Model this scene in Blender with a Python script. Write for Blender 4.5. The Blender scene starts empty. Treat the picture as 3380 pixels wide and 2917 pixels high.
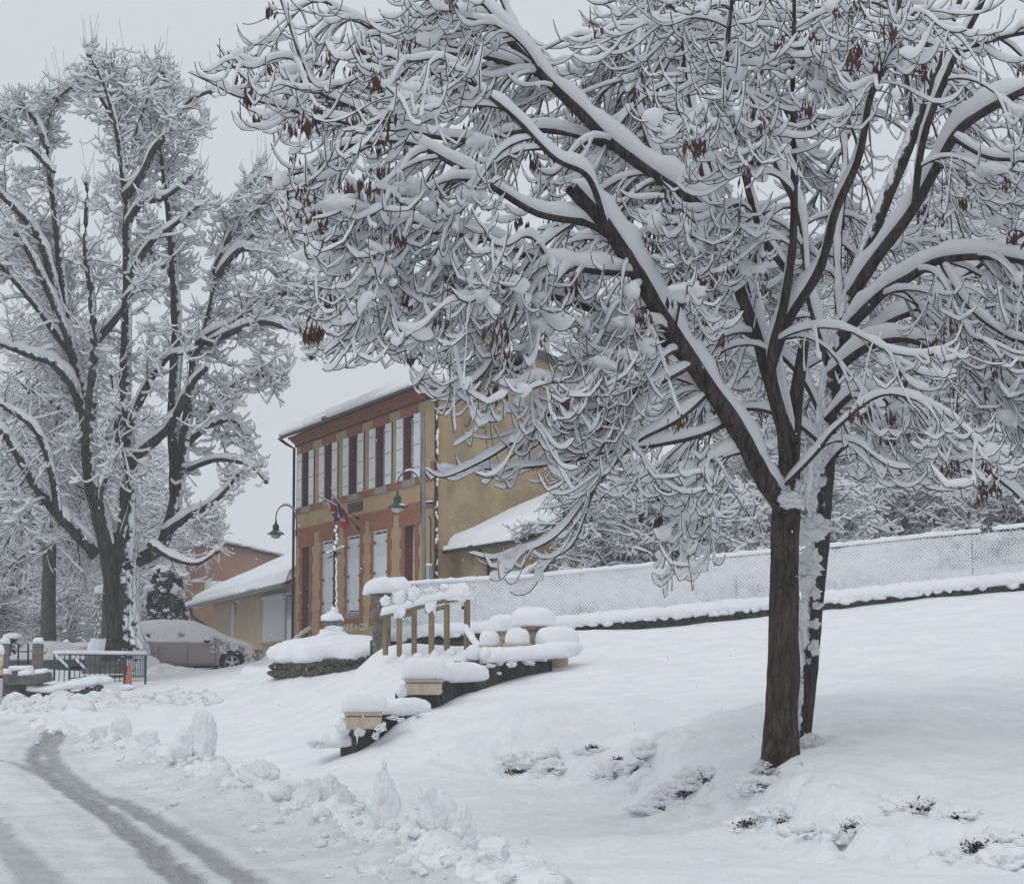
import bpy, math, random
import numpy as np
from mathutils import Vector, Matrix
# ------------------------------------------------------------------ camera, world, sun, exposure
sc = bpy.context.scene
F, CX, CY, EYE = 6750.0, 1690.0, 1458.5, 1.6
TH = math.atan(727 / F)
cd = bpy.data.cameras.new('camera'); cam = bpy.data.objects.new('camera', cd)
sc.collection.objects.link(cam); sc.camera = cam
cam.location = (0, 0, EYE); cam.rotation_euler = (math.pi / 2 + TH, 0, 0)
cd.sensor_fit = 'HORIZONTAL'; cd.sensor_width = 36; cd.lens = 36 * F / 3380
cd.clip_start = 0.1; cd.clip_end = 2000
SUN_EL, SUN_AZ = math.radians(52), math.radians(215)     # azimuth clockwise from +Y
world = bpy.data.worlds.new('World'); sc.world = world; world.use_nodes = True
wn, wl = world.node_tree.nodes, world.node_tree.links
for n in list(wn): wn.remove(n)
wo = wn.new('ShaderNodeOutputWorld'); bg = wn.new('ShaderNodeBackground'); bg.inputs[1].default_value = 0.1
sky = wn.new('ShaderNodeTexSky'); sky.sky_type = 'NISHITA'; sky.sun_disc = False
sky.sun_elevation = SUN_EL; sky.sun_rotation = SUN_AZ; sky.air_density = 1; sky.dust_density = 4
hs = wn.new('ShaderNodeHueSaturation'); hs.inputs['Saturation'].default_value = 0.25
tc = wn.new('ShaderNodeTexCoord'); sx = wn.new('ShaderNodeSeparateXYZ')
mr = wn.new('ShaderNodeMapRange'); mr.inputs[1].default_value = -0.1; mr.inputs[2].default_value = 1.0
rp = wn.new('ShaderNodeValToRGB'); rp.color_ramp.elements[0].color = (0.705, 0.752, 0.808, 1); rp.color_ramp.elements[1].color = (0.86, 0.90, 0.95, 1)
mul = wn.new('ShaderNodeVectorMath'); mul.operation = 'SCALE'; mul.inputs['Scale'].default_value = 8.2
add = wn.new('ShaderNodeVectorMath'); add.operation = 'ADD'
sc2 = wn.new('ShaderNodeVectorMath'); sc2.operation = 'SCALE'; sc2.inputs['Scale'].default_value = 0.06
wl.new(sky.outputs[0], hs.inputs['Color']); wl.new(hs.outputs[0], sc2.inputs[0])
wl.new(tc.outputs['Generated'], sx.inputs[0]); wl.new(sx.outputs[2], mr.inputs[0]); wl.new(mr.outputs[0], rp.inputs[0])
wl.new(rp.outputs[0], mul.inputs[0]); wl.new(mul.outputs[0], add.inputs[0]); wl.new(sc2.outputs[0], add.inputs[1])
wl.new(add.outputs[0], bg.inputs[0]); wl.new(bg.outputs[0], wo.inputs[0])
sd = bpy.data.lights.new('sun', 'SUN'); sd.energy = 0.5; sd.angle = math.radians(35); sd.color = (1, 0.985, 0.96)
sun = bpy.data.objects.new('sun', sd); sc.collection.objects.link(sun)
sdir = Vector((math.sin(SUN_AZ) * math.cos(SUN_EL), math.cos(SUN_AZ) * math.cos(SUN_EL), math.sin(SUN_EL)))
sun.rotation_euler = sdir.to_track_quat('Z', 'Y').to_euler()
vs = sc.view_settings; vs.view_transform = 'Standard'; vs.look = 'None'; vs.gamma = 1; vs.use_curve_mapping = False
vs.exposure = 0.0
sc.cycles.max_bounces = 9; sc.cycles.diffuse_bounces = 7; sc.cycles.glossy_bounces = 2; sc.cycles.volume_bounces = 1

# ------------------------------------------------------------------ helpers
rng = np.random.default_rng(7); random.seed(7)
C0, S0 = math.cos(TH), math.sin(TH)
def ray(x, y):
    rx = (x - CX) / F; rz = (CY - y) / F
    return np.array([rx, C0 - rz * S0, S0 + rz * C0])
K = 1.6313
def P(x, y, d):                       # point seen at view pixel (2072 wide) x, y at distance d
    r = ray(x * K, y * K); return r * d / r[1] + np.array([0, 0, EYE])
def proj(p):                          # (...,3) -> view pixels
    p = np.asarray(p, float); X = p[..., 0]; Y = p[..., 1]; Z = p[..., 2] - EYE
    yy = Y * C0 + Z * S0; zz = -Y * S0 + Z * C0
    return (CX + F * X / yy) / K, (CY - F * zz / yy) / K
def unit(v): return v / np.maximum(np.linalg.norm(v, axis=-1, keepdims=True), 1e-9)
def _h(ix, iy, iz):
    n = (ix * 374761393 + iy * 668265263 + iz * 2147483647 * 3 + 1013904223).astype(np.int64) & 0xffffffff
    n = ((n ^ (n >> 13)) * 1274126177) & 0xffffffff; n = ((n ^ (n >> 16)) * 2246822519) & 0xffffffff
    return ((n ^ (n >> 15)) & 0xffff) / 32767.5 - 1
def noise(p):                         # value noise on (...,3)
    p = np.asarray(p, float); i = np.floor(p).astype(np.int64); f = p - i; f = f * f * (3 - 2 * f)
    r = 0
    for a in (0, 1):
        for b in (0, 1):
            for c in (0, 1):
                w = (f[..., 0] if a else 1 - f[..., 0]) * (f[..., 1] if b else 1 - f[..., 1]) * (f[..., 2] if c else 1 - f[..., 2])
                r = r + w * _h(i[..., 0] + a, i[..., 1] + b, i[..., 2] + c)
    return r
def fbm(p, o=4, g=0.5):
    p = np.asarray(p, float); r = 0; a = 1.0
    for k in range(o): r = r + a * noise(p * 2 ** k + 17.3 * k); a *= g
    return r
def n2(x, y, s, o=3, z=0.0): return fbm(np.stack([np.asarray(x) * s, np.asarray(y) * s, np.full(np.shape(x), z)], -1), o)

MATS = {}
def mat(name, col, rough=0.8, col2=None, scale=3, bump=0.0, bscale=20, metal=0.0, detail=4, coords='Object', lo=0.4, hi=0.6, spec=0.3, stretch=None):
    if name in MATS: return MATS[name]
    m = bpy.data.materials.new(name); m.use_nodes = True; nt = m.node_tree; b = nt.nodes['Principled BSDF']
    b.inputs['Base Color'].default_value = (*col, 1); b.inputs['Roughness'].default_value = rough; b.inputs['Metallic'].default_value = metal
    b.inputs['Specular IOR Level'].default_value = spec
    t = nt.nodes.new('ShaderNodeTexCoord'); vec = t.outputs[coords]
    if stretch:
        mp = nt.nodes.new('ShaderNodeMapping'); mp.inputs['Scale'].default_value = stretch; nt.links.new(vec, mp.inputs[0]); vec = mp.outputs[0]
    if col2 is not None:
        n = nt.nodes.new('ShaderNodeTexNoise'); n.inputs['Scale'].default_value = scale; n.inputs['Detail'].default_value = detail; n.inputs['Roughness'].default_value = 0.65
        r = nt.nodes.new('ShaderNodeValToRGB'); r.color_ramp.elements[0].position = lo; r.color_ramp.elements[1].position = hi
        r.color_ramp.elements[0].color = (*col, 1); r.color_ramp.elements[1].color = (*col2, 1)
        nt.links.new(vec, n.inputs['Vector']); nt.links.new(n.outputs[0], r.inputs[0]); nt.links.new(r.outputs[0], b.inputs['Base Color'])
    if bump:
        n = nt.nodes.new('ShaderNodeTexNoise'); n.inputs['Scale'].default_value = bscale; n.inputs['Detail'].default_value = 5
        bp = nt.nodes.new('ShaderNodeBump'); bp.inputs['Strength'].default_value = 1; bp.inputs['Distance'].default_value = bump
        nt.links.new(vec, n.inputs['Vector']); nt.links.new(n.outputs[0], bp.inputs['Height']); nt.links.new(bp.outputs[0], b.inputs['Normal'])
    MATS[name] = m; return m
SNOWC = (0.82, 0.845, 0.88)
SNOW = mat('snow', SNOWC, 0.75, (0.86, 0.88, 0.905), 1.3, 0.012, 26, spec=0.2, coords='Object')
TSNOW = mat('tree_snow', (0.90, 0.91, 0.925), 0.8, (0.93, 0.935, 0.945), 3, 0.012, 30, spec=0.15)
def translucent(m, f):
    nt = m.node_tree; b = nt.nodes['Principled BSDF']; t = nt.nodes.new('ShaderNodeBsdfTranslucent'); t.inputs[0].default_value = (.93, .94, .955, 1); x = nt.nodes.new('ShaderNodeMixShader'); x.inputs[0].default_value = f
    nt.links.new(b.outputs[0], x.inputs[1]); nt.links.new(t.outputs[0], x.inputs[2]); nt.links.new(x.outputs[0], nt.nodes['Material Output'].inputs[0])
translucent(TSNOW, .33)

def add_snow_patches(m, direction, thr, scale=9, up=0.5, soft=0.12):   # wind-driven snow plastered on one side of a surface
    nt = m.node_tree; b = nt.nodes['Principled BSDF']
    g = nt.nodes.new('ShaderNodeNewGeometry'); d = nt.nodes.new('ShaderNodeVectorMath'); d.operation = 'DOT_PRODUCT'; d.inputs[1].default_value = direction
    n = nt.nodes.new('ShaderNodeTexNoise'); n.inputs['Scale'].default_value = scale; n.inputs['Detail'].default_value = 6; n.inputs['Roughness'].default_value = 0.6
    t = nt.nodes.new('ShaderNodeTexCoord'); nt.links.new(t.outputs['Object'], n.inputs['Vector'])
    a = nt.nodes.new('ShaderNodeMath'); a.operation = 'MULTIPLY_ADD'; a.inputs[1].default_value = up; nt.links.new(d.outputs['Value'], a.inputs[0]); nt.links.new(n.outputs[0], a.inputs[2])
    nt.links.new(g.outputs['Normal'], d.inputs[0])
    r = nt.nodes.new('ShaderNodeMapRange'); r.inputs[1].default_value = thr; r.inputs[2].default_value = thr + soft; nt.links.new(a.outputs[0], r.inputs[0])
    mx = nt.nodes.new('ShaderNodeMix'); mx.data_type = 'RGBA'
    src = b.inputs['Base Color'].links[0].from_socket if b.inputs['Base Color'].links else None
    if src: nt.links.new(src, mx.inputs[6])
    else: mx.inputs[6].default_value = b.inputs['Base Color'].default_value
    mx.inputs[7].default_value = (*SNOWC, 1); nt.links.new(r.outputs[0], mx.inputs[0]); nt.links.new(mx.outputs[2], b.inputs['Base Color'])
    return m

def raw_mesh(name, V, Fq, smooth=True):
    """V (n,3) array, Fq list of arrays of equal-width index rows"""
    me = bpy.data.meshes.new(name); V = np.asarray(V, np.float32)
    me.vertices.add(len(V)); me.vertices.foreach_set('co', V.ravel())
    idx = np.concatenate([np.asarray(f, np.int32).ravel() for f in Fq]); cnt = np.concatenate([np.full(len(f), np.asarray(f).shape[1], np.int32) for f in Fq])
    me.loops.add(len(idx)); me.loops.foreach_set('vertex_index', idx)
    me.polygons.add(len(cnt)); st = np.zeros(len(cnt), np.int32); st[1:] = np.cumsum(cnt)[:-1]
    me.polygons.foreach_set('loop_start', st); me.polygons.foreach_set('loop_total', cnt)
    me.polygons.foreach_set('use_smooth', np.full(len(cnt), smooth, bool))
    me.update(calc_edges=True); me.validate(); return me
def link(name, me, m=None, parent=None, kind=None):
    o = bpy.data.objects.new(name, me); sc.collection.objects.link(o)
    if m is not None and me is not None and not me.materials: me.materials.append(m)
    if parent is not None: o.parent = parent
    if kind: o['kind'] = kind
    return o
def tag(o, label, cat, group=None):
    o['label'] = label; o['category'] = cat
    if group: o['group'] = group
    return o
def thing(name, label, cat, loc=(0, 0, 0), rz=0.0, group=None):
    o = link(name, None); o.location = loc; o.rotation_euler = (0, 0, rz); return tag(o, label, cat, group)

class MB:
    def __init__(s): s.v = []; s.f = []
    def add(s, vs_, fs): b = len(s.v); s.v += [tuple(map(float, v)) for v in vs_]; s.f += [tuple(b + i for i in f) for f in fs]; return s
    def box(s, x0, x1, y0, y1, z0, z1):
        return s.add([(x0, y0, z0), (x1, y0, z0), (x1, y1, z0), (x0, y1, z0), (x0, y0, z1), (x1, y0, z1), (x1, y1, z1), (x0, y1, z1)],
                     [(0, 3, 2, 1), (4, 5, 6, 7), (0, 1, 5, 4), (1, 2, 6, 5), (2, 3, 7, 6), (3, 0, 4, 7)])
    def bar(s, a, b, w, h=None, up=(0, 0, 1)):      # rectangular bar from a to b
        a, b = Vector(a), Vector(b); h = h or w; t = (b - a).normalized(); u = Vector(up)
        sd_ = t.cross(u)
        if sd_.length < 1e-3: sd_ = t.cross(Vector((1, 0, 0)))
        sd_.normalize(); u = sd_.cross(t); q = []
        for p in (a, b):
            for i, j in ((-1, -1), (1, -1), (1, 1), (-1, 1)): q.append(p + sd_ * i * w / 2 + u * j * h / 2)
        return s.add(q, [(0, 1, 2, 3), (7, 6, 5, 4), (0, 4, 5, 1), (1, 5, 6, 2), (2, 6, 7, 3), (3, 7, 4, 0)])
    def tube(s, pts, r, n=8, cap=True):
        pts = [Vector(p) for p in pts]; R = r if hasattr(r, '__len__') else [r] * len(pts); b = len(s.v); ref = None
        for k, p in enumerate(pts):
            t = (pts[min(k + 1, len(pts) - 1)] - pts[max(k - 1, 0)]).normalized()
            if ref is None: ref = t.cross(Vector((0, 0, 1)));  ref = ref if ref.length > 1e-3 else Vector((1, 0, 0))
            ref = (ref - t * ref.dot(t)).normalized(); u = t.cross(ref)
            for i in range(n):
                a = 2 * math.pi * i / n; s.v.append(tuple(p + ref * math.cos(a) * R[k] + u * math.sin(a) * R[k]))
        for k in range(len(pts) - 1):
            for i in range(n): s.f.append((b + k * n + i, b + k * n + (i + 1) % n, b + (k + 1) * n + (i + 1) % n, b + (k + 1) * n + i))
        if cap: s.f.append(tuple(b + i for i in reversed(range(n)))); s.f.append(tuple(b + (len(pts) - 1) * n + i for i in range(n)))
        return s
    def lathe(s, prof, c=(0, 0, 0), n=20, sq=None):   # prof [(r,z)...]
        b = len(s.v)
        for r, z in prof:
            for i in range(n):
                a = 2 * math.pi * i / n; s.v.append((c[0] + r * math.cos(a), c[1] + r * math.sin(a), c[2] + z))
        for k in range(len(prof) - 1):
            for i in range(n): s.f.append((b + k * n + i, b + k * n + (i + 1) % n, b + (k + 1) * n + (i + 1) % n, b + (k + 1) * n + i))
        s.f.append(tuple(b + i for i in reversed(range(n)))); s.f.append(tuple(b + (len(prof) - 1) * n + i for i in range(n)))
        return s
    def prism(s, poly, axis, a0, a1):    # poly 2D list, extruded along axis ('x','y','z')
        n = len(poly); q = []
        for a in (a0, a1):
            for u, v in poly: q.append({'x': (a, u, v), 'y': (u, a, v), 'z': (u, v, a)}[axis])
        return s.add(q, [tuple(reversed(range(n))), tuple(range(n, 2 * n))] + [(i, (i + 1) % n, n + (i + 1) % n, n + i) for i in range(n)])
    def build(s, name, m, parent=None, smooth=False, bevel=0, kind=None):
        me = bpy.data.meshes.new(name); me.from_pydata(s.v, [], s.f); me.update()
        if smooth: me.polygons.foreach_set('use_smooth', [True] * len(me.polygons))
        o = link(name, me, m, parent, kind)
        if bevel:
            bv = o.modifiers.new('b', 'BEVEL'); bv.width = bevel; bv.segments = 2; bv.limit_method = 'ANGLE'
        import bmesh
        b = bmesh.new(); b.from_mesh(me); bmesh.ops.recalc_face_normals(b, faces=b.faces); b.to_mesh(me); b.free()
        return o

_ico = {}
def ico(sub):
    if sub not in _ico:
        import bmesh
        b = bmesh.new(); bmesh.ops.create_icosphere(b, subdivisions=sub, radius=1); b.verts.ensure_lookup_table()
        _ico[sub] = (np.array([v.co[:] for v in b.verts]), np.array([[v.index for v in f.verts] for f in b.faces])); b.free()
    return _ico[sub]
def blob(c, r, seed=0, amp=0.15, fs=1.6, sub=3, flat=None, rot=0.0, rough=0.0):
    """snow blob: displaced icosphere, radii r, flattened bottom; returns V,F"""
    V, Fc = ico(sub); V = V.copy(); n = fbm(V * fs + seed * 7.1, 3); V = V * (1 + amp * n[:, None])
    if rough: V = V * (1 + rough * (1 - 2 * np.abs(noise(V * 3.1 + seed * 3.3)))[:, None] + rough * .6 * noise(V * 7.3 + seed)[:, None])
    if flat is not None: V[:, 2] = np.where(V[:, 2] < 0, V[:, 2] * flat, V[:, 2])
    V = V * np.array(r)
    ca, sa = math.cos(rot), math.sin(rot); V = np.stack([V[:, 0] * ca - V[:, 1] * sa, V[:, 0] * sa + V[:, 1] * ca, V[:, 2]], 1)
    return V + np.array(c), Fc
def blobs(name, specs, m=None, parent=None, kind=None, split=False):
    if split:
        for sp in specs: V, Fc = blob(**sp); link(name, raw_mesh(name, V, [Fc]), m or SNOW, parent)
        return
    Vs, Fs, b = [], [], 0
    for sp in specs:
        V, Fc = blob(**sp); Vs.append(V); Fs.append(Fc + b); b += len(V)
    return link(name, raw_mesh(name, np.concatenate(Vs), [np.concatenate(Fs)]), m or SNOW, parent, kind)
def slab(name, pts, w, h, parent=None, m=None, seed=0, amp=0.18, step=0.06, er=.55, sides=10, fs=5.0, sag=0.0):
    """rounded snow ridge lying on a polyline: w width, h height (bottom flat on the line)"""
    pts = np.array(pts, float); seg = np.linalg.norm(np.diff(pts, axis=0), axis=1); L = seg.sum(); n = max(int(L / step), 6)
    t = np.linspace(0, L, n); cum = np.concatenate([[0], np.cumsum(seg)]); C = np.stack([np.interp(t, cum, pts[:, i]) for i in range(3)], 1)
    T = unit(np.gradient(C, axis=0)); Tn = unit(T * np.array([1, 1, 0])); S = np.stack([Tn[:, 1], -Tn[:, 0], 0 * Tn[:, 0]], 1)
    e = np.minimum(t, L - t); env = np.sqrt(np.clip(1 - (1 - np.clip(e / max(h * er, 1e-3), 0, 1)) ** 2, 0, 1)) * 0.97 + 0.03
    A = np.linspace(0, 2 * np.pi, sides, endpoint=False); V = []
    for a in A:
        ca, sa = math.cos(a), math.sin(a)
        cu = np.sign(ca) * abs(ca) ** 0.7; su = (np.sign(sa) * abs(sa) ** 0.8 + 0.35) / 1.35 if sa > 0 else 0.26 + sa * (0.3 + sag)
        nn = 1 + amp * fbm(np.stack([C[:, 0] * fs + seed, C[:, 1] * fs, C[:, 2] * fs + 3 * math.cos(a)], 1), 3)
        V.append(C + S * (cu * w / 2 * env * nn)[:, None] + np.array([0, 0, 1]) * (su * h * env * nn)[:, None])
    V = np.stack(V, 1).reshape(-1, 3); k = np.arange(n - 1)[:, None] * sides; i = np.arange(sides)[None]
    q = np.stack([k + i, k + (i + 1) % sides, k + sides + (i + 1) % sides, k + sides + i], -1).reshape(-1, 4)
    caps = np.array([list(range(sides)), list(range((n - 1) * sides, n * sides))])
    return link(name, raw_mesh(name, V, [q, caps]), m or SNOW, parent)

# ------------------------------------------------------------------ ground height field
def cp():
    L = []
    for x, y, z in [(-8, 6, 0), (0, 6, 0), (9, 6, .3), (-8, -10, 0), (10, -10, .5), (-3, 14, 0), (-2, 18, 0), (-5, 20, 0), (-4, 26, .05), (-7, 30, .1), (-10, 34, .18), (-12, 30, .12), (-20, 30, .1),
                    (-12, 38, .28), (-9, 38, .32), (-20, 40, .35), (-30, 60, 1.4), (-20, 62, 1.45), (-40, 100, 2), (-20, 95, 1.5), (-10, 78, 1.35), (-14, 60, 1.42), (10, 60, 4.5), (20, 60, 5.2), (20, 90, 11.5),
                    (10, 100, 11), (30, 130, 20), (2, 95, 4.5), (-10, 120, 3), (-40, 160, 6), (0, 160, 9), (40, 60, 7), (60, 120, 20), (30, 30, 3), (25, 15, 1.2),
                    (-2, 50, 2.15), (-5, 58, 2.2), (-6.5, 63, 2.1), (3, 54, 2.9), (-8, 66, 1.4), (-9.5, 62, 1.33), (3, 46, 2.7), (8, 44, 3.3), (12, 48, 4.0)]: L.append((x, y, z))
    for x, y, d in [(0, 1425, 43), (250, 1395, 50), (400, 1370, 55), (450, 1358, 60), (330, 1360, 60), (300, 1358, 62), (150, 1400, 49.5), (480, 1400, 43), (520, 1460, 37), (350, 1430, 44), (250, 1480, 38), (150, 1500, 36),
                    (600, 1450, 36), (650, 1400, 38), (550, 1420, 40), (700, 1370, 38.5),  (500, 1500, 33), (600, 1510, 30), (700, 1520, 27.5), (830, 1515, 26), (900, 1560, 24),
                    (1000, 1600, 22), (800, 1600, 22), (1000, 1700, 17.5), (1200, 1750, 15.5), (1100, 1788, 14), (1300, 1700, 16.6), (1500, 1760, 14.6), (1800, 1788, 13.8), (560, 1364, 43), (600, 1358, 42.3), (480, 1375, 46),
                    (1040, 1560, 25), (1180, 1580, 24), (1300, 1590, 22), (1380, 1630, 20.3), (1500, 1665, 18.2), (1620, 1705, 16.4), (1720, 1745, 15.3), (2050, 1750, 15),
                    (1575, 1588, 19), (905, 1440, 27.5), (835, 1502, 26.5), (872, 1450, 27.5), (962, 1402, 29.5), (1060, 1370, 32), (1122, 1350, 33.2), (1175, 1290, 36.5), (1100, 1450, 26), (1200, 1500, 25.6),
                    (1300, 1400, 29), (1300, 1330, 34), (1300, 1275, 39.5), (1500, 1255, 39.5), (1700, 1235, 39.5), (1900, 1212, 39.5), (2072, 1198, 39.5), (1500, 1350, 31), (1500, 1450, 24), (1800, 1400, 25.5),
                    (1800, 1300, 32), (2072, 1300, 31), (2072, 1450, 22), (1800, 1500, 20.5), (2072, 1580, 18.3), (1850, 1640, 17), (1700, 1620, 17.3), (1400, 1520, 22.3), (1640, 1430, 23.5), (1170, 1276, 39.5), (1000, 1305, 39.5), (690, 1352, 41), (800, 1328, 39.5), (630, 1354, 41.2), (770, 1316, 38.6), (950, 1318, 37.6)]:
        L.append(tuple(P(x, y, d)))
    return np.array(L)
_cp = cp()
def _tps():
    X = _cp[:, :2]; n = len(X); r = np.linalg.norm(X[:, None] - X[None], axis=2); Kk = r ** 2 * np.log(r + 1e-9) * 0 + r   # biharmonic-like linear kernel keeps steps tame
    A = np.zeros((n + 3, n + 3)); A[:n, :n] = -np.sqrt(r ** 2 + 0.2) - np.eye(n) * 0.03; A[:n, n] = 1; A[:n, n + 1:] = X; A[n, :n] = 1; A[n + 1:, :n] = X.T
    b = np.concatenate([_cp[:, 2], [0, 0, 0]]); return np.linalg.solve(A, b)
_w = _tps()
def H0(x, y):
    x = np.asarray(x, float); y = np.asarray(y, float); sh = x.shape; q = np.stack([x.ravel(), y.ravel()], 1); out = np.zeros(len(q)); n = len(_cp)
    for i in range(0, len(q), 20000):
        qq = q[i:i + 20000]; r2 = ((qq[:, None] - _cp[None, :, :2]) ** 2).sum(2)
        out[i:i + 20000] = -np.sqrt(r2 + 0.2) @ _w[:n] + _w[n] + qq @ _w[n + 1:]
    return out.reshape(sh)
def seg_dist(x, y, poly):
    poly = np.asarray(poly, float)[:, :2]; best = np.full(np.shape(x), 1e9); arc = np.zeros(np.shape(x)); acc = 0
    for a, b in zip(poly[:-1], poly[1:]):
        d = b - a; L = np.hypot(*d); t = np.clip(((x - a[0]) * d[0] + (y - a[1]) * d[1]) / L ** 2, 0, 1)
        dd = np.hypot(x - a[0] - t * d[0], y - a[1] - t * d[1]); m = dd < best; best = np.where(m, dd, best); arc = np.where(m, acc + t * L, arc); acc += L
    return best, arc
def onground(x, y, d0=30.0):            # view pixel -> ground point (ray march)
    r = ray(x * K, y * K); r = r / r[1]; ds = np.linspace(11, 120, 1400); pts = r[None] * ds[:, None] + np.array([0, 0, EYE])
    h = H0(pts[:, 0], pts[:, 1]); i = np.argmax(pts[:, 2] < h); return pts[i]
FOOT = np.array([onground(*q) for q in [(1010, 1548), (1100, 1562), (1200, 1575), (1320, 1572), (1390, 1620), (1500, 1660), (1620, 1695), (1720, 1735), (1850, 1742), (2050, 1740), (2200, 1740)]])
RIDGE = np.array([onground(*q) for q in [(60, 1470), (190, 1500), (290, 1525), (400, 1560), (510, 1605), (650, 1650), (770, 1700), (890, 1745), (1010, 1800), (1150, 1880)]])
TRA = [onground(*q) for q in [(101, 1487), (75, 1512), (66, 1537), (101, 1570), (151, 1605), (226, 1652), (302, 1712), (390, 1788), (480, 1880)]]
TRB = [onground(*q) for q in [(125, 1490), (103, 1512), (108, 1540), (134, 1567), (211, 1610), (302, 1654), (402, 1711), (503, 1781), (620, 1880)]]
TRC = [onground(*q) for q in [(-120, 1600), (-40, 1650), (0, 1690), (50, 1738), (95, 1788), (150, 1860)]]
TRD = [onground(*q) for q in [(-150, 1515), (0, 1537), (45, 1548), (90, 1568)]]
TRE = [onground(*q) for q in [(30, 1470), (160, 1462), (300, 1455), (420, 1430), (480, 1415)]]
TRF = [onground(*q) for q in [(-30, 1485), (90, 1480), (230, 1470), (400, 1445)]]
def Hs(x, y):                           # ground + mid-scale relief
    h = H0(x, y); x = np.asarray(x, float); y = np.asarray(y, float)
    df, af = seg_dist(x, y, FOOT); dr, ar = seg_dist(x, y, RIDGE)
    xf = np.interp(y, FOOT[::-1, 1], FOOT[::-1, 0]); up = np.clip((x - xf) / .12, 0, 1) * (y > 13) * (y < 27)
    h = h + up * (.25 + .05 * n2(x, y, 1.1, 2, 12.0)) * np.exp(-df / 2.2) * (1 - np.exp(-(df / .16) ** 1.5)) * np.clip((27 - y) / 3, 0, 1)
    bank = up * np.clip((30 - y) / 6, 0, 1); h = h + bank * (.020 * n2(x, y * .7, 7, 3, 21.0) - .012 * np.clip(n2(x, y * .8, 11, 2, 33.0) - .35, 0, 1))
    e = np.exp(-(df / 0.45) ** 2); h = h + e * (0.15 * np.abs(n2(x * 1.0, y * 0.8, 4.2, 3, 5.0)) - 0.03)
    e2 = np.exp(-(df / 1.6) ** 2); h = h + e2 * 0.035 * n2(x, y * .7, 4.5, 3, 9.0)
    r = np.exp(-(dr / 0.42) ** 2); h = h + r * (0.10 + 0.11 * n2(x, y, 2.2, 4, 2.0) + .05 * (1 - 2 * np.abs(n2(x, y, 6.0, 2, 14.0)))) + np.exp(-(dr / 0.8) ** 2) * 0.045 * n2(x, y, 9, 3, 4.0)
    h = h + 0.014 * n2(x, y, 1.6, 3, 1.0) + 0.009 * n2(x, y * .5, 5, 3, 3.0)
    lb = np.exp(-(((x + 9.5) / 5.5) ** 2 + ((y - 45) / 4.5) ** 2)) ; h = h + lb * 0.07 * n2(x, y, 2.4, 4, 8.0)
    return h
def hz(x, y): return float(Hs(np.array([x]), np.array([y]))[0])
def edges(breaks):                      # [(start, step)...,(end,)] -> coordinates
    out = []
    for (a, s), b in zip(breaks[:-1], breaks[1:]): out.append(np.arange(a, b[0] - 1e-6, s))
    return np.concatenate(out + [[breaks[-1][0]]])
gx = edges([(-136, 12), (-100, 8), (-36, 2), (-16, .25), (-9, .07), (-6, .045), (0, .07), (6.5, .3), (14, 2), (40, 10), (100, 20), (180, 0)])
gy = edges([(-34, 4), (6, .5), (12, .07), (30, .1), (47, .25), (70, 1.5), (130, 10), (250, 0)])
GX, GY = np.meshgrid(gx, gy); GZ = np.where(GY > 165, H0(GX, np.minimum(GY, 165)), 0); m_ = GY <= 165; GZ[m_] = Hs(GX[m_], GY[m_]); GZ = np.clip(GZ, -1, 34)
BD = np.full(GX.shape, 9.0); LA = np.zeros(GX.shape); AR = np.zeros(GX.shape); SW = np.zeros(GX.shape); FL = np.zeros(GX.shape); RUT = np.zeros(GX.shape)
for tr, w, k in ((TRA, .175, 1), (TRB, .165, .9), (TRC, .2, .6), (TRD, .14, .8), (TRE, .22, .32), (TRF, .22, .2)):
    d, a = seg_dist(GX, GY, np.array(tr)); mm0 = d < BD; BD = np.where(mm0, d, BD); LA = np.where(mm0, d, LA); AR = np.where(mm0, a + 13 * w, AR); d = d + 0.03 * n2(GX, GY, 3, 2, 6.0); v = np.clip((w - d) / 0.07, 0, 1); SW = np.maximum(SW, v * k); RUT = np.maximum(RUT, v)
    if k > .5: b2 = np.clip(1 - np.abs(d - w - .16) / .16, 0, 1); SW = np.maximum(SW, b2 * .22 * k)
ROADL = RIDGE[:, :2]
dr, _ = seg_dist(GX, GY, RIDGE)
side = np.interp(GY, RIDGE[::-1, 1], RIDGE[::-1, 0]) - GX        # >0: left of the ridge = road
onroad = np.clip(side / 0.4, 0, 1) * (GY < 40) * (GY > 5)
GZ = GZ - 0.025 * RUT + onroad * (0.012 * n2(GX, GY, 9, 3, 7.0))
nx_, ny_ = len(gx), len(gy); I = np.arange(nx_ * ny_).reshape(ny_, nx_)
Q = np.stack([I[:-1, :-1], I[:-1, 1:], I[1:, 1:], I[1:, :-1]], -1)
cxm = (GX[:-1, :-1] + GX[1:, 1:]) / 2; cym = (GY[:-1, :-1] + GY[1:, 1:]) / 2
sdm = np.interp(cym, RIDGE[::-1, 1], RIDGE[::-1, 0]) - cxm
isroad = (sdm > 0.25) & (cym < 40.5) & (cym > -20) & (cxm > -30)
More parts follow.
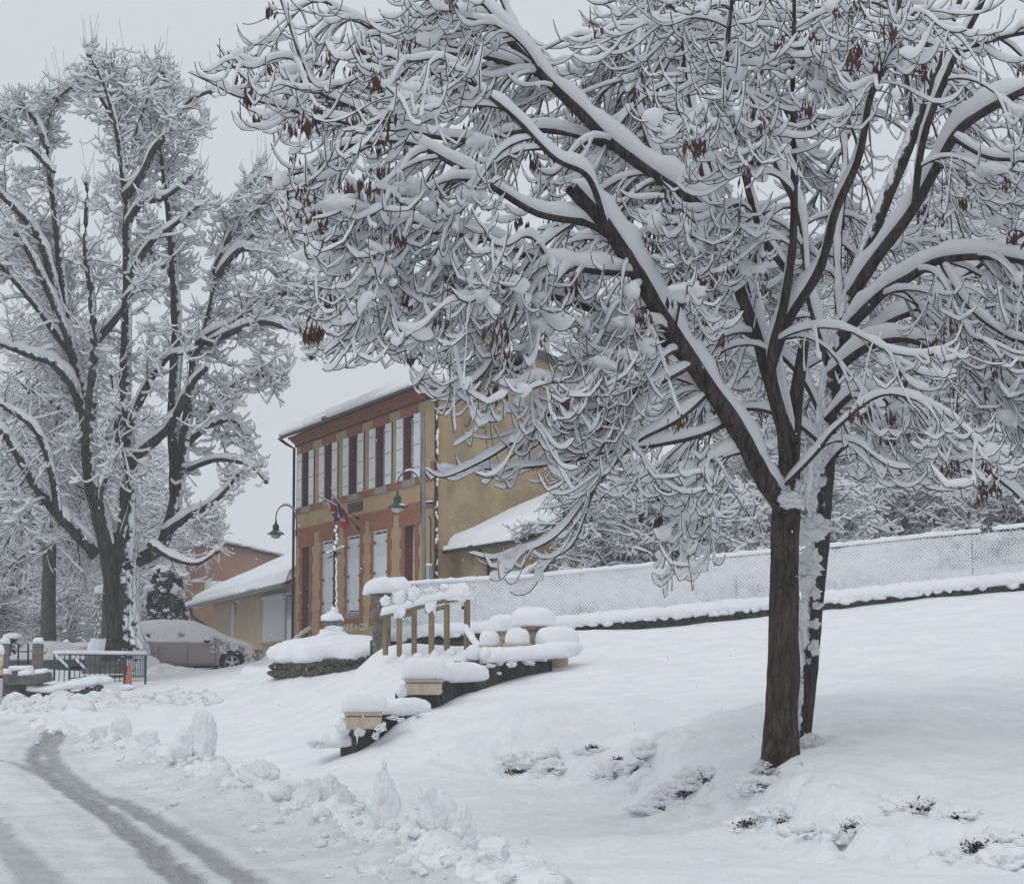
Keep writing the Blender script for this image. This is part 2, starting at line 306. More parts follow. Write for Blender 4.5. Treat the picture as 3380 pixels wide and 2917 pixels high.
def slush_mat(name):
    m = bpy.data.materials.new(name); m.use_nodes = True; nt = m.node_tree; b = nt.nodes['Principled BSDF']; N, Lk = nt.nodes.new, nt.links.new
    b.inputs['Roughness'].default_value = 0.7; b.inputs['Specular IOR Level'].default_value = 0.25
    at = N('ShaderNodeAttribute'); at.attribute_name = 'slush'; tc_ = N('ShaderNodeTexCoord')
    n1 = N('ShaderNodeTexNoise'); n1.inputs['Scale'].default_value = 9; n1.inputs['Detail'].default_value = 7; n1.inputs['Roughness'].default_value = .7; Lk(tc_.outputs['Object'], n1.inputs['Vector'])
    nb = N('ShaderNodeTexNoise'); nb.inputs['Scale'].default_value = 1.2; nb.inputs['Detail'].default_value = 6; nb.inputs['Roughness'].default_value = .6; Lk(tc_.outputs['Object'], nb.inputs['Vector'])
    mm = N('ShaderNodeMath'); mm.operation = 'MULTIPLY_ADD'; mm.inputs[1].default_value = .6; Lk(n1.outputs[0], mm.inputs[0]); mm.inputs[2].default_value = .5
    la = N('ShaderNodeAttribute'); la.attribute_name = 'lat'; ar = N('ShaderNodeAttribute'); ar.attribute_name = 'arc'; cb = N('ShaderNodeCombineXYZ'); s1 = N('ShaderNodeMath'); s1.operation = 'MULTIPLY'; s1.inputs[1].default_value = 55; s2 = N('ShaderNodeMath'); s2.operation = 'MULTIPLY'; s2.inputs[1].default_value = 2.2
    Lk(la.outputs['Fac'], s1.inputs[0]); Lk(ar.outputs['Fac'], s2.inputs[0]); Lk(s1.outputs[0], cb.inputs[0]); Lk(s2.outputs[0], cb.inputs[1]); ns = N('ShaderNodeTexNoise'); ns.inputs['Scale'].default_value = 1; ns.inputs['Detail'].default_value = 4; Lk(cb.outputs[0], ns.inputs['Vector'])
    nm = N('ShaderNodeMapRange'); nm.inputs[1].default_value = .32; nm.inputs[2].default_value = .62; nm.inputs[3].default_value = .78; nm.inputs[4].default_value = 1.12; Lk(ns.outputs[0], nm.inputs[0]); m4 = N('ShaderNodeMath'); m4.operation = 'MULTIPLY'; Lk(mm.outputs[0], m4.inputs[0]); Lk(nm.outputs[0], m4.inputs[1]); mm = m4
    m2 = N('ShaderNodeMath'); m2.operation = 'MULTIPLY'; m2.use_clamp = True; Lk(at.outputs['Fac'], m2.inputs[0]); Lk(mm.outputs[0], m2.inputs[1])
    base = N('ShaderNodeValToRGB'); base.color_ramp.elements[0].position = .38; base.color_ramp.elements[1].position = .62
    base.color_ramp.elements[0].color = (.72, .735, .755, 1); base.color_ramp.elements[1].color = (.84, .86, .885, 1); Lk(nb.outputs[0], base.inputs[0])
    # brown crumbs
    nc = N('ShaderNodeTexNoise'); nc.inputs['Scale'].default_value = 26; nc.inputs['Detail'].default_value = 3; Lk(tc_.outputs['Object'], nc.inputs['Vector'])
    rc = N('ShaderNodeValToRGB'); rc.color_ramp.elements[0].position = .655; rc.color_ramp.elements[1].position = .72; Lk(nc.outputs[0], rc.inputs[0])
    mc = N('ShaderNodeMix'); mc.data_type = 'RGBA'; Lk(rc.outputs[0], mc.inputs[0]); Lk(base.outputs[0], mc.inputs[6]); mc.inputs[7].default_value = (.42, .38, .33, 1)
    mx = N('ShaderNodeMix'); mx.data_type = 'RGBA'; Lk(m2.outputs[0], mx.inputs[0]); Lk(mc.outputs[2], mx.inputs[6]); mx.inputs[7].default_value = (.225, .228, .226, 1)
    Lk(mx.outputs[2], b.inputs['Base Color'])
    bp = N('ShaderNodeBump'); bp.inputs['Distance'].default_value = .035; Lk(n1.outputs[0], bp.inputs['Height']); Lk(bp.outputs[0], b.inputs['Normal'])
    return m
def sub_ground(name, mask, m):
    q = Q[mask].reshape(-1, 4); used, inv = np.unique(q, return_inverse=True)
    V = np.stack([GX.ravel()[used], GY.ravel()[used], GZ.ravel()[used]], 1)
    me = raw_mesh(name, V, [inv.reshape(-1, 4)]); [me.attributes.new(n_, 'FLOAT', 'POINT').data.foreach_set('value', A_.ravel()[used].astype(np.float32)) for n_, A_ in (('slush', SW), ('lat', LA), ('arc', AR))]
    return link(name, me, m, None, 'structure')
GS = mat('ground_snow', (.80, .82, .85), 0.75, (.87, .885, .905), 1.6, 0.03, 11, spec=0.2, detail=6)
sub_ground('snow_ground', ~isroad, GS)
sub_ground('road', isroad, slush_mat('packed_snow'))
# ------------------------------------------------------------------ trees
def sweep(C, R, sides, Rv=None, a0=0.0):
    """tubes along C (N,P,3) with radii R (N,P) -> V, quads"""
    N_, P_, _ = C.shape; T = unit(np.gradient(C, axis=1)); up = np.array([0, 0, 1.0])
    S = np.cross(T, up); l = np.linalg.norm(S, axis=2, keepdims=True); S = np.where(l < 0.08, np.array([1.0, 0, 0]), S); S = unit(S); U = np.cross(S, T)
    Rv = R if Rv is None else Rv
    A = np.arange(sides) / sides * 2 * np.pi + a0
    V = C[:, :, None] + S[:, :, None] * (np.cos(A)[None, None, :, None] * R[:, :, None, None]) + U[:, :, None] * (np.sin(A)[None, None, :, None] * Rv[:, :, None, None])
    base = (np.arange(N_) * P_ * sides)[:, None, None] + (np.arange(P_ - 1) * sides)[None, :, None]; i = np.arange(sides)[None, None]
    q = np.stack([base + i, base + (i + 1) % sides, base + sides + (i + 1) % sides, base + sides + i], -1).reshape(-1, 4)
    return V.reshape(-1, 3), q
def join(parts):
    b = 0; Vs = []; Qs = []
    for V, q in parts: Vs.append(V); Qs.append(q + b); b += len(V)
    return np.concatenate(Vs), np.concatenate(Qs)
def snow_on(C, h, sides=6, wid=0.62, seed=0.0, gap=0.0, rb=None, power=1.3, fr=1.0):
    """snow loaf riding on branches C; h (N,P) nominal height; blunt rounded ends"""
    P0 = C.shape[1]; m = max(P0 - 2, 3); t = np.concatenate([[0, .035], np.linspace(.12, .88, m), [.965, 1.0]]) * (P0 - 1); k = np.minimum(t.astype(int), P0 - 2); f = t - k
    rs = lambda A: A[:, k] * (1 - (f[None, :, None] if A.ndim == 3 else f[None])) + A[:, k + 1] * (f[None, :, None] if A.ndim == 3 else f[None])
    C = rs(C); h = rs(np.broadcast_to(h, (len(C), P0))); rb = None if rb is None else rs(np.broadcast_to(rb, (len(C), P0)))
    T = unit(np.gradient(C, axis=1)); c = np.sqrt(np.clip(1 - T[..., 2] ** 2, 0, 1)) ** power
    n = 0.55 * noise(C * np.array([4.0, 4.0, 3.0]) * fr + seed) + 0.3 * noise(C * 9.0 * fr + seed); hh = h * (c * 0.92 + 0.08) * np.clip(1 + 0.7 * n, 0.3, 1.7)
    if gap: hh = hh * np.where(noise(C * 3.1 + 31 + seed) > 1 - 2 * gap, 0.12, 1)
    e = np.ones(C.shape[1]); e[[0, -1]] = .3; e[[1, -2]] = .78; hh = hh * e
    S = unit(np.cross(T, np.array([0, 0, 1.0])) + 1e-6); U = np.cross(S, T); U = unit(U + np.array([0, 0, 0.6]))
    r0 = 0 if rb is None else rb
    Rv = hh * 0.5; Cc = C + U * (Rv * 0.92 + r0 * 0.35 + .002)[..., None]; R = np.maximum(Rv * wid, 0.0015)
    if rb is not None: R = np.maximum(R, rb * (0.95 * c + 0.12) * e)
    return sweep(Cc, R, sides, np.maximum(Rv, 0.0015), 0.3)
def grow(p, d, L, n, droop, curl, wob, up0=0.0, curl_at=0.5):
    """paths (N,n,3): start p, direction d, length L; sag then tips curl upward"""
    N_ = len(p); out = np.zeros((N_, n, 3)); out[:, 0] = p; d = unit(d); st = (L / (n - 1))[:, None]
    for k in range(1, n):
        t = k / (n - 1); f = np.zeros_like(d); f[:, 2] = -droop * (1 if t < curl_at else .2) / (n - 1) * 2 + (curl * (t - curl_at) / (1 - curl_at) * 4 / (n - 1) if t > curl_at else 0) + up0 / (n - 1)
        d = unit(d + f + rng.normal(0, wob, d.shape) / math.sqrt(n)); out[:, k] = out[:, k - 1] + d * st
    return out
def spawn(C, R, num, tmin=0.1, tmax=1.0, wlen=True):
    N_, P_, _ = C.shape; L = np.linalg.norm(np.diff(C, axis=1), axis=2).sum(1); w = L if wlen else np.ones(N_)
    i = rng.choice(N_, num, p=w / w.sum()); t = rng.uniform(tmin, tmax, num) * (P_ - 1); k = np.minimum(t.astype(int), P_ - 2); f = (t - k)[:, None]
    p = C[i, k] * (1 - f) + C[i, k + 1] * f; r = R[i, k] * (1 - f[:, 0]) + R[i, k + 1] * f[:, 0]; return p, unit(C[i, k + 1] - C[i, k]), r, t / (P_ - 1), i
def taper(r0, r1, n): return r0[:, None] * (1 - np.linspace(0, 1, n)[None]) + r1[:, None] * np.linspace(0, 1, n)[None]
def resample(pts, n):
    pts = np.array(pts, float); m = len(pts); t = np.linspace(0, m - 1, n); k = np.clip(t.astype(int), 0, m - 2); f = (t - k)[:, None]
    p0 = pts[np.maximum(k - 1, 0)]; p1 = pts[k]; p2 = pts[k + 1]; p3 = pts[np.minimum(k + 2, m - 1)]
    return 0.5 * ((2 * p1) + (p2 - p0) * f + (2 * p0 - 5 * p1 + 4 * p2 - p3) * f ** 2 + (3 * p1 - p0 - 3 * p2 + p3) * f ** 3)
def inpoly(x, y, poly):
    poly = np.array(poly, float); x = np.asarray(x); y = np.asarray(y); c = np.zeros(x.shape, bool); n = len(poly); j = n - 1
    for i in range(n):
        xi, yi = poly[i]; xj, yj = poly[j]; c ^= ((yi > y) != (yj > y)) & (x < (xj - xi) * (y - yi) / (yj - yi + 1e-9) + xi); j = i
    return c
def limb_tubes(limbs, n, sides, rough=0.06):
    """limbs: list of (pts3, r0, r1)"""
    C = np.stack([resample(l[0], n) for l in limbs]); R = np.stack([np.linspace(l[1], l[2], n) for l in limbs])
    return C, R
def bark(name, c1, c2, direction, thr, scale=12, bs=30, up=.5, soft=.1):
    m = mat(name, c1, 0.92, c2, scale, 0.02, bs, stretch=(1, 1, .35), lo=.35, hi=.7, spec=.1)
    return add_snow_patches(m, direction, thr, 7, up, soft)
BARKA = bark('ash_bark', (.036, .029, .026), (.105, .086, .074), (.75, .1, .66), 1.02)
BARKB = bark('rear_trunk_bark', (.045, .038, .035), (.10, .085, .075), (-.8, -.35, .5), .72)
TWIGB = mat('twig_bark', (.035, .031, .024), .9, (.065, .058, .04), 6)
BARKL = bark('lime_bark', (.030, .026, .022), (.085, .074, .062), (.8, -.15, .6), .735, 10, 22)
BARKG = mat('far_bark', (.06, .055, .052), .9, (.10, .09, .085), 4)
SEED = mat('dry_seeds', (.050, .028, .023), .9, (.088, .046, .036), 12)

def crack(m, sc_=9.0, depth=.025):
    nt = m.node_tree; b = nt.nodes['Principled BSDF']; t = nt.nodes.new('ShaderNodeTexCoord'); mp = nt.nodes.new('ShaderNodeMapping'); mp.inputs['Scale'].default_value = (1, 1, .13); nt.links.new(t.outputs['Object'], mp.inputs[0])
    n = nt.nodes.new('ShaderNodeTexNoise'); n.inputs['Scale'].default_value = 4; nt.links.new(t.outputs['Object'], n.inputs['Vector']); mxv = nt.nodes.new('ShaderNodeMix'); mxv.data_type = 'VECTOR'; mxv.inputs[0].default_value = .14; nt.links.new(mp.outputs[0], mxv.inputs[4]); nt.links.new(n.outputs['Color'], mxv.inputs[5])
    v = nt.nodes.new('ShaderNodeTexVoronoi'); v.feature = 'DISTANCE_TO_EDGE'; v.inputs['Scale'].default_value = sc_; nt.links.new(mxv.outputs[1], v.inputs['Vector']); r = nt.nodes.new('ShaderNodeMapRange'); r.inputs[2].default_value = .12; nt.links.new(v.outputs['Distance'], r.inputs[0])
    bp = nt.nodes.new('ShaderNodeBump'); bp.inputs['Distance'].default_value = depth; nt.links.new(r.outputs[0], bp.inputs['Height'])
    if b.inputs['Normal'].links: nt.links.new(b.inputs['Normal'].links[0].from_socket, bp.inputs['Normal'])
    nt.links.new(bp.outputs[0], b.inputs['Normal']); src = b.inputs['Base Color'].links[0].from_socket; mx = nt.nodes.new('ShaderNodeMix'); mx.data_type = 'RGBA'; mx.blend_type = 'MULTIPLY'; mx.inputs[0].default_value = .16; rr = nt.nodes.new('ShaderNodeMapRange'); rr.inputs[2].default_value = .10; rr.inputs[3].default_value = .35; nt.links.new(v.outputs['Distance'], rr.inputs[0]); nt.links.new(src, mx.inputs[6]); nt.links.new(rr.outputs[0], mx.inputs[7]); nt.links.new(mx.outputs[2], b.inputs['Base Color'])
for m_ in (BARKA, BARKB): crack(m_, 16, .014)
crack(BARKL, 5.5, .05)

def clear_of(C, lines, wpx, prob=1.0):
    """False for branches that would hang right in front of a main limb (lines: view pixel polylines with depth)"""
    bad = np.zeros(len(C), bool)
    for k in (C.shape[1] // 3, C.shape[1] * 2 // 3, C.shape[1] - 1):
        x, y = proj(C[:, k])
        for pl, dep, w in lines:
            d, _ = seg_dist(x, y, pl); bad |= (d < w * wpx) & (C[:, k, 1] < dep + .1)
    return ~bad | (rng.random(len(C)) > prob)
def trunk_mesh(name, pts, radii, m, parent, sides=28, n=60, flare=0.0, rough=0.05, seed=0):
    C = resample(pts, n); R = np.interp(np.linspace(0, 1, n), np.linspace(0, 1, len(radii)), radii)
    T = unit(np.gradient(C, axis=0)); ref = np.array([1.0, 0, 0]); S = unit(ref - T * (T @ ref)[:, None]); U = np.cross(T, S)
    A = np.arange(sides) / sides * 2 * np.pi
    hgt = np.maximum(C[:, 2] - C[0, 2] - (.0 if name == 'trunk' and flare else 0), 0)[:, None]; fl = flare * np.exp(-hgt / 0.28) * (0.55 + 0.45 * np.cos(A * 5 + seed)[None])
    V = C[:, None] + (S[:, None] * np.cos(A)[None, :, None] + U[:, None] * np.sin(A)[None, :, None]) * (R[:, None] * (1 + fl))[..., None]
    nn = fbm(np.stack([np.cos(A)[None] * 2 + 0 * hgt, np.sin(A)[None] * 2 + 0 * hgt, hgt * 2.2 + seed + 0 * A[None]], -1), 4)
    ridge = np.abs(noise(np.stack([np.cos(A)[None] * 7 + 0 * hgt, np.sin(A)[None] * 7 + 0 * hgt, hgt * 2.5 + seed + 0 * A[None]], -1)))
    V = V + (S[:, None] * np.cos(A)[None, :, None] + U[:, None] * np.sin(A)[None, :, None]) * (R[:, None] * rough * (nn + 0.8 * ridge))[..., None]
    k = np.arange(n - 1)[:, None] * sides; i = np.arange(sides)[None]
    q = np.stack([k + i, k + (i + 1) % sides, k + sides + (i + 1) % sides, k + sides + i], -1).reshape(-1, 4)
    cap = np.array([list(range(sides)), list(range((n - 1) * sides, n * sides))])
    return link(name, raw_mesh(name, V.reshape(-1, 3), [q, cap]), m, parent), C, R

def seed_mesh(seed, n=13):
    r = np.random.default_rng(seed); V = []; Fq = []
    for k in range(n):
        o = r.normal(0, .018, 3) + np.array([0, 0, -abs(r.normal(0, .018))]); L = r.uniform(.03, .055); w = L * .17; a = r.uniform(0, 6.28)
        d = np.array([r.normal(0, .25), r.normal(0, .25), -1]); d /= np.linalg.norm(d); s = np.array([math.cos(a), math.sin(a), 0]); u = np.array([-math.sin(a), math.cos(a), 0]); b = len(V)
        V += [o, o + d * L * .55 + s * w, o + d * L * .55 + u * w * .5, o + d * L * .55 - s * w, o + d * L * .55 - u * w * .5, o + d * L]
        Fq += [(b, b + 1, b + 2), (b, b + 2, b + 3), (b, b + 3, b + 4), (b, b + 4, b + 1), (b + 5, b + 2, b + 1), (b + 5, b + 3, b + 2), (b + 5, b + 4, b + 3), (b + 5, b + 1, b + 4)]
    return raw_mesh('seed_cluster', np.array(V), [np.array(Fq)], False)

def V2(l, d0, d1):       # view pixel polyline -> 3D with depth from d0 to d1
    n = len(l); return [P(x, y, d0 + (d1 - d0) * i / (n - 1)) for i, (x, y) in enumerate(l)]
D = 19.0
def near_trees():
    px2m = D / 4138.0
    tA = thing('ash_tree', 'nearest snow laden tree, bare dark front trunk and long limb reaching left over the lawn', 'tree', tuple(P(1575, 1560, D)))
    tB = thing('ash_tree', 'snow laden tree with leaning snow blotched trunk just behind the bare front trunk', 'tree', tuple(P(1632, 1440, 20.3)))
    offA, offB = np.array(tA.location), np.array(tB.location)
    loc = lambda pts, off: [np.array(p) - off for p in pts]
    trunkA = V2([(1577, 1650), (1577, 1555), (1580, 1450), (1583, 1350), (1587, 1200), (1590, 1060), (1592, 990), (1600, 900), (1612, 800), (1628, 690)], D, D + .2)
    trunk_mesh('trunk', loc(trunkA, offA), [.34, .185, .142, .135, .13, .125, .11, .09, .07, .045], BARKA, tA, flare=.0, rough=.13, seed=1)
    trunkB = V2([(1600, 1600), (1628, 1400), (1640, 1250), (1655, 1100), (1665, 950), (1672, 850), (1690, 720), (1722, 600), (1780, 430), (1850, 260), (1905, 100), (1960, -60)], 20.3, 20.6)
    trunk_mesh('trunk', loc(trunkB, offB), [.12, .11, .105, .12, .115, .11, .105, .09, .075, .065, .05, .04], BARKB, tB, flare=.1, rough=.10, seed=4)
    limbs = {  # view polylines, depth start/end, radius start/end (px)
     'A': [([(1585, 1030), (1540, 960), (1480, 850), (1400, 735), (1345, 650), (1290, 555), (1225, 455), (1155, 380)], D, D - 1.5, 26, 17),
      ([(1592, 960), (1580, 840), (1560, 740), (1585, 620), (1603, 500), (1606, 380), (1604, 200), (1606, 60), (1610, -60)], D - .1, D - .8, 17, 4),
      ([(1598, 900), (1560, 760), (1520, 640), (1465, 500), (1420, 420), (1351, 370), (1269, 313), (1178, 230), (1080, 136), (985, 22), (940, -40)], D, D + 1.0, 24, 12),
      ([(1420, 760), (1340, 690), (1230, 640), (1120, 600), (1040, 590), (983, 575), (900, 585), (814, 579), (751, 544), (700, 505), (644, 464), (591, 432), (580, 388)], D - .6, D - 2.6, 12, 2.2),
      ([(1250, 490), (1195, 453), (1137, 443), (1078, 428), (1000, 380), (930, 340), (836, 294), (760, 290), (680, 308), (635, 339), (568, 359), (533, 357)], D - 1.2, D - 2.4, 11, 1.3),
      ([(1240, 300), (1150, 270), (1060, 265), (960, 285), (850, 272), (790, 250), (747, 232), (690, 208), (640, 185), (609, 129), (582, 45), (560, -20)], D + 1, D - 1.2, 9, 1.8),
      ([(760, 262), (700, 250), (640, 235), (591, 222), (537, 195), (475, 140), (441, 92)], D - .6, D - 1.2, 5, 1.2),
      ([(640, 240), (560, 215), (480, 195), (430, 170), (382, 148)], D - .8, D - 1.4, 4, 1),
      ([(1400, 740), (1300, 790), (1200, 800), (1100, 780), (1040, 750), (960, 745)], D - .7, D - 2.2, 7, 1.2),
      ([(1345, 650), (1240, 700), (1120, 830), (1000, 920), (900, 965), (860, 950)], D - .8, D - 2.4, 7, 1.2),
      ([(1480, 850), (1420, 880), (1330, 900), (1230, 915), (1130, 938), (1040, 950), (962, 948)], D - .3, D - 1.6, 8, 1.8),
      ([(1440, 790), (1370, 850), (1280, 900), (1200, 990), (1120, 1090), (1010, 1130), (950, 1120)], D - .5, D - 1.9, 7, 1.2),
      ([(1520, 910), (1450, 930), (1420, 1000), (1400, 1090), (1380, 1150)], D - .2, D - 1.2, 9, 2.5),
      ([(1180, 230), (1120, 170), (1030, 130), (900, 100), (790, 75), (700, 30), (660, 5)], D + 1, D + .4, 9, 2.5),
      ([(1080, 136), (1040, 60), (1000, -40)], D + 1, D + 1.5, 9, 6),
      ([(1465, 500), (1430, 380), (1400, 220), (1385, 100), (1370, -40)], D + .4, D + .9, 12, 6),
      ([(1560, 740), (1600, 640), (1660, 540), (1690, 430), (1735, 330), (1760, 200), (1800, 100), (1830, -50)], D, D - 1.4, 14, 6),
      ([(1351, 370), (1300, 250), (1290, 120), (1310, -20)], D + .7, D + 2, 9, 5),
      ([(1225, 455), (1190, 360), (1120, 320), (1030, 230), (950, 170), (860, 150)], D - 1.4, D - 2.8, 8, 3),
      ([(1290, 555), (1180, 545), (1080, 520), (980, 480), (880, 470), (790, 420), (700, 400)], D - 1.1, D - 3.0, 9, 2.5),
      ([(1600, 560), (1540, 470), (1500, 330), (1470, 180), (1480, 0)], D + .3, D - 1.6, 10, 5),
      ([(1590, 980), (1650, 920), (1700, 860), (1790, 800), (1900, 830), (1990, 900)], D - .1, D - 1.8, 5, 2)],
     'B': [([(1722, 600), (1775, 520), (1850, 420), (1930, 280), (1990, 230), (2060, 190), (2140, 150)], 20.3, 19.2, 18, 10),
      ([(1700, 680), (1780, 600), (1840, 560), (1900, 525), (2000, 520), (2090, 530)], 20.3, 19, 16, 9),
      ([(1745, 690), (1800, 650), (1870, 620), (1950, 560), (2072, 470), (2150, 420)], 20.4, 21.5, 13, 8),
      ([(1680, 760), (1760, 700), (1850, 690), (1930, 740), (2010, 760), (2100, 830)], 20.2, 18.6, 13, 5),
      ([(1672, 850), (1750, 790), (1850, 860), (1950, 920), (2060, 1000), (2110, 1080)], 20.1, 18.4, 10, 3),
      ([(1680, 740), (1640, 600), (1620, 440), (1560, 300), (1530, 120), (1520, -40)], 20.4, 21.8, 16, 7),
      ([(1700, 660), (1695, 500), (1710, 340), (1700, 180), (1720, -40)], 20.5, 22, 14, 7),
      ([(1850, 260), (1830, 120), (1800, 20), (1790, -40)], 20.6, 20.8, 10, 6),
      ([(1850, 420), (1870, 280), (1930, 120), (1990, 0), (2010, -60)], 19.8, 19, 11, 6),
      ([(1905, 130), (1980, 90), (2060, 70), (2140, 60)], 20.6, 20, 8, 5),
      ([(1672, 860), (1620, 760), (1540, 690), (1450, 650), (1380, 600)], 20.4, 21.6, 12, 4),
      ([(1930, 280), (2000, 320), (2080, 330), (2150, 380)], 19.5, 18.4, 8, 4),
      ([(1900, 525), (1960, 620), (2040, 680), (2120, 700)], 19.6, 18.2, 8, 3),
      ([(1662, 960), (1720, 900), (1800, 930), (1850, 990)], 20.2, 19, 6, 2),
      ([(1665, 900), (1600, 850), (1500, 830), (1400, 900), (1340, 960)], 20.3, 21.3, 9, 3)]}
    MASK = [(380, 140), (430, 75), (560, -60), (2200, -60), (2200, 1080), (2000, 1010), (1880, 985), (1760, 1000), (1690, 960), (1640, 900), (1560, 900), (1480, 1100), (1440, 1180), (1340, 1200), (1310, 1160), (1320, 1060), (1220, 1000), (1130, 1130), (1040, 1215), (960, 1180), (940, 1130), (1060, 1060), (1100, 1000), (960, 985), (950, 930), (1080, 860), (1000, 850), (890, 960), (850, 950), (900, 870), (860, 800), (760, 730), (640, 755), (620, 700), (580, 560), (570, 450), (540, 400), (560, 350), (500, 250), (430, 200)]
    CL = [([(1585, 1000), (1540, 930), (1480, 820), (1400, 705), (1345, 620), (1290, 530), (1225, 430), (1150, 350)], D, 1.25), ([(1351, 345), (1269, 290), (1178, 205), (1080, 115), (985, 0)], D + .8, 1.0), ([(1577, 1500), (1587, 1100), (1592, 960), (1585, 620), (1604, 400)], D, 1.0),
          ([(1665, 1000), (1672, 850), (1700, 690), (1722, 600), (1780, 430), (1850, 260), (1905, 100)], 20.3, 1.0), ([(1722, 580), (1775, 495), (1850, 395), (1930, 255), (1990, 205), (2060, 165)], 20, .9), ([(1660, 540), (1690, 430), (1735, 330), (1760, 200)], D, .7), ([(1250, 480), (1137, 430), (1078, 410)], D - 1, .7), ([(1700, 680), (1780, 590), (1900, 510), (2070, 505)], 19.8, .8)]
    for key, off, root, nL1, nL2, nL3 in (('A', offA, tA, 270, 3000, 2800), ('B', offB, tB, 150, 1450, 1300)):
        LB = [(V2(a, d0, d1), r0 * px2m * .78, r1 * px2m * .78) for a, d0, d1, r0, r1 in limbs[key]]
        C, R = limb_tubes(LB, 36, 8)
        C = C + 0.02 * np.stack([noise(C * 2.2 + 5 * i) for i in range(3)], -1) * np.linspace(0, 1, 36)[None, :, None]
        bigC, bigR = C, R; V, q = sweep(C, R * (1 + .12 * noise(C * 9)), 10)
        link('limbs', raw_mesh('limbs', V - off, [q]), BARKA, root)
        snow = [snow_on(C, np.clip(R * 3.1 + .03, .035, .25), 10, .85, rb=R, power=.7)]
        # level 1: long arching side branches
        def outw2(p): o_ = np.zeros_like(p); o_[:, :2] = p[:, :2] - P(1600, 900, D)[:2]; return unit(o_)
        p, t, r, tt, _ = spawn(C, R, nL1, .12, 1.0)
        trunk_xy = P(1600, 900, D + (.0 if key == 'A' else 1))[:2]; outw = np.zeros_like(p); outw[:, :2] = p[:, :2] - trunk_xy; outw = unit(outw)
        rnd = rng.normal(0, 1, p.shape); rnd[:, 2] = rng.normal(.05, .5, len(p)); rnd = unit(rnd)
        L = rng.uniform(.8, 2.0, nL1); d = unit(t * .55 + outw * .55 + rnd * .85)
        c1 = grow(p, d, L, 12, rng.uniform(.7, 1.9, nL1), rng.uniform(.3, 1.3, nL1), .12, .1, .55)
        ex, ey = proj(c1[:, -1]); mx, my = proj(c1[:, 6]); ok = inpoly(ex, ey, MASK) & inpoly(mx, my, MASK); ok &= clear_of(c1, CL, 24, .9); c1 = c1[ok]; L = L[ok]
        r1 = taper(np.minimum(r[ok] * .6, rng.uniform(.009, .017, len(c1))), np.full(len(c1), .006), 12)
        V1 = sweep(c1, r1, 6); snow.append(snow_on(c1, np.clip(r1 * 3.6 + .03, .035, .11) * rng.uniform(.75, 1.25, (len(c1), 1)), 7, .7, 3.0, rb=r1))
        # slim ends of the limbs also carry twigs
        allC = np.concatenate([c1, bigC[:, ::3][:, :12]]); allR = np.concatenate([r1, bigR[:, ::3][:, :12]])
        w_ends = bigC[:, 24:36]; allC = np.concatenate([c1, w_ends, w_ends]); allR = np.concatenate([r1, bigR[:, 24:36], bigR[:, 24:36]])
        p, t, r, tt, bi = spawn(allC, allR, nL2, .08, 1.0)
        rnd = rng.normal(0, 1, p.shape); rnd[:, 2] *= .45; sidev = unit(np.cross(t, np.array([0, 0, 1.0])) + 1e-6) * np.where(rng.random(len(p)) < .5, -1, 1)[:, None]
        d = unit(t * .95 + sidev * .7 + rnd * .35 + outw2(p) * .25 + np.array([0, 0, -.12])); L = rng.uniform(.34, 1.15, nL2) * (1.15 - .5 * tt)
        c2 = grow(p, d, L, 11, rng.uniform(.3, 1.5, nL2), rng.uniform(.5, 1.9, nL2), .09, 0, .42)
        ex, ey = proj(c2[:, -1]); ok = inpoly(ex, ey, MASK) & clear_of(c2, CL, 26, .93); mx2, my2 = proj(c2[:, 5]); ok &= ~((mx2 < 1150) & (my2 < 760) & (rng.random(len(c2)) < .40)); c2 = c2[ok]; n2_ = len(c2)
        r2 = taper(rng.uniform(.0046, .0070, n2_), np.full(n2_, .0038), 11); V2_ = sweep(c2, r2, 4)
        keep = rng.random(n2_) < .93
        snow.append(snow_on(c2[keep], np.clip(rng.gamma(4.5, .0112, (keep.sum(), 1)), .018, .12) * np.ones((1, 11)), 6, .62, 9.0, gap=.09))
        p, t, r, tt, bi = spawn(c2, r2, nL3, .15, .95)
        sidev = unit(np.cross(t, np.array([0, 0, 1.0])) + 1e-6) * np.where(rng.random(len(p)) < .5, -1, 1)[:, None]
        d = unit(t * .8 + sidev * .8 + rng.normal(0, .4, p.shape)); L = rng.uniform(.18, .52, nL3)
        c3 = grow(p, d, L, 5, rng.uniform(.2, 1.1, nL3), rng.uniform(.8, 2.3, nL3), .05, 0, .3); ex, ey = proj(c3[:, -1]); c3 = c3[inpoly(ex, ey, MASK) & clear_of(c3, CL, 22, .9)]
        r3 = taper(np.full(len(c3), .0044), np.full(len(c3), .0034), 5); V3 = sweep(c3, r3, 4)
        snow.append(snow_on(c3, np.clip(rng.gamma(5, .0076, (len(c3), 1)), .014, .07) * np.ones((1, 5)), 5, .7, 14.0, gap=.14))
        V, q = join([V1, V2_, V3]); link('twigs', raw_mesh('twigs', V - off, [q]), TWIGB, root, 'stuff')
        V, q = join(snow); link('branch_snow', raw_mesh('branch_snow', V - off, [q]), TSNOW, root, 'stuff')
        # snow piled in lumps at twig clusters
        pc = c2[rng.choice(len(c2), 300 if key == 'A' else 170)][:, 5]; specs = []
        for k, c in enumerate(pc): s_ = rng.uniform(.03, .07); specs.append(dict(c=c - off + np.array([0, 0, s_ * .55]), r=(s_ * rng.uniform(.8, 1.3), s_, s_ * rng.uniform(.7, 1.25)), seed=k, amp=.4, sub=2, rough=.12))
        pc = c1[rng.choice(len(c1), 60 if key == 'A' else 40)][:, 8]
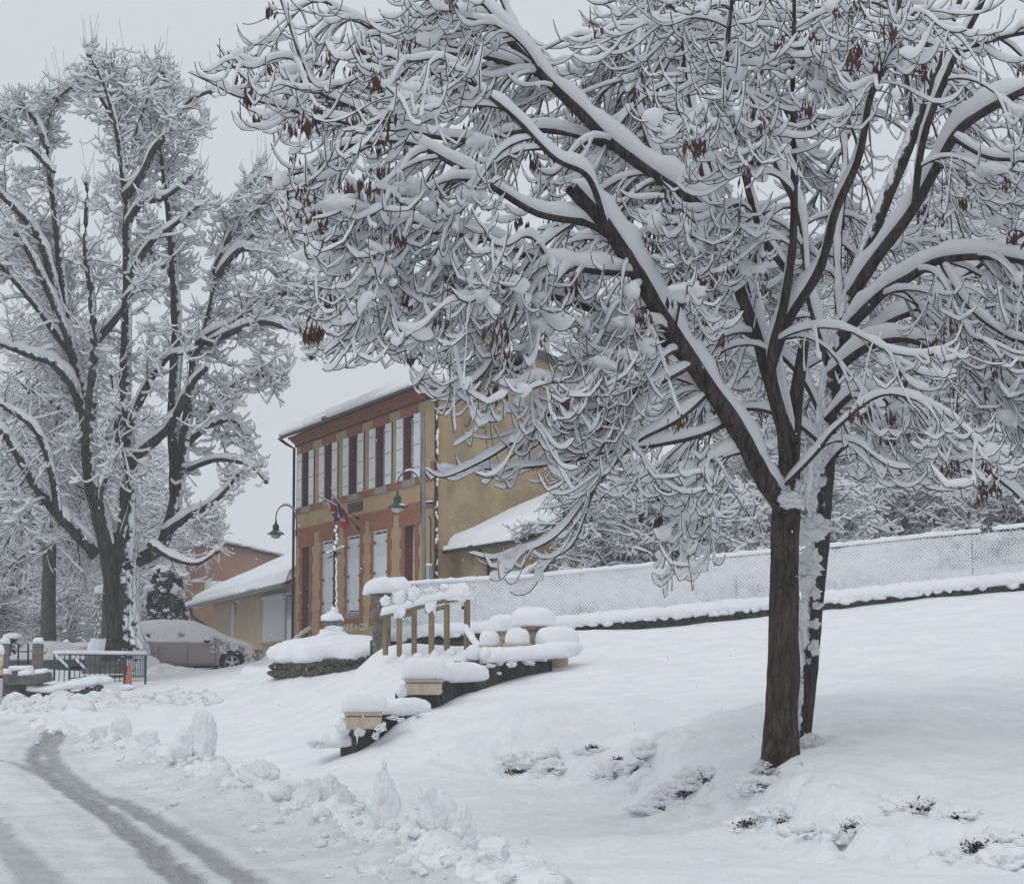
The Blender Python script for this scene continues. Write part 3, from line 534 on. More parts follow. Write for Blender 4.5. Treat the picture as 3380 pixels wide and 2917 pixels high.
        for k, c in enumerate(pc): s_ = rng.uniform(.055, .11); specs.append(dict(c=c - off + np.array([0, 0, s_ * .5]), r=(s_ * rng.uniform(1, 1.7), s_, s_ * .7), seed=k + 900, amp=.45, sub=3, rough=.12))
        blobs('snow_lumps', specs, TSNOW, root, 'stuff')
        # hanging bunches of dry seeds
        sm = [seed_mesh(i, 12 + 2 * i) for i in range(5)]
        for m_i in sm: m_i.materials.append(SEED)
        ns = 230 if key == 'A' else 120; cand = c2[rng.choice(len(c2), ns * 3)][:, -1]; px, py = proj(cand)
        wgt = (py < 700) | (px > 1600) | (rng.random(len(cand)) < .25); cand = cand[wgt][:ns]
        for k, c in enumerate(cand):
            o = link('seed_cluster', sm[k % 5], None, root); o.location = tuple(c - off + np.array([0, 0, -.005])); o.rotation_euler = (0, 0, rng.uniform(0, 6.28)); s_ = rng.uniform(1.3, 2.5); o.scale = (s_, s_, s_ * 1.15)
    # snow lumps stuck to the trunks and heaped at their feet
    sp = []
    for k, (x, y, w, h) in enumerate([(1615, 1250, 13, 40), (1612, 1330, 10, 45), (1616, 1400, 8, 35), (1625, 1180, 14, 18), (1640, 1135, 18, 22), (1632, 1080, 30, 22), (1655, 1062, 20, 18), (1640, 1020, 10, 18),
                                      (1668, 920, 11, 9), (1682, 905, 13, 14), (1660, 950, 8, 7), (1652, 990, 7, 5), (1635, 1150, 22, 16), (1662, 975, 7, 8), (1650, 1200, 8, 12), (1655, 1225, 9, 7), (1613, 1455, 8, 20), (1650, 1262, 8, 10), (1648, 1310, 9, 14), (1618, 1512, 34, 14), (1640, 1500, 22, 16), (1606, 1420, 5, 50)]):
        c = P(x, y, 20.05) - offB; sp.append(dict(c=c, r=(w * 1.0 * px2m, .07, h * px2m * .9), seed=k, amp=.55, fs=2.6, sub=4, rough=.22))
    blobs('trunk_snow', sp, TSNOW, tB, split=True)
    sp = []
    for k, (x, y, w, h) in enumerate([(1545, 1550, 12, 10), (1532, 1565, 10, 12), (1560, 1562, 20, 9), (1590, 1572, 50, 12), (1620, 1552, 22, 14), (1535, 1590, 26, 12), (1598, 1010, 22, 12), (1620, 985, 9, 14), (1632, 960, 8, 45)]):
        c = P(x, y, D - .14) - offA; sp.append(dict(c=c, r=(w * px2m, .06 if y < 1500 else .16, h * px2m), seed=k + 40, amp=.6, fs=2.8, sub=4, rough=.22))
    blobs('trunk_snow', sp, TSNOW, tA, split=True)
    rt = [([(1570, 1500), (1552, 1548), (1530, 1580)], .05, .035), ([(1565, 1510), (1560, 1560), (1552, 1600)], .05, .03), ([(1600, 1500), (1612, 1545), (1630, 1570)], .05, .03), ([(1585, 1510), (1588, 1560), (1592, 1600)], .06, .03)]
    for l, r0, r1 in rt: V, q = sweep(resample(loc(V2(l, D - .08, D - .22), offA), 12)[None], np.linspace(r0 * 1.5, r1, 12)[None], 10); link('root', raw_mesh('root', V, [q]), BARKA, tA)
near_trees()

def left_tree():
    d = 55.0; pm = d / 4138; base = P(250, 1325, d)
    root = thing('lime_tree', 'huge old pruned tree with thick furrowed trunk behind the iron barrier', 'tree', tuple(base)); off = np.array(base)
    pts = V2([(254, 1335), (252, 1290), (247, 1220), (245, 1160), (243, 1110), (240, 1080)], d, d)
    trunk_mesh('trunk', [p - off for p in pts], [.56, .47, .45, .47, .55, .6], BARKL, root, 36, 50, flare=.12, rough=.10, seed=3)
    LM = [([(238, 1140), (216, 1075), (187, 980), (178, 880), (170, 800), (152, 740), (123, 555), (111, 411), (95, 288), (112, 205)], 0, .5, 24, 4),
     ([(250, 1130), (257, 1050), (261, 940), (253, 818), (255, 700), (257, 576), (256, 411), (243, 308), (222, 206), (183, 112)], -.5, 0, 20, 4),
     ([(256, 1140), (317, 1110), (350, 1040), (368, 926), (385, 818), (393, 728), (411, 690), (432, 588), (450, 494), (470, 440)], 0, 1, 18, 6),
     ([(358, 1000), (352, 830), (358, 675), (350, 535), (341, 411), (325, 308), (320, 250)], .5, 1.5, 17, 6),
     ([(180, 900), (186, 800), (192, 720), (185, 596), (173, 494), (177, 370)], -1, -1.5, 15, 6),
     ([(150, 745), (144, 699), (103, 596), (62, 514), (33, 473)], 0, -1, 12, 7), ([(123, 640), (100, 540), (82, 485), (40, 430), (0, 391), (-40, 360)], 0, .5, 12, 9),
     ([(148, 720), (110, 670), (53, 596), (0, 535), (-40, 500)], .3, 1, 10, 6), ([(165, 830), (148, 782), (110, 735), (72, 721), (0, 696), (-40, 690)], 0, -1, 12, 7),
     ([(200, 1120), (150, 1070), (108, 1027), (72, 980), (30, 910), (11, 879), (-30, 850)], 0, -1, 18, 9), ([(140, 1060), (119, 1034), (108, 970), (90, 908), (65, 861), (0, 818), (-30, 800)], -.5, -1, 11, 6),
     ([(262, 960), (274, 926), (315, 890), (342, 865), (362, 830), (374, 800), (395, 770), (420, 745)], -.5, -1, 13, 7), ([(259, 880), (280, 820), (306, 768), (325, 740), (346, 721), (389, 714)], -.5, -1.2, 10, 6),
     ([(196, 690), (247, 629), (258, 600), (280, 585), (317, 576)], -1, -1.3, 9, 6), ([(255, 470), (263, 444), (288, 411), (320, 405), (345, 395), (390, 360)], -.3, -.6, 9, 6),
     ([(262, 560), (300, 500), (340, 465), (400, 420)], -.3, -.8, 8, 5), ([(250, 400), (271, 378), (300, 330), (312, 304), (335, 275), (350, 247), (385, 205), (425, 186)], -.3, -.8, 10, 5),
     ([(262, 340), (280, 267), (295, 210), (304, 173), (329, 146)], 0, .3, 8, 5), ([(245, 320), (247, 230), (246, 145)], 0, .6, 8, 5), ([(300, 330), (315, 270), (355, 200)], 0, .6, 6, 4),
     ([(400, 700), (428, 679), (465, 662), (494, 642), (535, 605), (588, 590), (640, 570)], .5, 0, 11, 6), ([(420, 695), (470, 672), (527, 652), (575, 660), (617, 677), (628, 720)], .3, -1, 8, 4),
     ([(440, 560), (470, 520), (495, 505), (540, 515), (570, 540), (640, 640)], .6, 0, 8, 4), ([(350, 560), (300, 500), (290, 480)], 1, 1, 8, 5),
     ([(540, 620), (600, 580), (650, 600), (700, 650)], .2, .5, 6, 3), ([(450, 520), (520, 470), (570, 460), (610, 490)], .8, .5, 7, 3), ([(400, 860), (450, 800), (510, 760), (560, 770)], .6, .2, 7, 3), ([(380, 950), (440, 930), (500, 940), (540, 975)], .3, -.4, 6, 3),
     ([(150, 700), (120, 620), (108, 560)], 0, .5, 9, 5), ([(175, 840), (150, 720), (115, 560), (85, 500)], .8, 1.5, 9, 5),
     ([(372, 900), (430, 860), (470, 850), (500, 880)], .5, .5, 8, 4), ([(330, 1080), (390, 1040), (440, 1010), (480, 960)], 0, -1, 9, 4), ([(470, 420), (500, 380), (530, 350)], 1, 1.5, 7, 4), ([(430, 560), (470, 470), (500, 440), (545, 400)], .8, 1, 8, 5),
     ([(95, 300), (70, 240), (40, 215), (0, 240), (-30, 260)], 0, .3, 7, 4), ([(110, 350), (60, 300), (20, 285), (-30, 280)], 0, .3, 6, 4), ([(235, 250), (190, 180), (150, 175), (115, 200)], 0, .3, 6, 3),
     ([(225, 1100), (205, 1000), (235, 900), (225, 760)], -1.3, -1.8, 7, 4), ([(245, 1090), (265, 1000), (240, 880), (250, 830)], -1.6, -1.8, 6, 3), ([(300, 1100), (350, 1130), (400, 1140), (440, 1115)], -1, -1.5, 6, 3)]
    LB = [(V2(a, d + d0, d + d1), r0 * pm * .98, r1 * pm * .62) for a, d0, d1, r0, r1 in LM]
    C, R = limb_tubes(LB, 30, 8); C = C + .05 * np.stack([noise(C * 1.3 + 5 * i) for i in range(3)], -1) * np.linspace(0, 1, 30)[None, :, None]
    V, q = sweep(C, R * (1 + .16 * noise(C * 5)), 9); link('limbs', raw_mesh('limbs', V - off, [q]), BARKL, root)
    snow = [snow_on(C, np.clip(R * 1.9 + .07, .1, .30), 8, .85, rb=R, power=.85)]
    MASK = [(-80, 150), (40, 160), (150, 120), (165, 70), (340, 60), (370, 150), (440, 170), (560, 300), (600, 420), (620, 520), (730, 620), (720, 700), (640, 740), (590, 730), (590, 800), (560, 850), (545, 960), (480, 1010), (470, 1090), (430, 1130), (390, 1190), (330, 1160), (280, 1180), (170, 1180), (60, 1250), (-80, 1250)]
    n1 = 1050; p, t, r, tt, _ = spawn(C, R, n1, .28, 1.0); ctr = P(245, 800, d); ow = unit((p - ctr) * np.array([1, 1, .5])); rnd = unit(rng.normal(0, 1, p.shape))
    dd = unit(t * .35 + ow * .5 + rnd * .75 + np.array([0, 0, .25])); L = rng.uniform(.5, 1.7, n1) * np.where(tt > .85, .7, 1)
    low = (p[:, 2] < P(0, 850, d)[2])[:, None]; dr = rng.uniform(.1, 1.0, n1) + low[:, 0] * .9
    c1 = grow(p, dd, L, 9, dr, rng.uniform(.2, 1.2, n1), .42); ex, ey = proj(c1[:, -1]); CL = [(np.array(a)[:, :2], d + (d0 + d1) / 2, (r0 + r1) / 2 / 12) for a, d0, d1, r0, r1 in LM[:12]]; ok = inpoly(ex, ey, MASK) & clear_of(c1, CL, 11, .85); c1 = c1[ok]
    r1 = taper(rng.uniform(.012, .024, len(c1)), np.full(len(c1), .007), 9); V1 = sweep(c1, r1, 5)
    snow.append(snow_on(c1, np.clip(r1 * 2.4 + .045, .05, .12), 6, .8, 3.0, rb=r1))
    n2_ = 12500; pc = np.concatenate([c1, c1, C[:, -9:]]); pr_ = np.concatenate([r1, r1, R[:, -9:]]); p, t, r, tt, _ = spawn(pc, pr_, n2_, .1, 1)
    dd = unit(t * .5 + unit(rng.normal(0, 1, p.shape)) * .9 + np.array([0, 0, .12])); L = rng.uniform(.18, .6, n2_)
    c2 = grow(p, dd, L, 5, rng.uniform(0, 1.1, n2_), rng.uniform(.3, 1.5, n2_), .3); ex, ey = proj(c2[:, -1]); c2 = c2[inpoly(ex, ey, MASK) & clear_of(c2, CL, 11, .85)]
    r2 = taper(np.full(len(c2), .007), np.full(len(c2), .004), 5); V2_ = sweep(c2, r2, 3)
    keep = rng.random(len(c2)) < .95; snow.append(snow_on(c2[keep], np.clip(rng.normal(.078, .02, (keep.sum(), 1)), .03, .13) * np.ones((1, 5)), 5, .9, 9.0, gap=.05))
    # thin upright water shoots on the pruned heads
    tips = C[:, -1]; tx, ty = proj(tips); tp = tips[ty < 420]; i = rng.integers(0, len(tp), 90); p = tp[i] + rng.normal(0, .12, (90, 3)); dd = unit(rng.normal(0, .22, (90, 3)) + np.array([0, 0, 1]))
    c3 = grow(p, dd, rng.uniform(.4, 1.5, 90), 4, np.zeros(90), np.zeros(90), .08); V3 = sweep(c3, np.full((90, 4), .0042), 3)
    V, q = join([V1, V2_, V3]); link('twigs', raw_mesh('twigs', V - off, [q]), BARKG, root, 'stuff')
    V, q = join(snow); link('branch_snow', raw_mesh('branch_snow', V - off, [q]), TSNOW, root, 'stuff')
    # knobbly pruned heads under snow
    sp = []
    for k, c in enumerate(C[:, -1]):
        s_ = rng.uniform(.12, .2); sp.append(dict(c=c - off, r=(s_ * .8, s_ * .8, s_ * .7), seed=k, amp=.5, fs=3, sub=3))
    blobs('pruned_head', [dict(q_, r=tuple(v * .6 for v in q_['r'])) for q_ in sp], BARKL, root, split=True)
    blobs('head_snow', [dict(q_, c=q_['c'] + np.array([0, 0, .08]), r=tuple(v * .8 for v in q_['r'])) for q_ in sp], TSNOW, root, split=True)
left_tree()

def generic_tree(name, seed, H=8.0, trunk_r=.18, n1=70, n2=900, n3=1700, spread=.45, weep=.4, snowk=1.0, crown0=.25, th=(.085, .07)):
    """snow covered tree meshes centred at the origin: (trunk, twigs, snow)"""
    global rng
    keep = rng; rng = np.random.default_rng(seed)
    tr = [np.array([0, 0, -.3]), np.array([rng.normal(0, .1), rng.normal(0, .1), H * .3]), np.array([rng.normal(0, .25), rng.normal(0, .25), H * .62]), np.array([rng.normal(0, .4), rng.normal(0, .4), H * .95])]
    C = np.stack([resample(tr, 12)]); R = np.linspace(trunk_r, trunk_r * .2, 12)[None]
    p, t, r, tt, _ = spawn(C, R, n1, crown0, .98); a = rng.uniform(0, 6.28, n1); el = rng.uniform(.1, .9, n1); d = np.stack([np.cos(a), np.sin(a), el], 1)
    L = H * spread * rng.uniform(.5, 1.1, n1) * np.sin(np.clip((tt - crown0) / (1 - crown0), .12, 1) * 2.6 + .35)
    c1 = grow(p, d, L, 9, np.full(n1, weep) * rng.uniform(.6, 1.6, n1), np.full(n1, .1), .3); r1 = taper(np.minimum(r * .5, .06), np.full(n1, .012), 9)
    p, t, r, tt, _ = spawn(c1, r1, n2, .15, 1); d = unit(t * .6 + unit(rng.normal(0, 1, p.shape)) * .8); c2 = grow(p, d, rng.uniform(.3, 1.0, n2) * H / 8, 6, rng.uniform(.2, 1, n2) * (.5 + weep), rng.uniform(0, .6, n2), .25)
    r2 = taper(np.full(n2, .009), np.full(n2, .005), 6)
    p, t, r, tt, _ = spawn(c2, r2, n3, .1, 1); d = unit(t * .5 + unit(rng.normal(0, 1, p.shape)) * .9); c3 = grow(p, d, rng.uniform(.15, .5, n3) * H / 8, 4, rng.uniform(0, 1, n3), rng.uniform(0, .5, n3), .2); r3 = np.full((n3, 4), .004)
    Vt, qt = sweep(C, R, 10); tw = join([sweep(c1, r1, 5), sweep(c2, r2, 3), sweep(c3, r3, 3)])
    sn = join([snow_on(C, np.full((1, 12), .1), 6, .7), snow_on(c1, np.clip(r1 * 1.5 + .05, .05, .13) * snowk, 5, .8), snow_on(c2, np.full((n2, 6), th[0]) * snowk, 5, .8, gap=.06), snow_on(c3, np.full((n3, 4), th[1]) * snowk, 4, .85, gap=.08)])
    rng = keep
    return [('trunk', raw_mesh('trunk', Vt, [qt]), BARKG, None), ('twigs', raw_mesh('twigs', *[tw[0], [tw[1]]]), BARKG, 'stuff'), ('branch_snow', raw_mesh('branch_snow', sn[0], [sn[1]]), TSNOW, 'stuff')]
def put_tree(proto, name, label, cat, loc, rz, s, group=None):
    r = thing(name, label, cat, loc, rz, group); r.scale = (s, s, s)
    for nme, me, m, kd in proto: link(nme, me, m, r, kd)
    return r
PT = [generic_tree('t', 11), generic_tree('t', 12, 9, .2, 80, 1000, 1900, .4, .7), generic_tree('t', 13, 7, .14, 60, 900, 1700, .5, .2)]
BU = [generic_tree('b', 21, 3.0, .06, 60, 800, 1700, .55, .5, .85, .02, (.06, .05)), generic_tree('b', 22, 2.6, .06, 70, 800, 1700, .65, .3, 1.1, .02, (.07, .06))]
WEEP = generic_tree('w', 31, 12, .27, 80, 1300, 2400, .34, 1.3, .75, .36)
# wood on the hillside behind the wire fence
wood = []
for row, (y, zpx, n, hs_) in enumerate([(62, 0, 9, 1.0), (72, 0, 10, 1.15), (84, 0, 11, 1.25), (97, 0, 12, 1.35), (112, 0, 12, 1.5)]):
    for k in range(n):
        u = .045 + (k + .5 + rng.uniform(-.35, .35)) / n * .25 + (.02 if row == 0 else 0); yy = y + rng.uniform(-3, 3); wood.append((u * yy, yy, hs_ * rng.uniform(.8, 1.15)))
for k, (x, y, s_) in enumerate(wood):
    put_tree(PT[k % 3], 'snowy_tree', 'bare snow covered tree of the wood on the hillside behind the wire fence', 'tree', (x, y, float(H0([x], [y])[0]) - .1), rng.uniform(0, 6.28), s_, 'trees of the hillside wood')
for k in range(26):
    u = .05 + k / 26 * .24 + rng.uniform(-.006, .006); yy = rng.uniform(44.5, 56) if u < .12 else rng.uniform(45, 52); x = u * yy
    put_tree(BU[k % 2], 'snowy_bush', 'low bush bent under snow just behind the wire fence', 'bush', (x, yy, float(H0([x], [yy])[0]) - .15), rng.uniform(0, 6.28), rng.uniform(.75, 1.15), 'bushes behind the wire fence')
pt = P(1305, 1130, 47); put_tree(generic_tree('s', 41, 3.6, .10, 60, 900, 1700, .55, .5, .9, .3), 'small_tree', 'small gnarled dark stemmed tree under snow at the right end of the town hall', 'tree', (pt[0], pt[1], pt[2] - .9), 1.0, 1.0)
# left background
pt = P(98, 1352, 63); put_tree(WEEP, 'weeping_tree', 'tall slim tree with straight dark trunk and drooping fine twigs left of the memorial', 'tree', (pt[0], pt[1], pt[2]), .4, 1.0)
for k, (x, y, d, s_, pi) in enumerate([(20, 1330, 76, 1.2, 1), (150, 1330, 84, 1.15, 0), (60, 1330, 90, 1.4, 1), (-60, 1330, 80, 1.3, 2), (230, 1330, 95, 1.2, 2), (110, 1330, 100, 1.4, 0), (-10, 1330, 104, 1.6, 1), (300, 1325, 104, 1.15, 0), (185, 1330, 108, 1.5, 1), (370, 1325, 112, 1.1, 2)]):
    p = P(x, y, d); put_tree(PT[pi], 'snowy_tree', 'bare snow covered tree in the background behind the weeping tree at the left', 'tree', tuple(p), rng.uniform(0, 6.28), s_, 'trees in the left background')
for k, (x, y, d, s_) in enumerate([(15, 1318, 66, .8), (75, 1320, 70, .9), (130, 1318, 70, 1.0), (205, 1318, 72, .9), (260, 1318, 74, 1.0), (-30, 1318, 66, 1)]):
    p = P(x, y + 18, d); put_tree(BU[k % 2], 'snowy_bush', 'snow covered bush behind the iron railings at the left', 'bush', tuple(p), k * 1.3, s_, 'bushes behind the left railings')
# evergreen shrub beside the car
def evergreen():
    root = thing('evergreen_shrub', 'dark green evergreen shrub with snow tufts behind the pink car', 'shrub', tuple(P(337, 1262, 70))); pm = 70 / 4138
    n = 5200; V, q = [], []; r = rng
    z = r.uniform(0, 1, n) ** .8; a = r.uniform(0, 6.28, n); rad = (1.0 - .35 * z ** 2) * r.uniform(.55, 1, n) ** .4 * (1 + .2 * np.sin(a * 3 + z * 7)); c = np.stack([np.cos(a) * rad * .66, np.sin(a) * rad * .66, -.4 + z * 2.25], 1)
    s_ = r.uniform(.03, .07, n); u = unit(r.normal(0, 1, (n, 3))); w = unit(np.cross(u, r.normal(0, 1, (n, 3))))
    V = np.stack([c - u * s_[:, None], c + w * s_[:, None] * .5, c + u * s_[:, None], c - w * s_[:, None] * .5], 1).reshape(-1, 3); q = np.arange(n * 4).reshape(-1, 4)
    link('foliage', raw_mesh('foliage', V, [q], False), mat('evergreen_leaf', (.010, .022, .018), .7, (.028, .045, .038), 8), root, 'stuff')
    MB().tube([(0, 0, -.5), (0, 0, 1.5)], [.08, .03]).build('trunk', BARKG, root)
    sel = r.choice(n, 150); sp = [dict(c=c[i] * np.array([1.05, 1.05, 1]) + np.array([0, 0, .03]), r=(s2 * 1.3, s2, s2 * .8), seed=k, amp=.5, sub=2, rough=.15) for k, (i, s2) in enumerate(zip(sel, r.gamma(2, .018, 150) + .018))]
    sp += [dict(c=(r.normal(0, .25), r.normal(0, .25), 1.8 + r.uniform(-.1, .1)), r=(.28, .28, .15), seed=k, amp=.3) for k in range(4)]
    blobs('snow_tufts', sp, TSNOW, root, 'stuff')
evergreen()
# ------------------------------------------------------------------ materials for buildings
OCHRE = mat('ochre_render', (.37, .265, .145), .92, (.45, .335, .19), 1.6, .004, 60, detail=8, lo=.3, hi=.7)
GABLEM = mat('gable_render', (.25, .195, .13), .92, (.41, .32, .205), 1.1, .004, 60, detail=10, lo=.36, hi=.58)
def brick_mat(name, a, b_, mort, scl, w=.22, h=.06, rot=None):
    m = bpy.data.materials.new(name); m.use_nodes = True; nt = m.node_tree; b = nt.nodes['Principled BSDF']; b.inputs['Roughness'].default_value = .9; b.inputs['Specular IOR Level'].default_value = .15
    t = nt.nodes.new('ShaderNodeTexCoord'); s = nt.nodes.new('ShaderNodeSeparateXYZ'); c = nt.nodes.new('ShaderNodeCombineXYZ'); ad = nt.nodes.new('ShaderNodeMath')
    nt.links.new(t.outputs['Object'], s.inputs[0]); nt.links.new(s.outputs[0], ad.inputs[0]); nt.links.new(s.outputs[1], ad.inputs[1]); nt.links.new(ad.outputs[0], c.inputs[0]); nt.links.new(s.outputs[2], c.inputs[1])
    k = nt.nodes.new('ShaderNodeTexBrick'); k.inputs['Color1'].default_value = (*a, 1); k.inputs['Color2'].default_value = (*b_, 1); k.inputs['Mortar'].default_value = (*mort, 1)
    k.inputs['Scale'].default_value = 1; k.inputs['Brick Width'].default_value = w; k.inputs['Row Height'].default_value = h; k.inputs['Mortar Size'].default_value = .006; nt.links.new(c.outputs[0], k.inputs['Vector'])
    n = nt.nodes.new('ShaderNodeTexNoise'); n.inputs['Scale'].default_value = 2.5; n.inputs['Detail'].default_value = 6; nt.links.new(t.outputs['Object'], n.inputs['Vector'])
    r = nt.nodes.new('ShaderNodeMapRange'); r.inputs[3].default_value = .7; r.inputs[4].default_value = 1.25; nt.links.new(n.outputs[0], r.inputs[0])
    mu = nt.nodes.new('ShaderNodeVectorMath'); mu.operation = 'SCALE'; nt.links.new(k.outputs[0], mu.inputs[0]); nt.links.new(r.outputs[0], mu.inputs['Scale']); nt.links.new(mu.outputs[0], b.inputs['Base Color']); MATS[name] = m; return m
BRICK = brick_mat('red_brick', (.33, .13, .072), (.27, .095, .052), (.29, .19, .13), 1)
BRICKD = brick_mat('dark_red_brick', (.15, .06, .05), (.11, .045, .04), (.19, .13, .11), 1)
STONE = mat('grey_stone', (.23, .215, .195), .9, (.33, .31, .28), 8, .004, 40)
WHITE = mat('white_shutter_paint', (.66, .69, .71), .6, (.72, .74, .75), 5)
FRAMEW = mat('window_frame_white', (.6, .62, .64), .5)
GLASS = mat('dark_glass', (.03, .035, .04), .08, spec=.6)
IRON = mat('dark_iron', (.025, .03, .032), .6)
GREEN = mat('lamp_green', (.020, .055, .050), .45, spec=.4)
ZINC = mat('zinc_grey', (.17, .175, .18), .5, (.22, .22, .22), 5)
ROOFU = mat('dark_eave', (.07, .068, .066), .9)
TILE = mat('clay_tile', (.20, .10, .065), .9, (.28, .16, .11), 6)
SIGNC = mat('cream_letter', (.72, .70, .63), .7)

Ox, Oy = P(1446 / K, 1700 / K, 52)[:2]; Adir = np.array([-.365, .931]); Adir /= np.linalg.norm(Adir)
def town_hall():
    ang = math.atan2(Adir[1], Adir[0]); Lf, Wd, zb, ze = 13.58, 5.4, 1.9, 8.44
    T = thing('town_hall', 'two storey ochre town hall with red brick trim, white shutters and snow covered roof', 'building', (Ox, Oy, 0), ang)
    # local x along facade to the far left end, local y outward (towards the street)
    ops = [(11.98, 12.78, 6.43, 8.12), (9.44, 10.26, 6.43, 8.12), (6.84, 7.74, 6.43, 8.12), (4.27, 5.18, 6.43, 8.12), (1.83, 2.73, 6.43, 8.12)]
    lows = [(9.3, 10.4, 3.03, 5.22), (6.68, 7.84, 3.03, 5.22), (4.14, 5.33, 3.03, 5.22)]; doors = [(11.95, 12.75, 2.25, 5.17), (1.78, 2.66, 2.25, 5.2)]
    allo = ops + lows + doors; th = .24
    def panel(mb, x0, x1, z0, z1, openings, y0, y1):     # wall with openings cut out
        xs = sorted({x0, x1, *[a for o in openings for a in o[:2] if x0 < a < x1]}); zs = sorted({z0, z1, *[a for o in openings for a in o[2:] if z0 < a < z1]})
        for i in range(len(xs) - 1):
            run = None
            for j in range(len(zs) - 1):
                cx_, cz_ = (xs[i] + xs[i + 1]) / 2, (zs[j] + zs[j + 1]) / 2; hole = any(o[0] < cx_ < o[1] and o[2] < cz_ < o[3] for o in openings)
                if not hole: run = run or zs[j]
                if run is not None and (hole or j == len(zs) - 2): mb.box(xs[i], xs[i + 1], y0, y1, run, zs[j] if hole else zs[j + 1]); run = None
    w = MB(); panel(w, 0, Lf, zb, ze + .25, allo, -th, 0); w.build('front_wall', OCHRE, T)
    g = MB(); g.prism([(-th, zb), (-th, 8.70), (-2.6, 9.62), (-Wd, 8.62), (-Wd, zb)], 'x', .0, .25); g.build('gable_wall', GABLEM, T)
    g = MB(); g.prism([(-th, zb), (-th, 8.70), (-2.6, 9.62), (-Wd, 8.62), (-Wd, zb)], 'x', Lf - .25, Lf); g.box(.25, Lf - .25, -Wd, -Wd + .25, zb, 8.6); g.build('rear_wall', GABLEM, T)
    MB().box(.3, Lf - .3, -1.3, -1.25, zb, 8.6).build('inner_wall', mat('interior_dark', (.05, .045, .04), .9), T)
    # brick bands, lintels, jambs, cornice
    b = MB(); panel(b, 0, Lf - .0, 6.24, 6.43, [(o[0] - .1, o[1] + .1, 6.24, 6.43) for o in ops], .001, .022)
    panel(b, .0, Lf, 5.56, 5.78, [], .001, .022)
    for (a, c, z0, z1) in ops: b.box(a - .22, c + .34, .001, .02, 8.12, 8.44)
    for (a, c, z0, z1) in ops: b.box(a - .03, a, .001, .012, z0, z1); b.box(c, c + .03, .001, .012, z0, z1)
    b.build('brick_band', BRICK, T)
    for (a, c, z0, z1) in lows + doors:
        j = MB(); j.box(a - .48, c + .48, .001, .02, z1, 5.56)
        z = z1; k = 0; bot = z0 - (.18 if (a, c, z0, z1) in lows else 0)
        while z > bot + .02:
            zz = max(z - .29, bot); e = .34 if k % 2 else .24; el = .40 if k % 2 else .28
            j.box(a - e, a, .001, .02, zz, z); j.box(c, c + el, .001, .02, zz, z); z = zz; k += 1
        if z0 > 3: j.box(a - .34, c + .4, .001, .018, z0 - .42, z0 - .18)
        j.build('brick_surround', BRICK, T)
    cb = MB(); cb.box(-.02, .55, .001, .024, 6.43, 6.75); cb.box(-.02, .34, .001, .024, 5.3, 5.56)
    for k in range(6): cb.box(.0, .30 if k % 2 else .16, .001, .018, 2.0 + k * .5, 2.5 + k * .5)
    cb.build('corner_brick', BRICK, T)
    co = MB()
    for i, (y, z0, z1) in enumerate([(.06, 8.44, 8.50), (.11, 8.50, 8.56), (.17, 8.56, 8.63), (.24, 8.63, 8.71)]): co.box(-y * .9, Lf + y * .7, -.1, y, z0 + .001 * i, z1)
    co.box(-.22, .0, -.62, -.1, 8.50, 8.71)
    co.build('cornice', BRICK, T)
    bc = MB()
    for i, (y, z0, z1) in enumerate([(.06, 8.38, 8.46), (.14, 8.46, 8.54), (.24, 8.54, 8.64)]): bc.box(-y * .9, .3, -Wd - y, -Wd + .12, z0, z1)
    bc.build('rear_cornice', BRICK, T)
    de = MB(); x = .05
    while x < Lf: de.box(x, x + .07, .001, .05, 8.38, 8.44); x += .15
    de.build('dentil', BRICKD, T, kind='stuff')
    # sills, reveals, windows, shutters
    for i, (a, c, z0, z1) in enumerate(ops):
        MB().box(a - .1, c + .1, -.05, .05, 6.24, 6.425).build('sill', STONE, T)
        r = MB(); r.box(c - .012, c - .002, -th, -.001, z0, z1); r.box(a + .002, a + .012, -th, -.001, z0, z1); r.box(a + .012, c - .012, -th, -.001, z1 - .012, z1 - .002); r.build('reveal', BRICKD, T)
        wf = MB(); panel(wf, a + .012, c - .012, z0, z1 - .012, [(a + .06, (a + c) / 2 - .02, z0 + .06, z0 + .6), (a + .06, (a + c) / 2 - .02, z0 + .64, z0 + 1.12), (a + .06, (a + c) / 2 - .02, z0 + 1.16, z1 - .07),
               ((a + c) / 2 + .02, c - .06, z0 + .06, z0 + .6), ((a + c) / 2 + .02, c - .06, z0 + .64, z0 + 1.12), ((a + c) / 2 + .02, c - .06, z0 + 1.16, z1 - .07)], -th + .0, -th + .05)
        wo_ = wf.build('window', FRAMEW, T); MB().box(a + .03, c - .03, -th + .01, -th + .02, z0 + .03, z1 - .03).build('pane', GLASS, wo_)
        for sgn, e0, wd in ((-1, a, .52 if i != 3 else .50), (1, c, .54)):
            x0, x1 = (e0 - wd - .01, e0 - .01) if sgn < 0 else (e0 + .01, e0 + wd + .01)
            s = MB(); npl = 4
            for q_ in range(npl): s.box(x0 + (x1 - x0) * q_ / npl + .004, x0 + (x1 - x0) * (q_ + 1) / npl - .004, .03, .058, z0 + .01, z1 - .01)
            s.box(x0 + .004, x1 - .004, .028, .032, z0 + .011, z1 - .011)
            so = s.build('shutter', WHITE, T)
            hg = MB()
            for zz in (z0 + .25, z0 + .85, z1 - .25): hg.box(x0 + .02, x1 - .02, .058, .064, zz, zz + .022)
            hg.build('hinge', MATS['grey_stone'], so); MB().box(x0, x0 + .012, .001, .03, z0 + .02, z1).box(x1 - .012, x1, .001, .03, z0 + .02, z1).build('edge', IRON, so)
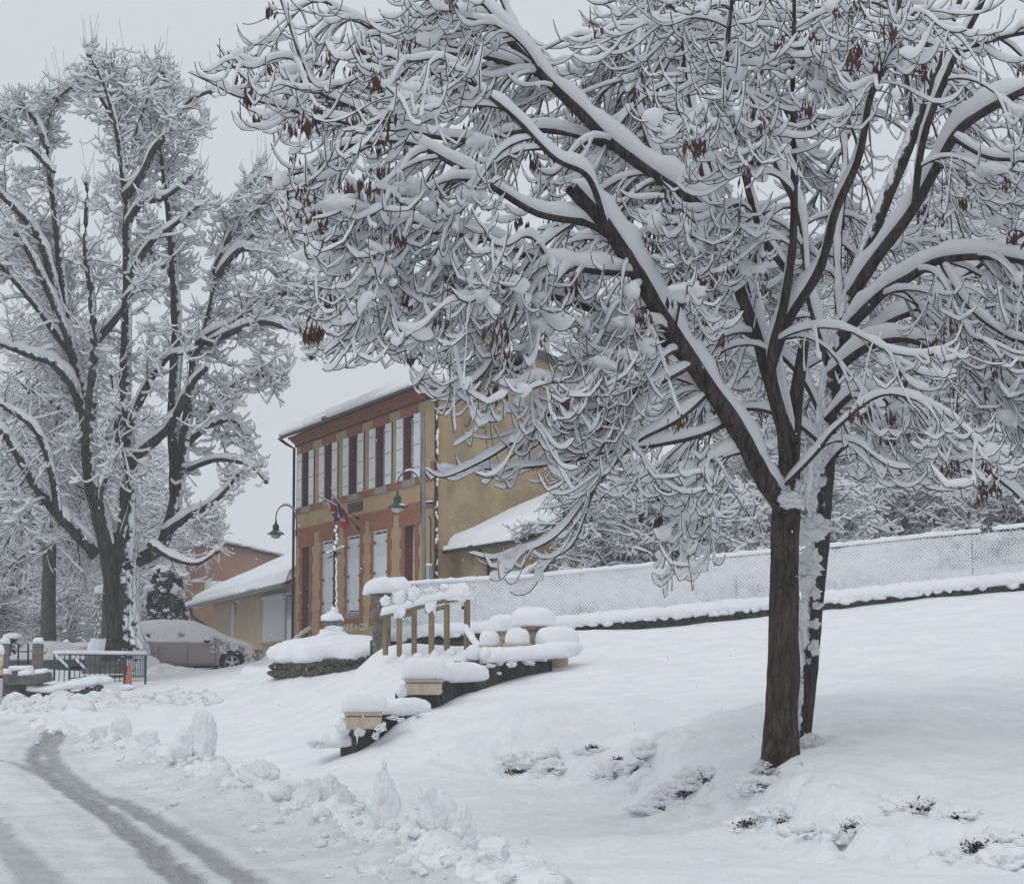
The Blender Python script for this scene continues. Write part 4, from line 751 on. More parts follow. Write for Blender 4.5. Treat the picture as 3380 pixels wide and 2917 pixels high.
    for (a, c, z0, z1) in lows:
        MB().box(a - .12, c + .12, -.05, .06, z0 - .18, z0 - .02).build('sill', STONE, T)
        r = MB(); r.box(a, a + .03, -.06, .026, z0, z1); r.box(c - .03, c, -.06, .026, z0, z1); r.box(a + .03, c - .03, -.06, .026, z1 - .03, z1); r.box(a + .03, c - .03, -.06, .026, z0 - .02, z0 + .01); r.build('frame', FRAMEW, T)
        m_ = (a + c) / 2
        MB().box(a + .03, c - .03, -.10, -.062, z0, z1).build('shade_gap', IRON, T)
        for x0, x1 in ((a + .035, m_ - .004), (m_ + .004, c - .035)):
            s = MB(); s.box(x0, x1, -.05, -.02, z0 + .05, z1 - .09)
            zz = z1 - .16
            while zz > z1 - .68: s.box(x0 + .06, x1 - .06, -.02, -.004, zz - .018, zz); zz -= .034
            for zz in (z0 + .55, z0 + .9, z0 + 1.35): s.box(x0 + .02, x1 - .02, -.02, -.008, zz, zz + .045)
            s.box(x0, x0 + .055, -.02, -.01, z0 + .05, z1 - .09); s.box(x1 - .055, x1, -.02, -.01, z0 + .05, z1 - .09)
            so = s.build('shutter', WHITE, T)
            h = MB(); xe = x0 if x0 < m_ - .1 else x1
            for zz in (z0 + .3, z0 + 1.0, z1 - .35): h.box(xe - .05, xe + .05, -.0, .032, zz, zz + .06)
            h.build('hinge', IRON, so)
        MB().box(m_ - .02, m_ + .02, -.05, -.01, z1 - .11, z1 - .03).build('latch', FRAMEW, T)
    # right door (glazed) and left door, deep brick reveals
    for i, (a, c, z0, z1) in enumerate(doors):
        r = MB(); r.box(c - .012, c - .002, -.42, -.001, z0, z1); r.box(a + .002, a + .012, -.42, -.001, z0, z1); r.box(a + .012, c - .012, -.42, -.001, z1 - .012, z1 - .002); r.build('reveal', BRICKD, T)
        dd = MB(); panel(dd, a + .012, c - .012, z0, z1 - .012, [(a + .1, c - .12, z0 + 1.95, z0 + 2.38), (a + .1, c - .12, z0 + 2.42, z1 - .1)] if i else [], -.28, -.22); do = dd.build('door', mat('door_grey_white', (.50, .50, .50), .6, (.58, .58, .58), 5), T)
        MB().box(a + .05, c - .06, -.27, -.26, z0 + .1, z1 - .05).build('pane', GLASS, do); MB().box(a + .06, a + .1, -.22, -.18, z0 + 1.1, z0 + 1.25).build('handle', IRON, do)
    # inscription
    def word(txt, xl, xr, z, h):
        cu = bpy.data.curves.new('t', 'FONT'); cu.body = txt; cu.size = 1; cu.extrude = .012; to = bpy.data.objects.new('t', cu); sc.collection.objects.link(to); bpy.context.view_layer.update()
        me = bpy.data.meshes.new_from_object(to); bpy.data.objects.remove(to); v = np.array([q_.co[:] for q_ in me.vertices]); lo, hi = v.min(0), v.max(0)
        x = xl + (v[:, 0] - lo[0]) / (hi[0] - lo[0]) * (xr - xl); zz = z + (v[:, 1] - lo[1]) / (hi[1] - lo[1]) * h; y = .010 + (v[:, 2] - lo[2]) * .5
        me.vertices.foreach_set('co', np.stack([x, y, zz], 1).ravel()); o = link('lettering', me, SIGNC, T); return o
    word('MAIRIE', 8.62, 7.21, 2.50, .195); word('DE', 7.07, 6.78, 2.53, .125); word('COS', 6.64, 5.84, 2.50, .2)
    sf = MB()
    for x in (7.86, 7.42, 7.24, 6.98): sf.box(x - .04, x + .04, .010, .02, 2.50, 2.512); sf.box(x - .04, x + .04, .010, .02, 2.683, 2.695)
    sf.build('lettering', SIGNC, T)
    MB().box(6.5, 7.8, .001, .03, 5.93, 6.14).build('plaque', mat('plaque_brown', (.10, .065, .04), .8, (.16, .11, .07), 30), T)
    fr = MB(); fr.box(6.47, 7.83, .001, .04, 6.14, 6.165); fr.box(6.47, 7.83, .001, .04, 5.905, 5.93); fr.box(6.47, 6.5, .001, .04, 5.93, 6.14); fr.box(7.8, 7.83, .001, .04, 5.93, 6.14)
    for k, x in enumerate([7.6, 7.35, 7.12, 6.9, 6.7]): fr.box(x - .05, x + .05, .03, .036, 5.975, 6.1)
    fr.build('plaque_frame', mat('plaque_dark', (.05, .035, .025), .8), T)
    # roof: front pitch, rear pitch, snow layers
    def pitch(mb, y0, z0, y1, z1, t, x0=-.12, x1=None, dz=0):
        x1 = Lf + .25 if x1 is None else x1; mb.prism([(y0, z0 + dz), (y0, z0 + t + dz), (y1, z1 + t + dz), (y1, z1 + dz)], 'x', x0, x1)
    r = MB(); pitch(r, .42, 8.70, -2.6, 9.64, .07); pitch(r, -2.6, 9.64, -Wd - .35, 8.60, .07); r.build('roof', ROOFU, T)
    MB().bar((-.14, .30, 8.72), (-.14, -2.6, 9.66), .05, .20).bar((-.14, -2.6, 9.66), (-.14, -Wd - .3, 8.62), .05, .20).build('verge_board', mat('verge_grey', (.09, .09, .095), .8), T)
    tl = MB(); x = -.05
    while x < Lf + .25:
        tl.tube([(x, .36, 8.80), (x, .50, 8.755)], .07, 7); x += .19
    tl.build('tile_ends', TILE, T, kind='stuff')
    # snow on the roof, as a rounded blanket
    def blanket(name, x0, x1, prof, thick, seed, nx=140):
        xs = np.linspace(x0, x1, nx); ny = 40; pr = np.array(prof, float); sg = np.linalg.norm(np.diff(pr, axis=0), axis=1); cum = np.concatenate([[0], np.cumsum(sg)]); t = np.linspace(0, cum[-1], ny); py_ = np.interp(t, cum, pr[:, 0]); pz = np.interp(t, cum, pr[:, 1])
        X, Tt = np.meshgrid(xs, t, indexing='ij'); Y = np.broadcast_to(py_, X.shape).copy(); Z0 = np.broadcast_to(pz, X.shape)
        e = np.minimum(np.minimum(Tt, cum[-1] - Tt), np.minimum(X - x0, x1 - X)); env = np.sqrt(np.clip(1 - (1 - np.clip(e / (thick * 1.1), 0, 1)) ** 2, 0, 1))
        Zt = Z0 + thick * env * (1 + .12 * n2(X, Tt, 1.2, 3, seed)); over = .05 * n2(X, Tt * 0, 3.0, 3, seed + 3)
        Y += np.where(Tt < .25, over, 0)
        top = np.stack([X, Y, Zt], -1).reshape(-1, 3); bot = np.stack([X, Y, Z0 - .0 + 0 * X], -1).reshape(-1, 3); Ii = np.arange(nx * ny).reshape(nx, ny)
        q = np.stack([Ii[:-1, :-1], Ii[:-1, 1:], Ii[1:, 1:], Ii[1:, :-1]], -1).reshape(-1, 4)
        rim = np.concatenate([Ii[0, :], Ii[1:, -1], Ii[-1, -2::-1], Ii[-2:0:-1, 0]]); r2_ = np.roll(rim, -1); side_ = np.stack([rim, r2_, r2_ + nx * ny, rim + nx * ny], 1)
        return raw_mesh(name, np.concatenate([top, bot]), [q, q[:, ::-1] + nx * ny, side_])
    link('roof_snow', blanket('roof_snow', -.14, Lf + .28, [(.46, 8.79), (-2.6, 9.71), (-Wd - .4, 8.69)], .25, 2.0), SNOW, T)
    slab('eave_snow', [(Lf + .1, .50, 8.74), (9, .50, 8.72)], .15, .12, T, seed=3, amp=.5, sides=8); slab('eave_snow', [(8.4, .50, 8.74), (.6, .50, 8.72)], .16, .14, T, seed=5, amp=.5, sides=8)
    slab('eave_snow', [(.35, .38, 8.72), (-.30, .30, 8.72), (-.28, -.5, 8.74)], .34, .22, T, seed=8); slab('eave_snow', [(-.26, -Wd - .3, 8.64), (-.26, -Wd + .2, 8.66)], .3, .2, T, seed=9)
    gt = MB().tube([(Lf + .45, .47, 8.68), (.0, .47, 8.68)], .04, 8); gt.build('gutter', MATS['verge_grey'], T)
    MB().tube([(Lf + .25, .48, 8.65), (Lf + .15, .3, 8.5), (Lf + .02, .08, 8.35), (Lf + .02, .06, 2.1)], .045, 8).build('downpipe', IRON, T)
    dp = MB().tube([(.10, .2, 8.45), (.02, .10, 8.38), (-.02, .07, 8.25), (-.02, .06, 2.1)], .045, 8)
    for z in (3, 4.4, 5.8, 7.1): dp.tube([(-.02, .06, z), (-.02, .06, z + .06)], .06, 8)
    dp.build('downpipe', IRON, T)
    rr = np.random.default_rng(5); blobs('pipe_snow', [dict(c=(-.08 + rr.normal(0, .012), .06 + rr.normal(0, .02), z), r=(.03, .03, rr.uniform(.02, .12)), seed=k, amp=.4, sub=1) for k, z in enumerate(rr.uniform(2.6, 8.0, 34))], SNOW, T, 'stuff')
    MB().tube([(.42, .05, 2.3), (.42, .05, 5.2), (.55, .05, 5.35)], .018, 6).build('cable', IRON, T)
    bx = MB().box(.22, .50, .03, .17, 3.72, 4.04); bx.build('meter_box', mat('meter_grey', (.4, .41, .41), .6), T, bevel=.01)
    slab('box_snow', [(.20, .10, 4.04), (.52, .10, 4.04)], .16, .08, T, seed=1, step=.03)
    MB().box(.18, .46, .03, .20, 5.64, 5.67).build('wall_ledge', IRON, T); slab('ledge_snow', [(.14, .12, 5.67), (.5, .12, 5.67)], .18, .05, T, seed=1, step=.03)
    # chimney
    ch = MB(); ch.box(.05, .75, -1.95, -1.45, 9.2, 10.36); ch.build('chimney', OCHRE, T); MB().box(-.05, .85, -2.08, -1.32, 10.48, 10.56).box(.0, .06, -2.0, -1.4, 10.36, 10.48).box(.70, .76, -2.0, -1.4, 10.36, 10.48).box(-.02, .8, -2.02, -1.4, 10.30, 10.36).build('chimney_cap', mat('cap_grey', (.12, .12, .12), .8), T)
    slab('chimney_snow', [(.4, -2.1, 10.56), (.4, -1.3, 10.56)], .95, .2, T, seed=4, step=.05)
    # flags on the facade
    def to_local(p): q_ = np.array(p) - np.array([Ox, Oy, 0]); n_ = np.array([-Adir[1], Adir[0]]); return Vector((q_[:2] @ Adir, q_[:2] @ n_, q_[2]))
    F1 = thing('flag', 'furled red white and blue flag on a slanting pole over the middle ground floor shutters', 'flag', (Ox, Oy, 0), ang, 'flags on the town hall front')
    F2 = thing('flag', 'second drooping flag with white and grey folds on the pole slanting further left', 'flag', (Ox, Oy, 0), ang, 'flags on the town hall front')
    base1 = Vector((6.55, .03, 5.28)); tip1 = to_local(P((1000 + 480 / 5.1075) / K, (1600 + 150 / 5.1075) / K, 57.2)); base2 = Vector((6.9, .03, 5.62)); tip2 = to_local(P((1000 + 255 / 5.1075) / K, (1600 + 185 / 5.1075) / K, 58.2))
    b1 = to_local(P((1000 + 870 / 5.1075) / K, (1600 + 750 / 5.1075) / K, 58.2)); b1.y = .03
    b2 = to_local(P((1000 + 880 / 5.1075) / K, (1600 + 570 / 5.1075) / K, 58.2)); b2.y = .03
    for Fg, bb, tt_ in ((F1, b1, tip1), (F2, b2, tip2)):
        MB().tube([bb, tt_], .013, 6).build('pole', IRON, Fg); n_ = bb.lerp(tt_, .08); MB().tube([bb - Vector((0, .01, .0)), n_], .035, 6).build('bracket', IRON, Fg)
        slab('pole_snow', [list(bb.lerp(tt_, .25) + Vector((0, 0, .012))), list(bb.lerp(tt_, .97) + Vector((0, 0, .012)))], .035, .04, Fg, seed=2, step=.05, sides=7)
    def cloth(Fg, a, b_, drop, cols, seed):
        nu, nv = 24, 16; V = []
        for i in range(nu):
            for j in range(nv):
                s_, t = i / (nu - 1), j / (nv - 1); p = Vector(a).lerp(Vector(b_), s_ * (1 - .45 * t)); p = p + Vector((.05 * math.sin(s_ * 11 + seed) * t, .07 * math.sin(s_ * 17 + seed * 2 + t * 3) * (t + .2), -drop * t * (1 - .55 * abs(s_ - .45) * 2 * t)))
                V.append(p[:])
        q = [(i * nv + j, (i + 1) * nv + j, (i + 1) * nv + j + 1, i * nv + j + 1) for i in range(nu - 1) for j in range(nv - 1)]
        me = raw_mesh('cloth', np.array(V), [np.array(q)]); o = link('cloth', me, None, Fg)
        for c_ in cols: me.materials.append(c_)
        me.polygons.foreach_set('material_index', [min(int((i / (nu - 1)) * len(cols)), len(cols) - 1) for i in range(nu - 1) for j in range(nv - 1)])
        sol = o.modifiers.new('s', 'SOLIDIFY'); sol.thickness = .006
    RED = mat('flag_red', (.42, .035, .045), .8); BLU = mat('flag_blue', (.03, .04, .10), .8); WHT = mat('flag_white', (.55, .56, .58), .8)
    cloth(F1, b1.lerp(tip1, .42), b1.lerp(tip1, .80), .52, [RED, RED, RED, WHT, BLU], 1.0); cloth(F2, b2.lerp(tip2, .45), b2.lerp(tip2, .8), .45, [WHT, BLU, RED, RED, WHT], 2.2)
    return T, to_local, ang
TH_, to_local, TANG = town_hall()
# lean-to on the gable and small outbuilding
def ray_gable(x, y):     # view px -> point on gable plane
    r = ray(x * K, y * K); A3 = np.array([*Adir, 0]); O3 = np.array([Ox, Oy, 0]); e = np.array([0, 0, EYE]); t = ((O3 - e) @ A3) / (r @ A3); return e + r * t
def lean_to():
    G = np.array([Adir[1], -Adir[0]]); p0 = ray_gable(902, 1114); g0 = (p0[:2] - [Ox, Oy]) @ G; z0 = p0[2]; p1 = ray_gable(1085, 1028); g1 = (p1[:2] - [Ox, Oy]) @ G; z1 = p1[2]
    T = thing('lean_to', 'low ochre lean-to with thick snow on its roof against the town hall gable', 'shed', (Ox, Oy, 0), TANG)
    L = 5.0; y0, y1 = -g0, -g1     # local coords: x along Adir (negative = towards camera), y outward
    slope = (z1 - z0) / (y0 - y1); yb = -5.3; zb_ = z0 + slope * (y0 - yb)
    MB().prism([(y0 - .35, 1.9), (y0 - .35, z0 + .0), (yb, zb_ - .12), (yb, 1.9)], 'x', -L + .3, -.004).build('wall', GABLEM, T)
    MB().prism([(y0, z0 - .07), (y0, z0), (yb, zb_), (yb, zb_ - .07)], 'x', -L, -.004).build('roof', ROOFU, T)
    MB().tube([(-L, y0 + .05, z0 - .02), (-.01, y0 + .05, z0 - .02)], .06, 8).build('gutter', IRON, T)
    MB().tube([(-2.4, y0 + .03, z0 - .06), (-2.4, y0 - .25, z0 - .3), (-2.4, y0 - .30, 2.0)], .045, 8).build('downpipe', IRON, T)
    n = 40; xs = np.linspace(-L - .05, -.01, 60); ts = np.linspace(0, 1, n); X, Tt = np.meshgrid(xs, ts, indexing='ij'); Y = y0 + .02 + (yb - y0) * Tt; e = np.minimum(np.minimum(Tt * 5, X + L + .06), .3) / .3
    Z = z0 + (zb_ - z0) * Tt + .30 * np.sqrt(np.clip(1 - (1 - e) ** 2, 0, 1)) * (1 + .1 * n2(X, Tt * 5, 1.5)); Ii = np.arange(60 * n).reshape(60, n); q = np.stack([Ii[:-1, :-1], Ii[:-1, 1:], Ii[1:, 1:], Ii[1:, :-1]], -1).reshape(-1, 4)
    V = np.stack([X, Y, Z], -1).reshape(-1, 3); B = np.stack([X, Y, z0 + (zb_ - z0) * Tt], -1).reshape(-1, 3); rim = np.concatenate([Ii[0, :], Ii[1:, -1], Ii[-1, -2::-1], Ii[-2:0:-1, 0]]); r2_ = np.roll(rim, -1)
    link('roof_snow', raw_mesh('roof_snow', np.concatenate([V, B]), [q, q[:, ::-1] + 60 * n, np.stack([rim, r2_, r2_ + 60 * n, rim + 60 * n], 1)]), SNOW, T)
    slab('gutter_snow', [(-1.9, y0 + .06, z0 + .0), (-.05, y0 + .06, z0 + .0)], .16, .10, T, seed=3, amp=.4); slab('gutter_snow', [(-L, y0 + .06, z0), (-2.2, y0 + .06, z0)], .14, .09, T, seed=6, amp=.4)
lean_to()
def outhouse():
    d = 47; c = P(1140, 1135, d); pm = d / 4138
    T = thing('outbuilding', 'small pale yellow gable of a low outbuilding behind the wire fence', 'shed', (c[0], c[1], 0)); top = c[2]; lx, lz = -110 * pm, P(1030, 1185, d)[2]; rx = 62 * pm; rz_ = P(1205, 1160, d)[2]
    MB().prism([(lx, 2.0), (lx, lz - .02), (0, top - .02), (rx, rz_ - .02), (rx, 2.0)], 'y', 0, 3).build('wall', mat('pale_yellow', (.42, .36, .22), .9, (.50, .44, .28), 3, detail=6), T)
    MB().bar((lx - .25, 1.4, lz - .12), (0, 1.4, top + .03), 3.3, .07).bar((0, 1.4, top + .03), (rx + .2, 1.4, rz_ - .07), 3.3, .07).build('roof', TILE, T)
    slab('roof_snow', [(lx - .3, 1.4, lz - .10), (lx / 2, 1.4, (lz + top) / 2 + .03), (0, 1.4, top + .08), (rx / 2, 1.4, (rz_ + top) / 2 + .02), (rx + .25, 1.4, rz_ - .06)], 3.5, .26, T, seed=3, sides=14)
outhouse()

# annex left of the town hall and salmon house behind
def annex():
    R_ = P(978 / K, 1925 / K, 66); L_ = P(632 / K, 2006 / K, 95); v = L_[:2] - R_[:2]; Ln = np.hypot(*v); ang = math.atan2(v[1], v[0])
    T = thing('annex_building', 'long low beige annex with thick snow on its sloping roof, left of the town hall', 'building', (R_[0], R_[1], 0), ang); ze = 4.18
    CREAM = mat('annex_render', (.46, .36, .235), .92, (.52, .41, .27), 1.2, detail=7)
    def sx_(px):            # src px -> local x on wall plane
        r = ray(px, 2100); n_ = np.array([-v[1], v[0]]) / Ln; t = (R_[:2] @ n_ - .42) / (r[:2] @ n_); return (r[:2] * t - R_[:2]) @ v / Ln
    xe = sx_(700); wins = [(sx_(1838 / 2.072), sx_(1800 / 2.072 + .5) if 0 else sx_(868), 0, 0)]
    x_sh0, x_sh1 = sx_(937), sx_(868); x_w0, x_w1 = sx_(968), sx_(942)
    def zz(px, py): r = ray(px, py); n_ = np.array([-v[1], v[0]]) / Ln; t = (R_[:2] @ n_ - .42) / (r[:2] @ n_); return EYE + r[2] * t
    zt, zb_ = zz(900, 1975), zz(900, 2118)
    w = MB(); w.box(.1, xe, -6, -.45, .8, ze + .2); w.build('wall', CREAM, T)
    s = MB(); z = zb_
    while z < zt: s.box(x_sh0, x_sh1, -.45, -.415, z, z + .042); z += .05
    s.build('roller_shutter', WHITE, T); MB().box(x_sh0 - .05, x_sh1 + .1, -.46, -.34, zt, zt + .12).build('shutter_box', WHITE, T); MB().box(x_sh0 - .1, x_sh1 + .1, -.46, -.36, zb_ - .1, zb_).build('sill', mat('sill_pink', (.40, .24, .17), .9), T)
    f = MB(); f.box(x_w0, x_w0 + .07, -.45, -.40, zb_ - .9, zt + .1); f.box(x_w1 - .07, x_w1, -.45, -.40, zb_ - .9, zt + .1); f.box(x_w0 + .07, x_w1 - .07, -.45, -.40, zt + .02, zt + .1); fo = f.build('window', FRAMEW, T); MB().box(x_w0 + .07, x_w1 - .07, -.45, -.425, zb_ - .9, zt + .02).build('pane', GLASS, fo)
    xd0, xd1 = sx_(772), sx_(762); MB().box(xd0, xd1, -.45, -.42, 1.3, zt + .1).build('door', mat('pale_door', (.55, .55, .53), .6), T)
    MB().box(sx_(775) - .2, sx_(758), -.45, -.43, zt - .35, zt + .15).build('louvre', STONE, T)
    k = math.tan(math.radians(25)); MB().prism([(.3, ze - .08), (.3, ze), (-4.2, ze + 4.5 * k), (-4.2, ze + 4.5 * k - .1)], 'x', 0, xe + 2.2).build('roof', ROOFU, T)
    n = 36; m_ = 120; xs = np.linspace(0, xe + 2.3, m_); ts = np.linspace(0, 1, n); X, Tt = np.meshgrid(xs, ts, indexing='ij'); Y = .36 - 4.6 * Tt; e = np.minimum(np.minimum(Tt * 4.6, xe + 2.31 - X), .34) / .34
    Z0 = ze + 4.6 * k * Tt; Z = Z0 + .34 * np.sqrt(np.clip(1 - (1 - e) ** 2, 0, 1)) * (1 + .12 * n2(X * .4, Tt * 4, 1.2)); Ii = np.arange(m_ * n).reshape(m_, n); q = np.stack([Ii[:-1, :-1], Ii[:-1, 1:], Ii[1:, 1:], Ii[1:, :-1]], -1).reshape(-1, 4)
    V = np.stack([X, Y, Z], -1).reshape(-1, 3); B = np.stack([X, Y, Z0], -1).reshape(-1, 3); rim = np.concatenate([Ii[0, :], Ii[1:, -1], Ii[-1, -2::-1], Ii[-2:0:-1, 0]]); r2_ = np.roll(rim, -1)
    link('roof_snow', raw_mesh('roof_snow', np.concatenate([V, B]), [q, q[:, ::-1] + m_ * n, np.stack([rim, r2_, r2_ + m_ * n, rim + m_ * n], 1)]), SNOW, T)
    MB().tube([(0, .42, ze - .10), (xe + 2.3, .42, ze - .10)], .08, 8).build('gutter', ZINC, T)
    slab('gutter_snow', [(xe * .42, .46, ze - .05), (xe + 2.5, .46, ze - .05)], .22, .17, T, seed=3, amp=.45, step=.1); slab('gutter_snow', [(xe * .22, .46, ze - .05), (xe * .31, .46, ze - .05)], .2, .13, T, seed=6, amp=.4, step=.1)
    MB().tube([(xe + 1.3, .42, ze - .15), (xe + 1.2, .35, ze - .55), (xe + .1, -.38, ze - 1.1), (xe + .1, -.38, 1.0)], .07, 8).build('downpipe', mat('pipe_brown', (.08, .05, .045), .7), T)
annex()
def salmon_house():
    d = 105; T = thing('salmon_house', 'salmon pink house end with sloping snowy roof edge behind the annex', 'building', (0, d, 0)); q = [P(x, y, d) for x, y in ((440, 1096), (581, 1129), (640, 1142))]; l = P(375, 1112, d)
    MB().prism([(l[0], .5), (l[0], l[2]), (q[0][0], q[0][2]), (q[2][0], q[2][2]), (q[2][0], .5)], 'y', 0, 8).build('wall', mat('salmon_render', (.40, .235, .165), .92, (.46, .28, .20), .7, detail=7), T)
    slab('roof_snow', [(l[0] - .5, 2.6, l[2] - .1), (q[0][0], 2.6, q[0][2]), (q[2][0], 2.6, q[2][2])], 6.0, .34, T, seed=3, step=.3, sides=12)
    MB().bar((q[0][0], 2.5, q[0][2] - .03), (q[2][0], 2.5, q[2][2] - .03), 5.6, .08).build('roof', ROOFU, T)
    blobs('stack_snow', [dict(c=P(698 / K, 1935 / K, 104) - np.array([0, d, 0]), r=(.38, .38, .3), seed=1), dict(c=P(725 / K, 1932 / K, 104) - np.array([0, d, 0]), r=(.3, .3, .22), seed=4)], SNOW, T, 'stuff')
    d2 = 112; T = thing('pink_house', 'pale pink house almost hidden behind the memorial and the big trunk', 'building', (0, d2, 0)); a, b_ = P(182, 1215, d2), P(300, 1190, d2)
    MB().box(a[0], b_[0], 0, 6, .5, a[2]).build('wall', mat('salmon_render', (.4, .2, .2)), T); slab('roof_snow', [(a[0] - .3, 3, a[2]), (b_[0], 3, a[2])], 6.5, .5, T, step=.4)
salmon_house()
# ------------------------------------------------------------------ lamps
def lamp(name, label, base, arc, lampc, sc_, pole=None):
    """arc: list of 3D points of the swan neck, lampc: centre of the shade rim"""
    T = thing(name, label, 'lamp', tuple(base)); b = np.array(base); L = lambda p: tuple(np.array(p) - b)
    MB().tube([L(p) for p in resample(arc, 26)], .022 * sc_, 8).build('arm', GREEN, T)
    c = np.array(lampc) - b; k = sc_
    MB().lathe([(.31 * k, 0), (.33 * k, .012 * k), (.30 * k, .035 * k), (.20 * k, .10 * k), (.13 * k, .15 * k), (.115 * k, .26 * k), (.13 * k, .28 * k), (.10 * k, .36 * k), (.05 * k, .40 * k), (.035 * k, .50 * k), (.02 * k, .58 * k)], c, 24).build('lamp_shade', GREEN, T, smooth=True)
    MB().lathe([(.20 * k, -.005), (.19 * k, -.05 * k), (.15 * k, -.11 * k), (.08 * k, -.15 * k), (.01, -.165 * k)], c, 20).build('globe', mat('frosted_globe', (.50, .47, .47), .3, spec=.5), T, smooth=True)
    blobs('shade_snow', [dict(c=c + np.array([.12 * k, -.06 * k, .07 * k]), r=(.16 * k, .16 * k, .05 * k), seed=2, amp=.3)], SNOW, T)
    slab('arm_snow', [np.array(L(p)) + np.array([0, 0, .02]) for p in resample(arc, 26)[5:19]], .05, .045, T, seed=2, amp=.5, step=.04, sides=7)
    return T
d1 = 63.5
lamp('wall_lamp', 'green swan neck lamp on the far left corner of the town hall', P(601, 1110, 65), [P(600, 1085, d1), P(600, 1060, d1), P(597, 1040, d1), P(590, 1027, d1), P(579, 1022, d1), P(567, 1026, d1), P(560, 1037, d1), P(558, 1050, d1)], P(558, 1081, d1), .83)
d2 = 50.5
Tl = lamp('street_lamp', 'green swan neck lamp on a slim grey pole in front of the town hall corner', P(860, 1240, d2), [P(852, 1040, d2), P(852, 1010, d2), P(851, 985, d2), P(846, 965, d2), P(834, 954, d2), P(818, 956, d2), P(807, 967, d2), P(805, 980, d2)], P(804, 1027, d2), .79)
b = np.array(Tl.location)
MB().tube([P(858, 1240, d2) - b, P(857, 900, d2) - b, P(856, 830, d2) - b], .055, 12).build('pole', ZINC, Tl, smooth=False)
MB().bar(P(853, 1010, d2) - b, P(858, 1010, d2) - b, .05).bar(P(853, 1035, d2) - b, P(858, 1035, d2) - b, .05).build('bracket', IRON, Tl)
d3 = 49
Tl = lamp('street_lamp', 'green swan neck lamp half hidden by hanging twigs before the snowy wood', P(1332, 1150, d3), [P(1318, 950, d3), P(1318, 935, d3), P(1320, 915, d3), P(1325, 903, d3), P(1330, 915, d3), P(1331, 935, d3), P(1332, 950, d3)], P(1332, 985, d3), .7)
b = np.array(Tl.location); MB().tube([P(1318, 1180, d3) - b, P(1318, 950, d3) - b], .04, 8).build('pole', GREEN, Tl)

